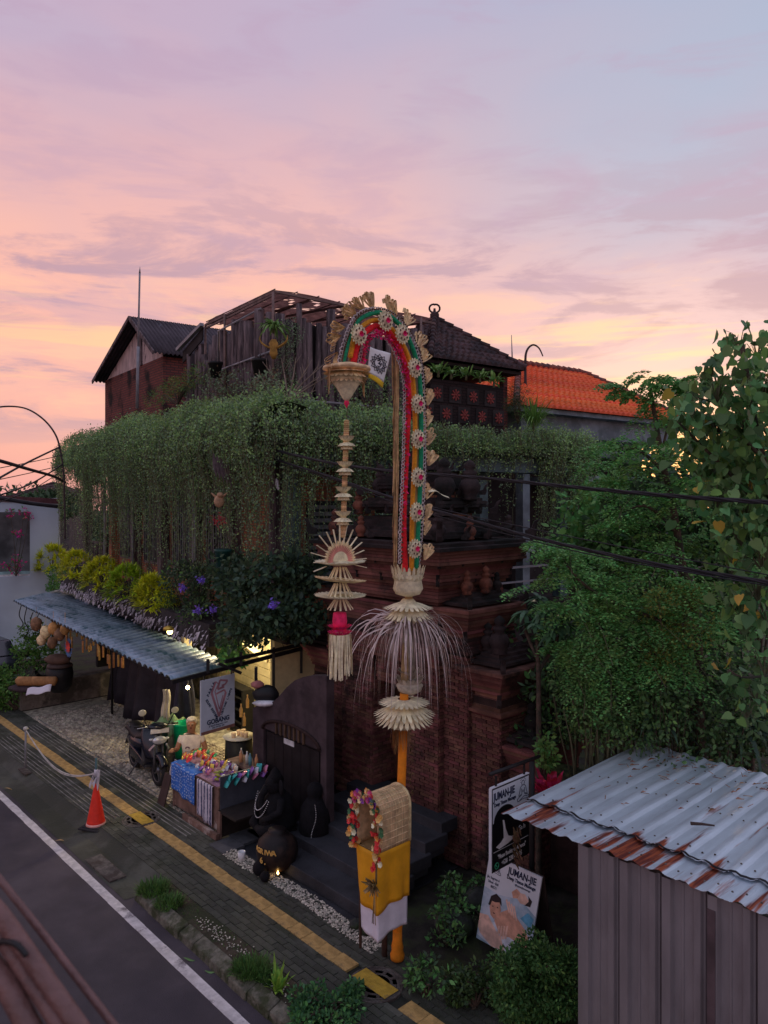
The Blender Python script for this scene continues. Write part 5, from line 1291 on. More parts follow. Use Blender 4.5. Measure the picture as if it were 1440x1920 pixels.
flat('printed_small_face', [(.62,.66),(.70,.62),(.82,.63),(.84,.69),(.76,.74),(.66,.73)], sk2, .0030); flat('printed_small_hair', [(.78,.62),(.88,.63),(.90,.70),(.82,.74),(.84,.68)], hr, .0036); flat('printed_small_arm', [(.52,.70),(.60,.76),(.68,.73),(.64,.66),(.56,.64)], sk, .0034)
flat('printed_cloth_blue', [(.74,.46),(.86,.56),(.97,.52),(.94,.40)], mk('print_blue', (.10,.30,.45)), .0034)
ey_ = (pp(0,1)-pp(0,0)).normalized()
text('JUMAN-JIE', .115, pp(.66,.885,.004), (1,0,0), ey_, m_tx, s2, bold=.003, sx=.80); text('Deep Tissue Massage', .058, pp(.66,.825,.004), (1,0,0), ey_, m_tx, s2, sx=.85, bold=.0015)
text('@ jumanjiemassage', .034, pp(.70,.785,.004), (1,0,0), ey_, m_tx, s2, sx=.85); text('Jln. Sugriwa 6', .045, pp(.15,.74,.004), (1,0,0), ey_, m_tx, s2, sx=.8); text('Ubud - Bali', .045, pp(.16,.69,.004), (1,0,0), ey_, m_tx, s2, sx=.8); text('80571', .045, pp(.18,.64,.004), (1,0,0), ey_, m_tx, s2, sx=.85)
b = MB(); n0 = len(b.v); yogi(b, 0, 0, .16, y=0, r_=.003); b.v = [tuple(pp(.16,.88,.006)+V((x_,0,0))+ey_*z_) for x_, y_, z_ in b.v]; part('seated_figure_mark', b, m_tx, s2)
# ================================================================ CONE, ROPE, POST
qc = G(180,1550,-.07); cone = thing('traffic_cone', 'red traffic cone on a black base with a pipe and white rag tied on top', 'traffic cone', qc, RS+.5)
part('base', MB().box(-.21,.21,-.21,.21,0,.035).box(-.17,.17,-.17,.17,.035,.05), M('rubber', (.02,.02,.022), .7), cone, bevel=.008)
part('shell', MB().lathe([(.165,.05),(.150,.11),(.028,.74),(.024,.76)], n=28), M('cone_red', (.70,.030,.015), .45, .12, 6, .15, c2=(.45,.03,.02), c2at=(.6,.8)), cone)
part('rim_band', MB().lathe([(.170,.05),(.160,.085),(.155,.088)], n=28), M('cone_pink', (.62,.30,.26), .6), cone)
part('pipe', MB().tube([(0,0,.55),(.005,0,1.2)], .021, 8), M('teal_pipe', (.05,.10,.11), .6), cone)
b = MB()
for k in range(7):
    a = k*.9; q = V((math.cos(a)*.03, math.sin(a)*.03, 1.0-.02*k)); b.quad(q, q+V((math.cos(a)*.03+.015,math.sin(a)*.03,0)), q+V((math.cos(a)*.055-.03,math.sin(a)*.05-.02,-.36+.03*k)), q+V((math.cos(a)*.03-.05,math.sin(a)*.05-.02,-.34+.04*k)))
b.lathe([(.03,.88),(.036,.94),(.03,1.0)], n=10); part('rag', b, M('rag', (.48,.45,.48), .9, .2, 12), cone)
part('rag_knot', MB().sphere((0,0,.62), .035, 8, 6), M('tape_black', (.02,.02,.02)), cone)
qp = G(48,1441,-.03); post = thing('rope_post', 'thin grey pipe post on a flat iron foot at the far left of the sidewalk', 'post', qp, RS)
part('pipe', MB().tube([(0,0,.02),(.01,0,.86)], .022, 8), m_pipe, post); part('foot', MB().box(-.05,.40,-.14,.14,0,.02), m_iron, post)
part('knot', MB().sphere((0,0,.84), (.05,.05,.04), 8, 6, jit=.2), M('rope_white', (.40,.38,.35), .9), post)
pa = qp+V((0,0,.82)); pb_ = qc+V((0,0,.93)); b = MB()
pts = [pa.lerp(pb_, i/18)-V((0,0,.38*math.sin(math.pi*i/18)**1.0)) for i in range(19)]
for o_ in (0,.03): b.tube([p+V((0,0,-o_*math.sin(math.pi*i/18))) for i, p in enumerate(pts)], .010, 5)
single('slack_rope', b, M('rope_white', (.40,.38,.35), .9), 'slack pale rope sagging between the grey post and the cone', 'rope')
# ================================================================ STALL
stl = thing('snack_stall', 'low wooden snack stall with a blue patterned cloth draped on its front', 'stall', S(6.55,11.85,0), RS)
m_old_w = M('peeling_wood', (.14,.085,.065), .9, .4, 5, .5, c2=(.32,.27,.24), c2at=(.58,.68))
m_bluec = M('batik_blue', (.03,.12,.42), .85, .2, 6, .2); t_ = m_bluec.node_tree; b_ = t_.nodes['Principled BSDF']; old = b_.inputs['Base Color'].links[0].from_socket
tcn = t_.nodes.new('ShaderNodeTexCoord'); vo = t_.nodes.new('ShaderNodeTexVoronoi'); vo.inputs['Scale'].default_value = 19; vo.inputs['Randomness'].default_value = .55; t_.links.new(tcn.outputs['Object'], vo.inputs['Vector'])
t_.links.new(mixc(mrange(vo.outputs['Distance'], .34, .22, nt=t_), old, (.42,.55,.75,1), nt=t_), b_.inputs['Base Color'])
m_gray = M('striped_cloth', (.42,.40,.46), .85, .15, 8, .2); t_ = m_gray.node_tree; b_ = t_.nodes['Principled BSDF']; old = b_.inputs['Base Color'].links[0].from_socket
tcn = t_.nodes.new('ShaderNodeTexCoord'); sp = t_.nodes.new('ShaderNodeSeparateXYZ'); t_.links.new(tcn.outputs['Object'], sp.inputs[0])
nz = t_.nodes.new('ShaderNodeTexNoise'); nz.inputs['Scale'].default_value = 20; t_.links.new(tcn.outputs['Object'], nz.inputs['Vector'])
sn = math_('SINE', math_('MULTIPLY_ADD', nz.outputs['Fac'], 3.0, math_('MULTIPLY', sp.outputs[0], 62.0, nt=t_), nt=t_), nt=t_)
t_.links.new(mixc(mrange(sn, .3, .6, nt=t_), old, (.08,.09,.17,1), nt=t_), b_.inputs['Base Color'])
part('counter_front', MB().box(-.80,.80,.0,.03,.05,.78), m_old_w, stl); part('counter_side', MB().box(-.80,-.77,.03,.62,.05,.78), m_old_w, stl)
part('table_top', MB().box(-.82,.82,-.02,.64,.78,.81), m_old_w, stl)
for x in (-.78,.0,.78): part('leg', MB().box(x-.03,x+.03,-.008,-.0005,0,.78), m_old_w, stl)
part('leg', MB().box(-.79,-.73,.57,.63,0,.78), m_old_w, stl)
def drape(x0, x1, zt_, zb0, zb1, name, mat, y=-.03):
    def fn(a, c):
        x = x0+(x1-x0)*a; zb2 = zb0+(zb1-zb0)*a+.02*math.sin(a*9)
        if c < .2: return V((x, y+.25*(1-c/.2)-.0, zt_+.012))
        k = (c-.2)/.8; return V((x+.02*k*math.sin(a*5), y-.012*math.sin(a*16)*k-.01, zt_+.01+(zb2-zt_)*k))
    return part(name, MB().grid(fn, 30, 14), mat, stl, solid=.004)
drape(-.80,.06,.815,.34,.26,'blue_cloth', m_bluec); drape(.15,.66,.78,.16,.08,'striped_cloth', m_gray, -.035)
part('cloth_on_top', MB().grid(lambda a, c: V((-.8+1.58*a, -.02+.62*c, .818+.008*math.sin(a*11+c*7))), 20, 8), M('purple_cloth', (.22,.12,.20), .8, .4, 8), stl)
part('side_panel', MB().box(.80,.83,.02,.92,.28,.98), M('slate_panel', (.055,.06,.075), .6, .25, 2, .1), stl)
part('rear_table', MB().box(.0,.80,.64,1.0,.88,.92), m_old_w, stl)
part('kick_board', MB().box(-.2,.95,-.14,-.08,0,.10), m_old_w, stl)
cr = thing('wooden_crate', 'dark open wooden crate standing right of the stall under the slate panel', 'crate', S(6.5,10.75,0), RS)
part('front_board', MB().box(-.24,-.15,-.02,.02,0,.45), m_old_w, cr); part('side_board', MB().box(-.24,-.20,.02,.7,0,.42), M('crate_dark', (.02,.015,.013), .8), cr); part('back_board', MB().box(-.2,.5,.66,.7,0,.42), M('crate_dark', (.02,.015,.013), .8), cr)
part('lid', MB().box(-.24,.30,.0,.7,.42,.45), M('crate_dark', (.02,.015,.013), .8), cr)
lb_ = thing('leaning_board', 'dark plywood board leaning against the left end of the snack stall', 'board', S(6.42,12.85,0), RS)
part('panel', MB().prism([(-.18,0,0),(.12,-.02,0),(.18,.10,.55),(-.10,.12,.55)], (0,.02,0)), M('ply_dark', (.045,.028,.025), .8), lb_)
bag = thing('white_bag', 'white plastic bag hanging from the left corner of the stall', 'bag', S(6.62,12.74,.45), RS)
part('bag_body', MB().sphere((0,0,.15), (.10,.08,.18), 12, 8, jit=.08), M('white_film', (.55,.55,.60), .5, trans=.3), bag); part('handle', MB().tube([(0,0,.3),(.03,0,.38),(.06,.02,.36)], .008, 5), M('white_film', (.55,.55,.60)), bag)
pk = [('red',(.55,.03,.03)),('purple',(.22,.08,.30)),('green',(.06,.35,.12)),('yellow',(.60,.42,.06)),('orange',(.62,.20,.05)),('pink',(.55,.18,.28)),('silver',(.50,.50,.55)),('teal',(.03,.30,.28)),('cream',(.60,.52,.38))]
def packet(col, cc_, x, y, z, s_, lab):
    q = V((0,0,0)); b = MB(); h_2 = s_; w_ = s_*.72; n_ = 6; a0 = random.uniform(-.5,.5)
    def fn(a, c):
        bul = .03*math.sin(math.pi*a)*math.sin(math.pi*c); return V(((a-.5)*w_, -bul, (c)*h_2*.92))
    b.grid(fn, n_, n_); b.grid(lambda a, c: fn(a, c)*1.0+V((0,.06*math.sin(math.pi*a)*math.sin(math.pi*c),0)), n_, n_)
    o = part('snack_packet', b, M('foil_'+col, cc_, .25, .3, 18, .3, c2=tuple(min(1,c*2.2+.1) for c in cc_), c2at=(.55,.62), metal=.3, spec=.6), None)
    w = S(6.55,11.85,0); ex = -u; ey2 = v; p = w+ex*x+ey2*y; o.location = (p.x,p.y,z); o.rotation_euler = (random.uniform(-1.1,-.2), random.uniform(-.2,.2), RS+a0)
    tag(o, lab, 'snack packet', 'snack packets on the stall'); return o
for i in range(62):
    x = -.72+1.40*random.random(); y = .05+.5*random.random(); zone = 0 if x < -.2 else 1
    col, cc_ = (pk[0],pk[4],pk[0],pk[2],pk[5],pk[3])[i%6] if zone == 0 else (pk[1],pk[5],pk[6],pk[3],pk[8],pk[1],pk[4])[i%7]
    packet(col, cc_, x, y, .83+.05*random.random()+(.05 if x < -.3 else 0), random.uniform(.08,.135), '%s snack packet %s on the %s of the stall top'%(col, 'at the front' if y < .2 else 'in the middle' if y < .38 else 'at the back', 'left end' if x < -.45 else 'left half' if x < -.1 else 'right half' if x < .3 else 'right end'))
for i in range(14):
    col, cc_ = pk[7] if i < 4 else (pk[1],pk[5],pk[6],pk[7])[i%4]; packet(col, cc_, .86, .08+.06*i, .80+.05*(i%3), .15, '%s packet clipped %s along the %s of the slate panel'%(col, ('low','midway','high')[i%3], 'street end' if i < 5 else 'middle' if i < 10 else 'far end'))
m_ban = M('banana_green', (.28,.30,.05), .6, .3, 9)
for i in range(7):
    q = S(6.55,11.85,0)-u*(.50+.04*random.uniform(-2,2.5))+v*(.10+.03*i); b = MB()
    a = random.uniform(-.6,.6); b.tube([V((q.x+math.cos(a)*.07*k+0, q.y+math.sin(a)*.06*k, .86+.05*(i%2)-.02*k*k)) for k in (-1,-.4,.2,.8)], [.008,.020,.022,.010], 7)
    single('banana', b, m_ban, 'green-yellow banana, %s in the bunch at the front right of the stall'%('nearest the street','second','third','middle','fifth','sixth','farthest back')[i], 'fruit', 'bananas on the stall')
for i, (x, y) in enumerate(((.30,.75),(.42,.80),(.55,.78),(.66,.84),(.20,.82))):
    q = S(6.55,11.85,0)-u*x+v*y; b = MB().lathe([(.03,.92),(.033,1.05),(.012,1.10),(.014,1.13),(0,1.13)], (q.x,q.y,0), n=12)
    single('bottle', b, M('bottle_'+str(i%3), ((.5,.25,.12),(.55,.55,.5),(.1,.25,.3))[i%3], .2, .1), ('amber','clear white','bluish')[i%3]+' small bottle on the rear shelf of the stall, '+('towards the left','in the middle','near its right edge')[0 if x < .25 else 1 if x < .5 else 2], 'bottle', 'bottles on the rear shelf')
# backdrop clutter: basket stool under the hanging sign
bs_ = thing('round_stool', 'round black-skirted table with white plates behind the hanging sign', 'table', PS(448,1400,8.1)*1.0)
bs_.location.z = 0
part('skirt', MB().lathe([(.30,0),(.27,.85),(.0,.86)], n=18), m_black, bs_); part('plate', MB().lathe([(.0,.87),(.30,.88),(.32,.90)], n=20), M('plate', (.6,.58,.5)), bs_)
for k in range(6): part('cup', MB().lathe([(.04,.9),(.05,1.0),(.045,1.0)], (random.uniform(-.16,.16),random.uniform(-.16,.1),0), n=10), M('cream_cup', (.60,.45,.30)), bs_)
for k, (px, py) in enumerate(((424,1330),(436,1322),(452,1335),(464,1318),(428,1360),(458,1352))):
    q = PA(px, py, .6+.2*(k%2)); single('hanging_bottle', MB().lathe([(.035,0),(.035,.16),(.012,.22),(.015,.27)], q-V((0,0,.1)), n=10), M('bottle_amber', (.45,.28,.12), .3), 'small pale bottle dangling in the lit porch, %s of the row beside the sign'%('first','second','third','fourth','lower left','lower right')[k], 'bottle', 'bottles dangling in the porch')
sf = thing('dark_shelf', 'black shelf rack in the lit porch behind the hanging sign', 'shelf', Bl(-4.6,1.7,0), RB); sf.scale = (1,1,.58)
for x in (-.6,.6): part('upright', MB().box(x-.03,x+.03,-.15,.15,0,1.9), m_black, sf)
for z in (.5,1.0,1.5,1.88): part('board', MB().box(-.6,.6,-.15,.15,z,z+.03), m_black, sf)
part('back', MB().box(-.58,.58,.12,.14,0,1.85), m_dark, sf)
# ---------------------------------------------------------------- hanging Gobang sign
hl = P(377,1277,13.2); hr_ = P(440,1265,13.76); ang = math.atan2(hr_.y-hl.y, hr_.x-hl.x); W3 = V((hr_.x-hl.x, hr_.y-hl.y,0)).length
s3 = thing('hanging_shop_sign', 'white hanging board reading PARIA SOUND SYSTEMS LIGHTING LIGHTS and GOBANG under the steel beam', 'sign', V((hl.x,hl.y,hl.z-.97)), ang)
H3 = .97
part('board', MB().box(0,W3,0,.03,0,H3), M('board_pale', (.44,.50,.56), .6, .12, 2, .1), s3); part('bottom_band', MB().box(0,W3,-.003,-.0005,0,.055), M('brown_band', (.20,.10,.08), .7), s3)
m_lg = M('logo_maroon', (.32,.16,.19), .6); m_lgd = M('logo_ink', (.012,.03,.07), .6)
def u3(a, c): return V((W3*a, -.004, H3*c))
b = MB()
for pts, w_ in (([(.42,.93),(.30,.74),(.52,.27),(.72,.68)], .045),([(.42,.93),(.50,.88),(.40,.75),(.53,.40),(.64,.65)], .018),([(.55,.94),(.48,.78),(.68,.80)], .04),([(.55,.94),(.78,.90),(.70,.84),(.60,.83)], .035),([(.44,.70),(.68,.74),(.74,.66)], .03)):
    for p, q in zip(pts, pts[1:]): b.bar(u3(*p), u3(*q), w_, .002, up=(0,1,0))
part('diamond_logo', b, m_lg, s3)
def along(word, p, q, sz):
    p, q = u3(*p), u3(*q); d = (q-p); n_ = len(word); dn = d.normalized(); upv = V((0,-1,0)).cross(dn); upv = -upv if upv.z < 0 else upv
    for i, ch in enumerate(word):
        if ch != ' ': text(ch, sz, p+d*((i+.5)/n_)-upv*sz*.3+V((0,-.001,0)), dn, V((0,-1,0)).cross(dn)*(-1 if V((0,-1,0)).cross(dn).z < 0 else 1) if False else dn.cross(V((0,-1,0)))*-1, m_lgd, s3, 'letter', bold=.002)
def alongv(word, p, q, sz):
    p, q = u3(*p), u3(*q); d = q-p; dn = d.normalized(); yv = V((-dn.z,0,dn.x)); n_ = len(word)
    for i, ch in enumerate(word):
        if ch != ' ': text(ch, sz, p+d*((i+.5)/n_)-yv*sz*.3+V((0,-.001,0)), dn, yv, m_lgd, s3, 'letter', bold=.002)
alongv('PARIA', (.18,.68), (.38,.93), .075); alongv('SOUND SYSTEMS', (.14,.64), (.47,.24), .062); alongv('LIGHTING LIGHTS', (.56,.24), (.90,.74), .058)
text('GOBANG', .115, u3(.5,.165)+V((0,-.001,0)), (1,0,0), (0,0,1), m_lgd, s3, bold=.004, sx=1.0)
text('Jl. Raya & Pengosekan Ubud', .042, u3(.5,.115), (1,0,0), (0,0,1), m_lgd, s3, sx=.85); text('0361 974 081 970', .04, u3(.5,.072), (1,0,0), (0,0,1), m_lgd, s3, sx=.9)
part('hanger', MB().box(.06,.08,0,.02,H3,H3+.08).box(W3-.08,W3-.06,0,.02,H3,H3+.08), m_black, s3)
# ================================================================ WOMAN AT THE STALL
def skinmesh(name, nodes, edges, root, sub=2):
    me = bpy.data.meshes.new(name); me.from_pydata([n_[0] for n_ in nodes], edges, []); me.skin_vertices or me.attributes
    o = bpy.data.objects.new(name, me); C.objects.link(o)
    bpy.context.view_layer.objects.active = o
    md = o.modifiers.new('skin', 'SKIN'); md.use_smooth_shade = True
    if not me.skin_vertices:
        import bmesh
        bm = bmesh.new(); bm.from_mesh(me); bm.verts.layers.skin.verify(); bm.to_mesh(me); bm.free()
    for i, n_ in enumerate(nodes):
        r_ = n_[1]; me.skin_vertices[0].data[i].radius = r_ if isinstance(r_, tuple) else (r_, r_)
    me.skin_vertices[0].data[root].use_root = True
    sb_ = o.modifiers.new('sub', 'SUBSURF'); sb_.levels = sub; sb_.render_levels = sub
    bpy.context.view_layer.update()
    out = bpy.data.meshes.new_from_object(o.evaluated_get(bpy.context.evaluated_depsgraph_get()))
    bpy.data.objects.remove(o); out.name = name
    m = MB(); m.v = [tuple(q.co) for q in out.vertices]; m.f = [tuple(p.vertices) for p in out.polygons]; m.m = [0]*len(m.f); m.s = [True]*len(m.f)
    return m
q = P(359,1400,14.35)
wm = thing('person', 'elderly woman with short white hair and printed white T-shirt seated behind the snack stall', 'person', V((q.x,q.y,0)), .12); wm.scale = (1.08,1.08,1.06)
nodes = [((0,.02,.52),(.16,.13)), ((0,.03,.72),(.155,.12)), ((0,.02,.93),(.165,.11)), ((0,.01,1.05),(.10,.08)), ((0,0,1.11),.058), ((0,-.015,1.165),(.082,.085)), ((0,-.02,1.245),(.092,.10)), ((0,-.01,1.325),(.070,.080)),
 ((-.175,.02,1.0),.058), ((-.25,-.05,.80),.046), ((-.30,-.27,.88),.030), ((-.30,-.33,.885),.026),
 ((.175,.02,1.0),.058), ((.255,-.04,.79),.046), ((.12,-.27,.86),.030), ((.08,-.31,.865),.026),
 ((-.10,-.08,.50),.095), ((-.14,-.42,.50),.070), ((-.14,-.44,.12),.045), ((-.14,-.54,.05),.038),
 ((.10,-.08,.50),.095), ((.14,-.42,.50),.070), ((.14,-.44,.12),.045), ((.14,-.54,.05),.038)]
edges = [(0,1),(1,2),(2,3),(3,4),(4,5),(5,6),(6,7),(2,8),(8,9),(9,10),(10,11),(2,12),(12,13),(13,14),(14,15),(0,16),(16,17),(17,18),(18,19),(0,20),(20,21),(21,22),(22,23)]
m_skin = M('skin', (.28,.135,.075), .55, .12, 12, .1)
bd = skinmesh('body', nodes, edges, 0)
for hx_, hy_, hz_, sx_ in ((-.30,-.335,.885,-1),(.075,-.315,.865,1)):
    for i in range(4):
        o_ = (i-1.5)*.017; L_ = (.055,.066,.062,.05)[i]; bd.tube([(hx_+o_*.8,hy_+.02,hz_),(hx_+o_*1.1,hy_-L_*.5,hz_-.002),(hx_+o_*1.2,hy_-L_,hz_-.018)], [.009,.0085,.006], 7)
    bd.tube([(hx_-sx_*.02,hy_+.03,hz_),(hx_-sx_*.045,hy_+.0,hz_-.004),(hx_-sx_*.05,hy_-.025,hz_-.012)], [.010,.009,.007], 7)
bd.tube([(0,-.105,1.272),(0,-.132,1.238),(0,-.115,1.226)], [.010,.018,.014], 8)
for sg in (-1,1): bd.sphere((sg*.077,.0,1.245), (.012,.022,.034), 8, 6)
part('body', bd, m_skin, wm)
m_shirt = M('shirt_white', (.60,.53,.44), .85, .12, 12, .2)
shn = [((0,.02,.50),(.175,.145)), ((0,.03,.72),(.17,.135)), ((0,.02,.95),(.185,.135)), ((0,.015,1.06),(.105,.09)), ((-.178,.02,1.0),.070), ((-.222,-.02,.88),.066), ((.178,.02,1.0),.070), ((.222,-.015,.88),.066)]
part('t_shirt', skinmesh('t_shirt', shn, [(0,1),(1,2),(2,3),(2,4),(4,5),(2,6),(6,7)], 0), m_shirt, wm)
m_pr = M('shirt_print', (.10,.05,.07), .9, .3, 20)
b = MB()
def disc(b, cx, cz, rx, rz, y): b.add([(cx+rx*math.cos(a), y-.0-.01*math.cos(a*0), cz+rz*math.sin(a)) for a in np.linspace(0,2*math.pi,12,endpoint=False)], [tuple(range(12))])
def arcband(b, cx, cz, r0, r1, a0, a1, y):
    for i in range(8):
        p, q2 = a0+(a1-a0)*i/8, a0+(a1-a0)*(i+1)/8; b.quad((cx+r0*math.cos(p),y,cz+r0*math.sin(p)),(cx+r1*math.cos(p),y,cz+r1*math.sin(p)),(cx+r1*math.cos(q2),y,cz+r1*math.sin(q2)),(cx+r0*math.cos(q2),y,cz+r0*math.sin(q2)))
arcband(b, -.05, .84, .022, .045, .2, 3.0, -.140); arcband(b, .06, .80, .018, .04, 0, 3.3, -.142); b.quad((-.10,-.14,.80),(.11,-.14,.77),(.11,-.14,.765),(-.10,-.14,.79))
part('shirt_print', b, m_pr, wm)
m_hair = M('white_hair', (.62,.56,.46), .9, .2, 30, .6, bscale=120)
b = MB()
b.sphere((0,.035,1.285), (.098,.088,.088), 18, 12, jit=.03); b.sphere((0,-.01,1.335), (.082,.080,.045), 16, 8, jit=.03); b.sphere((0,.09,1.24), (.05,.045,.05), 10, 8, jit=.04)
part('hair', b, m_hair, wm)
m_eye = M('eye_dark', (.02,.012,.01), .3)
for sg in (-1,1):
    part('eye', MB().sphere((sg*.031,-.112,1.258), (.011,.007,.006), 8, 6), m_eye, wm)
    part('brow', MB().tube([(sg*.014,-.116,1.277),(sg*.03,-.116,1.281),(sg*.048,-.106,1.276)], .0035, 5), m_hair, wm)
part('mouth', MB().tube([(-.026,-.098,1.198),(0,-.106,1.196),(.026,-.098,1.198)], .005, 5), M('lip', (.20,.06,.05), .5), wm)
part('sarong', skinmesh('sarong', [((0,.02,.50),(.19,.16)), ((0,-.2,.50),(.20,.11)), ((0,-.43,.48),(.19,.09)), ((0,-.45,.15),(.17,.09))], [(0,1),(1,2),(2,3)], 0), M('sarong', (.10,.05,.06), .9, .4, 12), wm)
stool = thing('stool', 'low plastic stool under the seated woman behind the stall', 'stool', V((q.x,q.y,0)), .12)
part('seat', MB().box(-.17,.17,-.13,.18,.38,.42), M('stool_blue', (.05,.08,.20)), stool)
for a in (-.14,.14):
    for c in (-.10,.15): part('leg', MB().tube([(a*1.2,c*1.2,0),(a,c,.38)], .02, 6), M('stool_blue', (.05,.08,.20)), stool)
# ================================================================ BIN, SACK
q = P(343,1383,15.3); bn = thing('green_bin', 'bright green plastic tub behind the woman beside the porch post', 'bin', V((q.x,q.y,0)))
part('tub', MB().lathe([(.15,.35),(.19,1.02),(.205,1.03),(.205,1.06),(.185,1.06),(.17,.5),(0,.45)], n=26), M('green_plastic', (.0,.40,.16), .45, .1), bn); part('stand', MB().lathe([(.2,0),(.2,.36),(0,.36)], n=14), m_dark, bn)
q = P(318,1400,15.7); sk_ = thing('grey_sack', 'lumpy grey-brown sack under a torn green sheet behind the scooter', 'sack', V((q.x,q.y,0)))
part('sack_body', MB().lathe([(.26,0),(.33,.2),(.33,.55),(.26,.85),(.12,.98),(0,1.0)], n=18), M('sack', (.17,.155,.13), .95, .3, 6, .6), sk_)
part('green_sheet', MB().grid(lambda a, c: V((-.34+.62*a, -.30+.55*c, .93+.16*math.sin(a*3.0)*math.sin(c*3.0)-.5*max(0,.35-c)+.05*math.sin(a*17+c*5))), 14, 8), M('green_sheet', (.16,.26,.13), .8, .3, 9), sk_, solid=.006)
ta_, tb_ = G(200,1318), G(334,1398); tl3 = (tb_-ta_).length
tp = thing('hanging_tarp', 'black tarp hanging in folds from the awning behind the scooter', 'tarp', ta_, math.atan2(tb_.y-ta_.y, tb_.x-ta_.x))
part('cloth', MB().grid(lambda a, c: V((tl3*a, .14*math.sin(a*31+.8*c)*(1.2-c)+.12*math.sin(a*9)+(.25*c), .06+2.5*c+.12*math.sin(a*13)*(1-c))), 90, 8), M('tarp', (.016,.014,.020), .6, .4, 3, .3), tp, solid=.01)
tp2 = thing('coat_tarp', 'bunched dark blue tarp tied to the awning post by the scooter', 'tarp', S(7.9,14.75,0), RS)
part('cloth', MB().grid(lambda a, c: V(((.13+.05*math.sin(c*5))*(1+.35*math.sin(a*6.283*5+c*3))*math.cos(a*6.283), (.13+.05*math.sin(c*5))*(1+.35*math.sin(a*6.283*5+c*3))*math.sin(a*6.283), .5+1.85*c)), 40, 10), M('tarp_blue', (.022,.024,.045), .6, .4, 3, .4), tp2); 
pb2 = thing('white_towel', 'limp white towel hanging on the porch post behind the scooter', 'towel', P(311,1318,15.6))
part('cloth', MB().grid(lambda a, c: V(((a-.5)*(.13+.05*c)+.02*math.sin(c*6), .03*math.sin(a*14), .28-.62*c+.05*math.sin(a*7)*c)), 16, 8), M('towel_white', (.48,.44,.36), .9), pb2, solid=.008)
# ================================================================ SCOOTER
fw = G(296,1470); rw = G(252,1441); mid = (fw+rw)/2
sc_ = thing('parked_scooter', 'dark blue scooter parked on the cobbles with its front wheel towards the stall', 'scooter', mid, math.atan2(fw.y-rw.y, fw.x-rw.x)-.06)
wbh = (fw-rw).length/2
sc_.scale = (1.14,1.25,1.10); sc_.rotation_euler = (math.radians(-5), 0, sc_.rotation_euler.z)
m_sb = M('scooter_blue', (.008,.010,.020), .22, .2, 3, spec=.6); m_sg = M('scooter_grey', (.05,.05,.055), .4); m_tyre = M('tyre', (.014,.014,.015), .8); m_rim = M('rim', (.12,.12,.13), .4, metal=.6); m_chr = M('chrome_lens', (.50,.52,.56), .15, .1, 3, metal=.4)
def wheel(x):
    w = part('wheel', MB().lathe([(.19,-.03),(.205,-.035),(.205,.035),(.19,.03)], (0,0,0), n=24, mat=Matrix.Rotation(math.pi/2,3,'X'), caps=False), m_rim, sc_)
    b = MB(); k = 24
    b.grid(lambda a, c: V((( .235+.045*math.cos(c*6.283))*math.cos(a*6.283), .045*math.sin(c*6.283), (.235+.045*math.cos(c*6.283))*math.sin(a*6.283))), 28, 10)
    part('tyre', b, m_tyre, w)
    b = MB()
    for i in range(5):
        a = i*2*math.pi/5; b.bar((0,0,0), (.2*math.cos(a),0,.2*math.sin(a)), .03,.02)
    b.lathe([(.05,-.04),(.05,.04)], n=12, mat=Matrix.Rotation(math.pi/2,3,'X')); part('spokes', b, m_rim, w)
    w.location = (x,0,.28); return w
wheel(wbh); wheel(-wbh)
FX = wbh
part('fork', MB().tube([(FX,-.07,.28),(FX-.13,-.07,.72)], .022, 8).tube([(FX,.07,.28),(FX-.13,.07,.72)], .022, 8), m_sg, sc_)
part('front_fender', MB().grid(lambda a, c: V((FX+.30*math.cos(.5+a*2.0), (c-.5)*.15*(1-.3*abs(a-.5)), .28+.305*math.sin(.5+a*2.0)-.06*abs(c-.5)**2*4)), 14, 6), m_sb, sc_, solid=.008)
part('apron', MB().grid(lambda a, c: V((FX-.13-.17*c+.10*math.sin(a*math.pi)*(1-.3*c)-.08*(1-math.sin(a*math.pi)), (a-.5)*(.30+.14*math.sin(c*2.6)), .45+.50*c)), 14, 12), m_sb, sc_, solid=.02)
part('leg_shield', MB().grid(lambda a, c: V((FX-.25-.10*c, (a-.5)*.40, .30+.58*c)), 6, 6), m_sg, sc_, solid=.01)
part('floorboard', MB().box(-.12,FX-.22,-.15,.15,.27,.31), m_sg, sc_, bevel=.01); part('side_skirt', MB().prism([(-.45,-.14,.28),(FX-.25,-.16,.26),(FX-.25,-.16,.36),(0,-.17,.44),(-.45,-.17,.50)], (0,.32,0)), m_sb, sc_, bevel=.02)
part('body_panel', MB().lathe([(.02,-.60),(.10,-.50),(.155,-.25),(.165,.0),(.14,.18),(.08,.28)], (-.28,0,.56), n=16, mat=Matrix.Rotation(-math.pi/2-.12,3,'Y')@Matrix.Rotation(math.pi,3,'X')), m_sb, sc_)
part('seat', MB().grid(lambda a, c: V((-.78+.80*a, (c-.5)*(.26-.10*a*a), .80-.10*math.sin(a*math.pi*.9)*.6-.22*(abs(c-.5))**2*2+.02*math.sin(a*9))), 16, 8), m_black, sc_, solid=.07)
part('grab_rail', MB().tube([(-.62,-.12,.76),(-.84,-.08,.80),(-.84,.08,.80),(-.62,.12,.76)], .014, 6), m_sg, sc_)
part('tail_lamp', MB().box(-.86,-.82,-.06,.06,.68,.74), M('tail_red', (.4,.01,.01), .3), sc_); part('rear_fender', MB().bar((-.80,0,.62),(-.95,0,.36),.14,.02), m_sg, sc_)
part('exhaust', MB().tube([(-.1,.12,.25),(-.5,.17,.30),(-.85,.18,.36)], [.02,.045,.045], 8), m_sg, sc_)
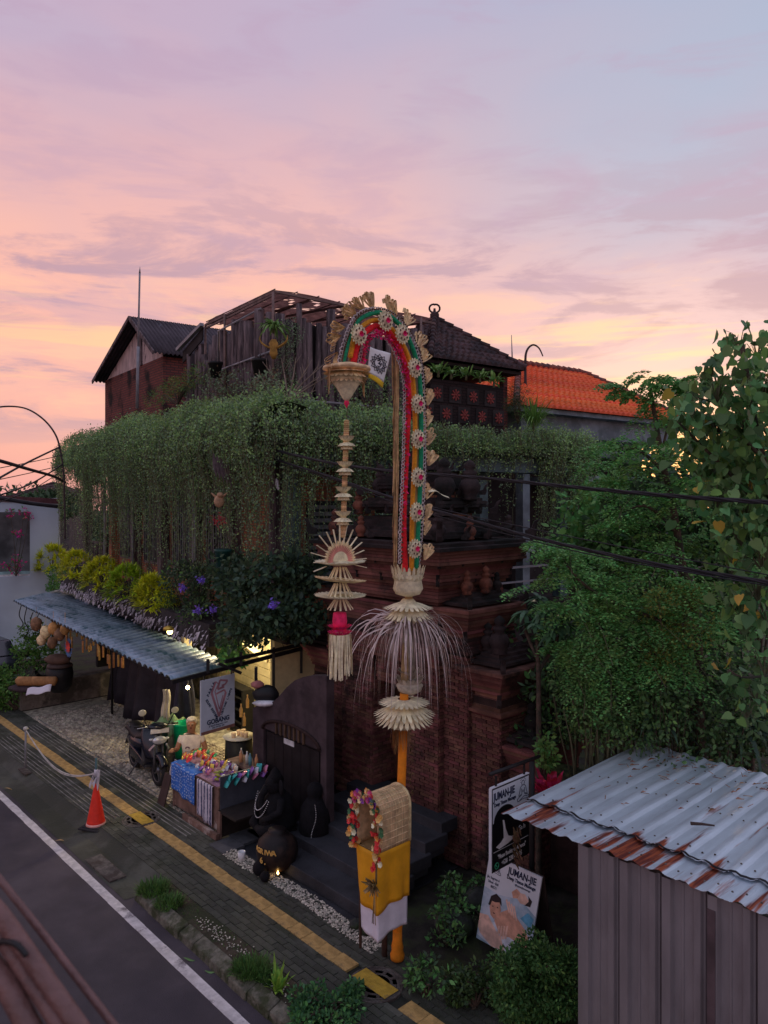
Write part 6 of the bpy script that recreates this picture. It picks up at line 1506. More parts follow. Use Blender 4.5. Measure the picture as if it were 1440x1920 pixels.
part('handlebar', MB().tube([(FX-.28,-.34,1.0),(FX-.20,-.12,1.02),(FX-.20,.12,1.02),(FX-.28,.34,1.0)], .014, 8), m_black, sc_)
for sg in (-1,1):
    part('grip', MB().tube([(FX-.29,sg*.36,1.0),(FX-.25,sg*.24,1.01)], .021, 8), m_black, sc_)
    part('brake_lever', MB().tube([(FX-.20,sg*.16,1.01),(FX-.20,sg*.34,.99)], .007, 5), m_chr, sc_)
    mr = part('mirror', MB().tube([(FX-.22,sg*.18,1.02),(FX-.22,sg*.24,1.16),(FX-.22,sg*.26,1.22)], .008, 6), m_black, sc_)
    part('mirror_head', MB().sphere((FX-.22,sg*.27,1.26), (.015,.065,.06), 14, 10), M('mirror_face', (.42,.42,.36), .1, .05), mr)
    part('turn_lamp', MB().sphere((FX-.10,sg*.13,.80), (.03,.04,.025), 10, 6), m_chr, sc_)
part('handle_cowl', MB().sphere((FX-.19,0,1.0), (.10,.17,.07), 14, 10), m_sb, sc_)
part('headlight', MB().sphere((FX-.075,0,.78), (.05,.12,.075), 14, 10), m_chr, sc_); part('white_plate', MB().box(FX-.115,FX-.105,-.15,.15,.90,.98), M('plate_white', (.62,.62,.60), .5), sc_)
part('chrome_trim', MB().bar((FX-.03,-.10,.72),(FX-.08,-.16,.62),.02,.03).bar((FX-.03,.10,.72),(FX-.08,.16,.62),.02,.03), m_chr, sc_)
part('side_stand', MB().tube([(-.1,-.1,.28),(-.12,-.24,.02)], .012, 6), m_sg, sc_)
# ================================================================ VEGETATION
def leafmat(n_, c, isl=.35, tr=.25, rough=.55): return M(n_, c, rough, .25, 1.2, 0, island=isl, trans=tr, spec=.3)
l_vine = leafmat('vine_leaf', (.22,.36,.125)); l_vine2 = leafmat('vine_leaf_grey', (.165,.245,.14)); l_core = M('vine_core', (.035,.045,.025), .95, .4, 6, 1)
l_yg = leafmat('croton_leaf', (.50,.54,.03), .3); l_gr = leafmat('mid_green_leaf', (.10,.25,.07)); l_dk = leafmat('dark_leaf', (.05,.092,.045), .45, .15)
l_moss = leafmat('feathery_leaf', (.135,.33,.095), .5); l_hrt = leafmat('heart_leaf', (.10,.215,.075), .55, .25, .45); l_hry = leafmat('yellowing_leaf', (.42,.30,.05), .3); l_lt = leafmat('light_leaf', (.13,.25,.06), .35)
l_grass = leafmat('grass_blade', (.07,.15,.035), .4); m_bark = M('bark', (.085,.06,.045), .95, .4, 8, 1, c2=(.04,.04,.03)); m_stem = M('green_stem', (.09,.09,.05), .8, .3, 6)
def arr(pts): return np.array([tuple(p) for p in pts])
def lpart(name, me, parent, kind=None): return part(name, me, None, parent, kind=kind)
def crestL(x): return 7.68+.10*np.sin(x*1.3)+.05*np.sin(x*6.7)+.035*np.sin(x*15)+.07*np.sin(x*3.1+1)+.10*np.exp(-((x+7.5)/3)**2)-.10*np.exp(-((x+14.4)/1.2)**2)
def crestR(y): return 7.52+.05*np.sin(y*6.1)+.035*np.sin(y*14)-.40*np.clip((y-2.8)/1.8,0,1)+.25*np.clip((y-6.5)/2.0,0,1)+.06*np.sin(y*2.7)
def curtain(side, name, label, lo, hi, crest, lenfn, per_m, seed):
    global rng; rng = np.random.default_rng(seed)
    root = thing(name, label, 'vines', Bl(0,0,0), RB)
    def place(s_, out, z):   # s_: along facade, out: distance proud of the facade edge
        return np.stack([s_, -out, z], 1) if side == 'L' else np.stack([out, s_, z], 1)
    # mound
    n = int((hi-lo)*1700); s_ = rng.uniform(lo, hi, n); th = rng.uniform(0, 1, n)**.8
    cr = crest(s_); hgt = cr-6.7
    out = .30-1.35*(1-np.cos(th*1.75))*.8+rng.normal(0,.05,n)+.05*np.sin(s_*5); z = 6.75+hgt*np.sin(np.minimum(th*1.9,1.57))-(.25*th**2)+rng.normal(0,.075,n)+.14*rng.random(n)**9+.05*np.sin(s_*7+out*4)
    k2 = int(n*.16); lo_ = rng.exponential(.22, k2); out[:k2] = .27+rng.normal(0,.06,k2)-.1*lo_; z[:k2] = 6.85-lo_
    p1 = place(s_, out, z); d1 = sphdir(n, .25)
    lpart('crown', leafmesh('crown', p1, d1, rng.uniform(.04,.078,n), 'diamond', [l_vine, l_vine2], mi=(rng.random(n) < .35).astype(int)), root)
    b = MB(); m_ = 40
    def core(a, c):
        s1 = lo+.05+(hi-lo-.1)*a; t = c*1.75; o = .22-1.3*(1-math.cos(t))*.8; zz_ = 6.62+(float(crest(np.array(s1)))-6.82)*math.sin(min(c*1.9,1.57))-.25*c*c
        return V((s1,-o,zz_)) if side == 'L' else V((o,s1,zz_))
    b.grid(core, m_, 8); part('light_block_core', b, l_core, root)  # added dark core inside the mound, there to block light between the leaves
    # hanging strands
    P_, D_, S_ = [], [], []; st = MB(); ns = int((hi-lo)*per_m)
    for i in range(ns):
        s0 = rng.uniform(lo, hi); cl_n = .5+.28*math.sin(s0*5.3+seed)+.22*math.sin(s0*11.7+2*seed)
        if rng.random() > .35+.75*cl_n: continue
        Ls = lenfn(s0)*(.55+.75*cl_n); k = max(3, int(Ls/.030)); t = np.linspace(0, Ls, k)
        depth = rng.uniform(-.06,.26); jit = np.cumsum(rng.normal(0,.004,k)); sl = s0+jit+.03*np.sin(t*3+i)
        out = depth+.10*np.exp(-((t-.5)/.4)**2)+.05*np.sin(t*2+i)-.04*t; z = 7.30-rng.uniform(0,.35)-t
        thin = rng.random(k) < (1.0-.55*(t/Ls))
        p = place(sl, out, z)[thin]; kk = len(p)
        P_.append(p+rng.normal(0,.028,(kk,3))); dd = rng.normal(size=(kk,3))*.8; dd[:,2] -= .6; D_.append(dd); S_.append(rng.uniform(.038,.076,kk)*(1-.35*(t[thin]/Ls)))
        if i%2 == 0:
            q = place(sl, out, z)[::max(1,k//7)]; a = V(q[0])
            for r_ in q[1:]:
                r_ = V(r_); w = V((.004,.004,0)); st.quad(a-w, a+w, r_+w, r_-w); a = r_
    P_ = np.concatenate(P_); n = len(P_)
    lpart('trailing_leaves', leafmesh('trailing_leaves', P_, np.concatenate(D_), np.concatenate(S_), 'diamond', [l_vine2, l_vine], mi=(rng.random(n) < .4).astype(int)), root)
    part('trailing_stems', st, m_stem, root, kind='stuff'); return root
def lenL(x):
    r = rng.random()
    if x < -11.9: return rng.uniform(.25,.6) if (r < .9 and x > -13.9) else rng.uniform(.8,3.2)
    g = .5+.5*math.sin(x*2.1+1)*math.sin(x*.9)
    if r < .50: return rng.uniform(.7,1.5)
    if r < .82: return rng.uniform(1.3,2.3+.4*g)
    return rng.uniform(2.2,3.3)
def lenR1(y):
    r = rng.random(); return rng.uniform(.7,1.7) if r < .45 else rng.uniform(1.5,2.7) if r < .8 else rng.uniform(2.4,3.5)
def lenR2(y):
    r = rng.random()
    if y > 7.3: return rng.uniform(.8,1.6) if r < .4 else rng.uniform(1.5,2.9)
    return rng.uniform(.25,.6) if r < .72 else rng.uniform(.6,1.3) if r < .9 else rng.uniform(1.3,2.6)
curtain('L', 'hanging_vines', 'thick green vines spilling over the street side ledge and trailing down the left facade', -14.4, .1, crestL, lambda x: lenL(x)+.35, 125, 3)
curtain('R', 'hanging_vines', 'dark green vines hanging from the corner to the pavilion on the right facade', -.1, 4.0, crestR, lambda y: lenR1(y)+.3, 130, 4)
curtain('R', 'hanging_vines', 'shorter vine fringe over the teal ledge at the far right end of the house', 4.0, 9.35, crestR, lambda y: lenR2(y)+.1, 120, 5)
# ---- helper plants
def blade(b, p, d, L_, w, droop, seg=4, mi=0):
    p = V(p); d = V(d).normalized(); x = d.cross(V((0,0,1)))
    x = x.normalized() if x.length > .05 else V((1,0,0)); pts = []
    for i in range(seg+1):
        t = i/seg; pts.append(p+d*L_*t-V((0,0,droop*L_*t*t)))
    for i in range(seg):
        a, c = i/seg, (i+1)/seg; wa = w*math.sin(math.pi*min(.97,a*.9+.08)); wc = w*math.sin(math.pi*min(.985,c*.9+.08))
        b.quad(pts[i]-x*wa, pts[i]+x*wa, pts[i+1]+x*wc, pts[i+1]-x*wc, mi=mi)
def bladeplant(name, label, cat, p, n, L_, w, droop, mat, group=None, up=.6, core=.1, stems=None):
    rt = thing(name, label, cat, p, random.uniform(0,6), group); b = MB()
    for i in range(n):
        an = random.uniform(0,6.283); e = random.uniform(0,1)
        d = V((math.cos(an)*(1-e*.8), math.sin(an)*(1-e*.8), up*e+.25+random.uniform(-.1,.1))); c = V((math.cos(an)*core*random.random(), math.sin(an)*core*random.random(), random.uniform(0,core)))
        blade(b, c, d, L_*random.uniform(.6,1.1), w*random.uniform(.7,1.2), droop*random.uniform(.4,1.3))
    part('leaves', b, mat, rt, kind='stuff')
    part('stem', MB().tube([(0,0,-.08),(0,0,core)], [.03,.015], 6), m_stem, rt); return rt
# yellow-green bushes in the planter
names = ('leftmost','second from the left','third from the left','fourth from the left','big fifth','sixth')
for i, (px, py, r_) in enumerate(((98,1056,.74),(145,1070,.70),(192,1084,.66),(240,1104,.72),(290,1122,.62))):
    q = PA(px, py, .0); rt = thing('croton_bush', 'bright yellow-green bush in the planter, %s of the row'%names[i], 'bush', q-V((0,0,.15)), 0, 'yellow-green bushes along the planter'); b = MB()
    for k in range(105):
        an = random.uniform(0,6.283); el_ = random.uniform(-.45,1.45); c = V((math.cos(an)*math.cos(el_)*r_*.62, math.sin(an)*math.cos(el_)*r_*.5, .12+math.sin(el_)*r_*.75))
        dm = V((math.cos(an)*math.cos(el_), math.sin(an)*math.cos(el_), .55+math.sin(el_)*.6))
        for j in range(11):
            d = dm.normalized()+V((random.uniform(-1,1),random.uniform(-1,1),random.uniform(-.5,.7)))*.8; blade(b, c, d, random.uniform(.18,.34), .024, random.uniform(.1,.5), 3)
    part('leaves', b, l_yg if i != 3 else leafmat('croton_leaf_green', (.34,.50,.035)), rt, kind='stuff')
    b = MB()
    for k in range(5): b.tube([(0,0,-.1),(random.uniform(-.2,.2),random.uniform(-.2,.2),r_*.6)], [.02,.008], 5)
    part('stem', b, m_bark, rt)
def shrub(name, label, cat, centers, radii, per, size, shape, mats, frac=0.0, group=None, base=None, flat=.8, trunk=None, roll=None, down=0.0, shell=.4):
    base = V(base) if base is not None else V((sum(c[0] for c in centers)/len(centers), sum(c[1] for c in centers)/len(centers), min(c[2] for c in centers)-max(radii)))
    rt = thing(name, label, cat, base, 0, group, world=True)
    pts, nd = clumps([tuple(c) for c in centers], radii, per, flat, shell); n = len(pts)
    d = nd+rng.normal(0,.6,(n,3)); d[:,2] -= down
    mats = mats if isinstance(mats, list) else [mats]
    mi = (rng.random(n) < frac).astype(int) if len(mats) > 1 else None
    lpart('crown', leafmesh('crown', pts, d, rng.uniform(size*.6,size*1.25,n), shape, mats, roll=roll, mi=mi), rt)
    b = MB()
    for c in centers[::max(1,len(centers)//14)]:
        c = V(c); m2 = base.lerp(c,.5)+V((random.uniform(-.1,.1),random.uniform(-.1,.1),.08)); b.tube(smooth_([base, m2, c],4), [trunk or .02]*1+[.7*(trunk or .02)]*3+[.4*(trunk or .02)]*4+[.2*(trunk or .02)], 6)
    part('trunk', b, m_bark, rt); return rt
def ccs(n, x0, x1, y0, y1, D0, D1): return [P(random.uniform(x0,x1), random.uniform(y0,y1), random.uniform(D0,D1)) for _ in range(n)]
shrub('trailing_shrub', 'leafy green shrub with yellow blossoms at the left end of the planter', 'shrub', [PA(random.uniform(68,112), random.uniform(1052,1112), .0) for _ in range(12)], [.28]*12, 130, .085, 'oval', [l_gr, leafmat('yellow_flower',(.6,.5,.03))], .02)
shrub('planter_greens', 'low mixed greenery filling the planter between the yellow-green bushes', 'plants', [PA(px_, 1072+.31*(px_-110)+random.uniform(-14,18), random.uniform(-.1,.4)) for px_ in range(105,335,7)], [.24]*33, 110, .10, 'blade', [leafmat('planter_green', (.13,.26,.05)), l_yg], .35)
def pla(n, x0, x1, y0, y1, b0=-.2, b1=.5): return [PA(random.uniform(x0,x1), random.uniform(y0,y1), random.uniform(b0,b1)) for _ in range(n)]
shrub('purple_flower_shrub', 'tangled shrub with purple blossoms right of the yellow-green bushes', 'shrub', pla(26,318,430,1060,1160), [.26]*26, 120, .085, 'oval', [leafmat('shrub_leaf',(.05,.085,.045)), l_lt], .12)
for i, (px, py) in enumerate(((378,1087),(342,1102),(372,1145),(398,1143),(512,1135))):
    q = PA(px, py, -.45 if px < 450 else -.6); n = 40
    me = leafmesh('flower_cluster', np.array([tuple(q)])+rng.normal(0,.035,(n,3)), sphdir(n), rng.uniform(.05,.08,n), 'diamond', leafmat('purple_petal', (.20,.12,.55), .3)); me.transform(Matrix.Translation(-q)); o = part('flower_cluster', me, None); o.location = q
    tag(o, 'purple flower head %s'%('upper middle of the tangled shrub','upper left of the tangled shrub','low on the tangled shrub above the awning','low right on the tangled shrub','on the dark climber near the corner')[i], 'flower', 'purple flower heads', kind='stuff')
shrub('dark_climber', 'dense dark large-leaved climber covering the lower house corner above the plaster wall', 'climber', pla(34,420,505,1050,1192,-.45,.3)+[PB(random.uniform(500,585), random.uniform(1045,1185), random.uniform(-.3,.3)) for _ in range(32)], [.24+.14*(i%4)/3 for i in range(66)], 95, .13, 'oval', [l_dk, leafmat('dark_leaf_blue', (.045,.085,.06), .4)], .4, base=Bl(-1.0,.6,3.15))
shrub('low_climber', 'leafy tendrils over the awning end beside the steel beams', 'climber', pla(8,425,452,1215,1245,-.2,.2), [.17]*8, 60, .12, 'oval', l_gr)
for i, (px, py, L_) in enumerate(((300,1735,.0),)): pass
shrub('ledge_shrub', 'yellowish fern-like shrub on the roof parapet left of the log screen', 'shrub', [PA(290+9*i+random.uniform(-3,3), 742-4.2*i+random.uniform(-4,10), .9) for i in range(11)], [.30]*11, 120, .10, 'blade', [leafmat('fern_olive', (.16,.17,.035)), l_gr], .5)
shrub('rooftop_shrub', 'dry greyish bushes at the foot of the log screen above the vines', 'shrub', [PA(random.uniform(395,520), random.uniform(706,752), .9) for _ in range(16)], [.3]*16, 120, .06, 'diamond', [l_vine2, leafmat('dry_brown', (.12,.09,.05))], .3)
shrub('screen_creeper', 'grey-green creeper hanging on the logs right of the winged carving', 'climber', [PB(random.uniform(530,556), 610+14*i, 1.75) for i in range(12)], [.22]*12, 150, .035, 'diamond', l_vine2)
shrub('screen_creeper', 'grey-green creeper hanging on the logs below the pole arch', 'climber', [PB(random.uniform(610,740), random.uniform(700,760), 1.7) for i in range(16)], [.28]*16, 110, .05, 'diamond', [l_vine2, l_vine], .4)
# winged carving and fern on the screen
q = PB(513,650,1.45); wg = thing('winged_carving', 'yellow winged carving holding a fern on the corner of the log screen', 'carving', q, RB+.8)
m_wg = M('ochre_wood', (.30,.17,.04), .8, .3, 8); wg.scale = (.72,.72,.72)
part('body', MB().lathe([(.05,-.35),(.12,-.2),(.10,-.05),(.14,.08),(.07,.2)], n=12), m_wg, wg)
for sg in (-1,1): part('wing', MB().tube(smooth_([V((sg*.05,0,-.05)),V((sg*.22,0,.02)),V((sg*.38,0,.16)),V((sg*.40,0,.32))],4), [.06,.07,.075,.08,.08,.075,.07,.06,.05,.04,.03,.02,.01], 8, flat=.4), m_wg, wg)
bladeplant('fern', 'light green fern spilling above the winged carving', 'fern', q+V((0,0,.35)), 46, .42, .035, .9, l_lt, up=.9)
for i, (px, py, lb) in enumerate(((486,688,'black pot hung on the logs left of the bare branches'),(404,692,'small dark pot with dry fern on the log screen corner'))):
    q = PA(px, py, 1.05) if i == 0 else PA(px, py, .9); pt_ = thing('hanging_pot', lb, 'pot', q-V((0,0,.2)))
    part('pot_body', MB().lathe([(.10,0),(.16,.30),(.18,.31),(.18,.36),(.0,.34)], n=16), m_black, pt_)
    part('pot_hook', MB().tube([(0,.0,.34),(0,.15,.5)], .01, 5), m_black, pt_)
b = MB(); q = PB(540,752,1.45)
for k in range(11):
    an = random.uniform(-1.3,1.3); L_ = random.uniform(.5,.95); p1 = q+V((math.sin(an)*L_*.5, 0, math.cos(an)*L_*.5)); p2 = q+V((math.sin(an*1.3)*L_+random.uniform(-.1,.1), random.uniform(-.1,.1), math.cos(an)*L_+.05)); b.tube(smooth_([q,p1,p2],4), [.028,.025,.022,.02,.017,.014,.011,.008,.006], 6)
    for j in range(2): b.tube([p1.lerp(p2,.4+.3*j), p1.lerp(p2,.5+.3*j)+V((random.uniform(-.15,.15),0,.15))], [.010,.004], 5)
single('bare_branches', b, M('pale_bark', (.20,.16,.13), .9), 'bare pale branches of a potted frangipani in front of the log screen', 'branches')
# things hanging in the left facade vines
def simple_hang(px, py, b_, name, label, cat, mb, mat): o = single(name, mb, mat, label, cat); return o
q = PA(411,940,-.35); b = MB().sphere(q, (.10,.08,.12), 14, 10, jit=.05).sphere(q+V((.03,-.06,.12)), (.06,.05,.05), 8, 6, jit=.1)
for sg in (-1,1): b.tube([q+V((sg*.06,0,.08)), q+V((sg*.15,0,.16))], [.03,.01], 6)
single('carved_mask', b, M('mask_cream', (.36,.22,.13), .8, .3, 9), 'pale carved mask hanging in the vines above the red flower', 'mask')
q = PA(411,975,-.35); n = 60; me = leafmesh('red_flower', np.array([tuple(q)])+rng.normal(0,.06,(n,3)), sphdir(n,-.4), rng.uniform(.06,.11,n), 'blade', leafmat('red_petal', (.55,.03,.06), .25)); me.transform(Matrix.Translation(-q)); o = part('red_flower', me, None, kind='stuff'); o.location = q; tag(o, 'red hanging blossom in front of the brick wall below the mask', 'flower')
q = PA(418,1052,-.25); gp = thing('green_pot', 'dark green hanging pot at the wall above the purple shrub', 'pot', q-V((0,0,.1))); part('pot_body', MB().lathe([(.12,0),(.15,.27),(.17,.28),(.17,.33),(0,.3)], n=18), M('pot_green', (.012,.06,.05), .5), gp); part('wire', MB().tube([(-.15,0,.33),(0,0,.8),(.15,0,.33)], .006, 4), m_black, gp)
q = PB(519,906,.15); b = MB().sphere(q, (.035,.02,.09), 8, 6, jit=.2).sphere(q+V((.03,0,-.08)), (.03,.02,.05), 8, 6, jit=.2); single('white_tag', b, m_wcl, 'small white scrap caught in the vines near the cables', 'scrap')
# brown dead leaves hanging
q = PA(415,850,-.3); b = MB()
for k in range(5): blade(b, q+V((.07*k-.15,0,-.05*k)), (.15,-.1,-1), .45, .06, .0)
single('dry_banana_leaf', b, M('dry_grey_leaf', (.16,.12,.13), .9, .3, 9), 'grey dried leaves dangling at the middle of the vine curtain', 'leaf')
# left corner hanging pots in the open bay
for i, (px, py) in enumerate(((155,893),(160,925),(178,902))):
    q = PA(px, py, .2); r_ = thing('hanging_planter', ('round','wide lower','small right')[i]+' dark hanging planter in the open bay at the left end of the ledge', 'planter', q, 0, 'hanging planters in the open bay')
    part('basket', MB().lathe([(.04,-.12),(.14,-.04),(.17,.06)], n=12), m_black, r_); part('wire', MB().tube([(0,0,.0),(0,0,.6)], .006, 4), m_black, r_)
    n = 90; part('foliage', leafmesh('foliage', rng.normal(0,.09,(n,3))+np.array([0,0,.05]), sphdir(n), .07, 'diamond', l_dk), None, r_)
bladeplant('bay_plant', 'green leafy plant behind the balcony railing of the open bay', 'plant', Bl(-12.6,1.2,3.3), 60, .7, .05, .6, l_gr, up=1.4)
# rooftop bromeliads, lemongrass
for i, (px, py) in enumerate(((822,694),(846,698),(874,700),(900,705),(926,714))):
    q = PB(px, py+6, -.8+.0); q = Bl(0,0,0)+(q-Bl(0,0,0))
    bladeplant('bromeliad', 'pale green bromeliad on the black brick parapet, %s of five'%('nearest the pole','second from the pole','middle one','fourth from the pole','farthest from the pole')[i], 'plant', q, 26, .30, .035, .5, l_lt, 'bromeliads on the pavilion parapet', up=1.0)
bladeplant('lemongrass', 'bright green grass clump on the ledge at the right of the pavilion', 'grass', PB(1000,803,-.2), 240, .85, .012, .55, leafmat('lemongrass_blade', (.12,.24,.05)), up=2.0, core=.22)
shrub('ledge_bush', 'dark conical bush beside the lemongrass on the ledge', 'bush', [PB(random.uniform(957,990), random.uniform(728,790), .1) for _ in range(12)], [.24]*12, 120, .07, 'blade', [l_dk, leafmat('olive_tip',(.10,.11,.03))], .35)
# ---------------------------------------------------------------- trees at the right
def tree_branches(rt, paths, r0, mat=m_bark, name='trunk'):
    b = MB()
    for pts, r_ in paths:
        sp_ = smooth_([V(p) for p in pts], 5); n_ = len(sp_); b.tube(sp_, [r_*(1-.75*i/n_) for i in range(n_)], 8)
    return part(name, b, mat, rt)
# feathery compound-leaf tree
FL = []; FD = []
for k in range(1, 8):
    t = k/8
    for sg in (-1,1):
        Lp = .34*math.sin(math.pi*(.15+.8*t))
        for j in range(1, 7):
            s_ = j/6; x_ = sg*Lp*s_; y_ = t*.8+Lp*s_*.45
            for s2 in (-1,1): FL.append((x_+s2*.01, y_+s2*.018, -.10*s_*s_-.18*t*t)); FD.append((sg*.4+.0, .4+s2*.7, -.1))
FL = np.array(FL); FD = np.array(FD)
def feather_tree(label, base, paths, tips, scale, nper, seed, mat=l_moss, fsize=.052):
    global rng; rng = np.random.default_rng(seed)
    rt = thing('feathery_tree', label, 'tree', base, 0, None, world=True); tree_branches(rt, paths, .05)
    PP, DD = [], []; rach = MB()
    for tp_, sc2 in tips:
        for k in range(nper):
            an = rng.uniform(0, 6.283); e = rng.uniform(-.35,.5); f = np.array([math.cos(an)*math.cos(e), math.sin(an)*math.cos(e), math.sin(e)])
            up = np.array([0,0,1.0])+rng.normal(0,.25,3); x = np.cross(f, up); x /= np.linalg.norm(x); z = np.cross(x, f); s_ = scale*sc2*rng.uniform(.6,1.15)
            o = np.array(tuple(tp_))+rng.normal(0,.10,3)
            q = o+s_*(FL[:,0:1]*x+FL[:,1:2]*f+FL[:,2:3]*z)-np.array([0,0,1])*(s_*.35*(FL[:,1:2]**2)); PP.append(q+rng.normal(0,.006,q.shape)); DD.append(FD[:,0:1]*x+FD[:,1:2]*f+FD[:,2:3]*z)
            a = V(o); 
            for t in (.35,.8): c = V(o+s_*(t*f)-np.array([0,0,s_*.35*t*t+s_*.18*t*t])); w = V(x)*.004; rach.quad(a-w,a+w,c+w,c-w); a = c
    PP = np.concatenate(PP); DD = np.concatenate(DD); n = len(PP)
    lpart('crown', leafmesh('crown', PP, DD, rng.uniform(fsize*.7,fsize*1.25,n), 'diamond', [mat, l_lt], roll=.5, mi=(np.repeat(rng.random(n//len(FL)+1), len(FL))[:n] < .22).astype(int)), rt); part('leaf_stalks', rach, m_stem, rt, kind='stuff')
g1_ = G(1284,1490,0); D1 = 10.6
def Q(px, py, D): return P(px, py, D)
b1 = V((Q(1292,1500,D1).x, D1, 0)); b2 = V((Q(1316,1500,10.2).x, 10.2, 0))
tips1 = [(Q(x,y,D),s) for x,y,D,s in ((1215,712,10.6,.6),(1248,728,10.4,.55),(1190,738,10.8,.5),(1290,712,10.4,.45),(1180,840,10.6,1.1),(1150,870,10.9,1.0),(1225,850,10.3,1.1),(1280,850,10.7,1),(1200,925,10.4,1.2),(1260,940,10.8,1.1),(1290,900,10.4,1),(1165,960,10.6,1.0),(1230,1010,10.2,1.2),(1180,1040,10.5,1.1),(1290,1010,10.7,1.2),(1240,780,10.7,.8),(1150,900,11.0,.7))]
feather_tree('tall feathery-leaved tree rising above the orange roof at the right', b1, [([b1, Q(1290,1200,D1), Q(1270,1000,D1), Q(1240,850,D1), Q(1217,715,D1)], .085), ([Q(1270,1000,D1), Q(1215,950,D1-.1), Q(1170,960,D1)], .03), ([Q(1250,890,D1), Q(1190,840,D1), Q(1150,865,D1+.3)], .03), ([Q(1240,850,D1), Q(1262,760,D1), Q(1275,730,D1)], .02)], tips1, .82, 7, 21)
tips2 = [(Q(x,y,D),s) for x,y,D,s in ((1065,1040,9.9,.9),(1040,1035,10.2,.6),(1105,1075,9.8,1),(1060,1095,9.8,1),(1120,1130,9.6,1),(1080,1150,9.8,.9),(1160,1100,10,1.1),(1200,1130,9.8,1.1),(1245,1090,9.7,1.1),(1160,1180,9.7,1.1),(1230,1190,9.8,1.1),(1095,1205,9.6,.9),(1290,1150,9.9,1.1),(1150,1235,9.7,1),(1330,1100,10,1),(1340,1180,9.8,1),(1200,1250,9.6,.9),(1060,1215,9.9,.8),(1270,1240,9.7,1))]
feather_tree('lower spreading feathery-leaved tree with slender brown trunk behind the shed', b2, [([b2, Q(1312,1300,10.2), Q(1300,1120,10.1), Q(1260,1040,10)], .095), ([Q(1305,1180,10.1), Q(1200,1150,9.9), Q(1100,1100,9.8), Q(1050,1040,9.9)], .035), ([Q(1310,1260,10.1), Q(1200,1220,9.8), Q(1090,1200,9.7)], .03)], tips2, .84, 7, 22)
# broad heart-leaved tree on the right edge
rng = np.random.default_rng(31)
hb = P(1500,1500,8.6); hb.z = 0; ht = thing('heart_leaf_tree', 'tall tree with broad heart-shaped leaves filling the right edge of the view', 'tree', hb, 0, None, world=True)
tipsH = []
for x, y, r_, n_ in ((1385,640,.22,9),(1420,650,.28,16),(1335,690,.18,9),(1345,735,.22,14),(1395,720,.3,34),(1435,720,.35,40),(1300,745,.22,16),(1275,790,.22,22),(1345,790,.3,46),(1400,790,.35,60),(1445,800,.4,60),(1310,830,.25,28),(1330,870,.28,40),(1385,870,.38,70),(1440,890,.4,70),(1400,940,.4,60),(1345,930,.25,24),(1450,970,.4,50),(1390,1000,.3,34),(1430,1040,.35,40),(1370,1060,.22,20),(1420,1100,.3,30),(1375,1125,.18,12),(1440,1160,.3,30),(1390,1170,.22,26),(1370,1260,.2,14),(1420,1300,.25,20),(1400,1330,.2,14),(1435,1240,.3,22),(1298,770,.15,8)):
    tipsH.append((P(x,y,random.uniform(7.6,9.0)), r_, n_))
PP, DD = [], []
for c, r_, n_ in tipsH:
    n_ = int(n_*(2.1 if c.z > 5.3 else 1.15)); q = np.array([tuple(c)])+rng.normal(0, r_*.62, (n_,3)); PP.append(q); d = rng.normal(0,.55,(n_,3)); d[:,2] -= .9; d[:,1] -= .35; DD.append(d)
PP = np.concatenate(PP); DD = np.concatenate(DD); n = len(PP)
mi = np.where(rng.random(n) < .018, 1, np.where(rng.random(n) < .14, 2, 0))
tw = MB()
for c, r_, n_ in tipsH:
    sel = [V(q) for q in PP[np.linalg.norm(PP-np.array([tuple(c)]), axis=1) < r_*.9][:26]]
    for q in sel: tw.tube([c-V((0,0,r_*.5)), c.lerp(q,.5)+V((0,0,.03)), q], [.006,.004,.0025], 4)
part('twigs', tw, m_stem, ht, kind='stuff')
lpart('crown', leafmesh('crown', PP, DD, rng.uniform(.075,.155,n), 'heart', [l_hrt, l_hry, l_lt], mi=mi), ht)
tree_branches(ht, [([hb, P(1490,1250,8.6), P(1460,1000,8.5), P(1420,820,8.4), P(1390,640,8.3)], .09), ([P(1450,980,8.5), P(1380,900,8.4), P(1310,830,8.3), P(1270,790,8.2)], .03), ([P(1430,860,8.4), P(1370,790,8.4), P(1335,690,8.3)], .025), ([P(1425,830,8.4), P(1345,760,8.3), P(1300,745,8.3)], .015), ([P(1480,1150,8.6), P(1420,1130,8.3), P(1375,1120,8.1)], .02), ([P(1485,1260,8.6), P(1400,1270,8.2), P(1365,1255,8.1)], .02)], .1)
# shrub masses behind
rng = np.random.default_rng(41)
shrub('broadleaf_shrub', 'bushy broad-leaved shrub below the end of the vine ledge', 'shrub', ccs(30,1072,1180,925,1060,12.5,14.5), [.42]*34, 110, .15, 'oval', [l_gr, l_lt], .22, base=V((3.2,13.6,0)), trunk=.05)
shrub('broadleaf_shrub', 'large dark shrub behind the feathery trees under the cables', 'shrub', ccs(44,1100,1400,980,1240,12,14), [.5]*44, 100, .17, 'oval', [l_dk, l_gr], .45, base=V((4.8,13,0)), trunk=.06)
shrub('broadleaf_shrub', 'dark leaf mass behind the heart-leaved tree under the sunset', 'shrub', ccs(50,1175,1480,868,1060,12,14), [.55]*50, 100, .18, 'oval', [l_dk, l_gr], .3, base=V((6.3,13,0)), trunk=.06)
shrub('broadleaf_shrub', 'dark leafy thicket right of the temple gate wing', 'shrub', ccs(30,985,1100,1180,1400,10.8,12.2), [.38]*30, 100, .12, 'oval', [l_dk, l_gr], .3, base=V((2.9,11.5,0)), trunk=.04)
shrub('small_leaf_shrub', 'small-leaved shrub with thin upright stems behind the shed roof', 'shrub', ccs(46,1065,1260,1230,1385,9.6,10.8), [.28]*46, 190, .060, 'oval', [leafmat('small_leaf', (.085,.175,.06)), l_lt], .16, base=V((3.1,10.2,0)), trunk=.03)
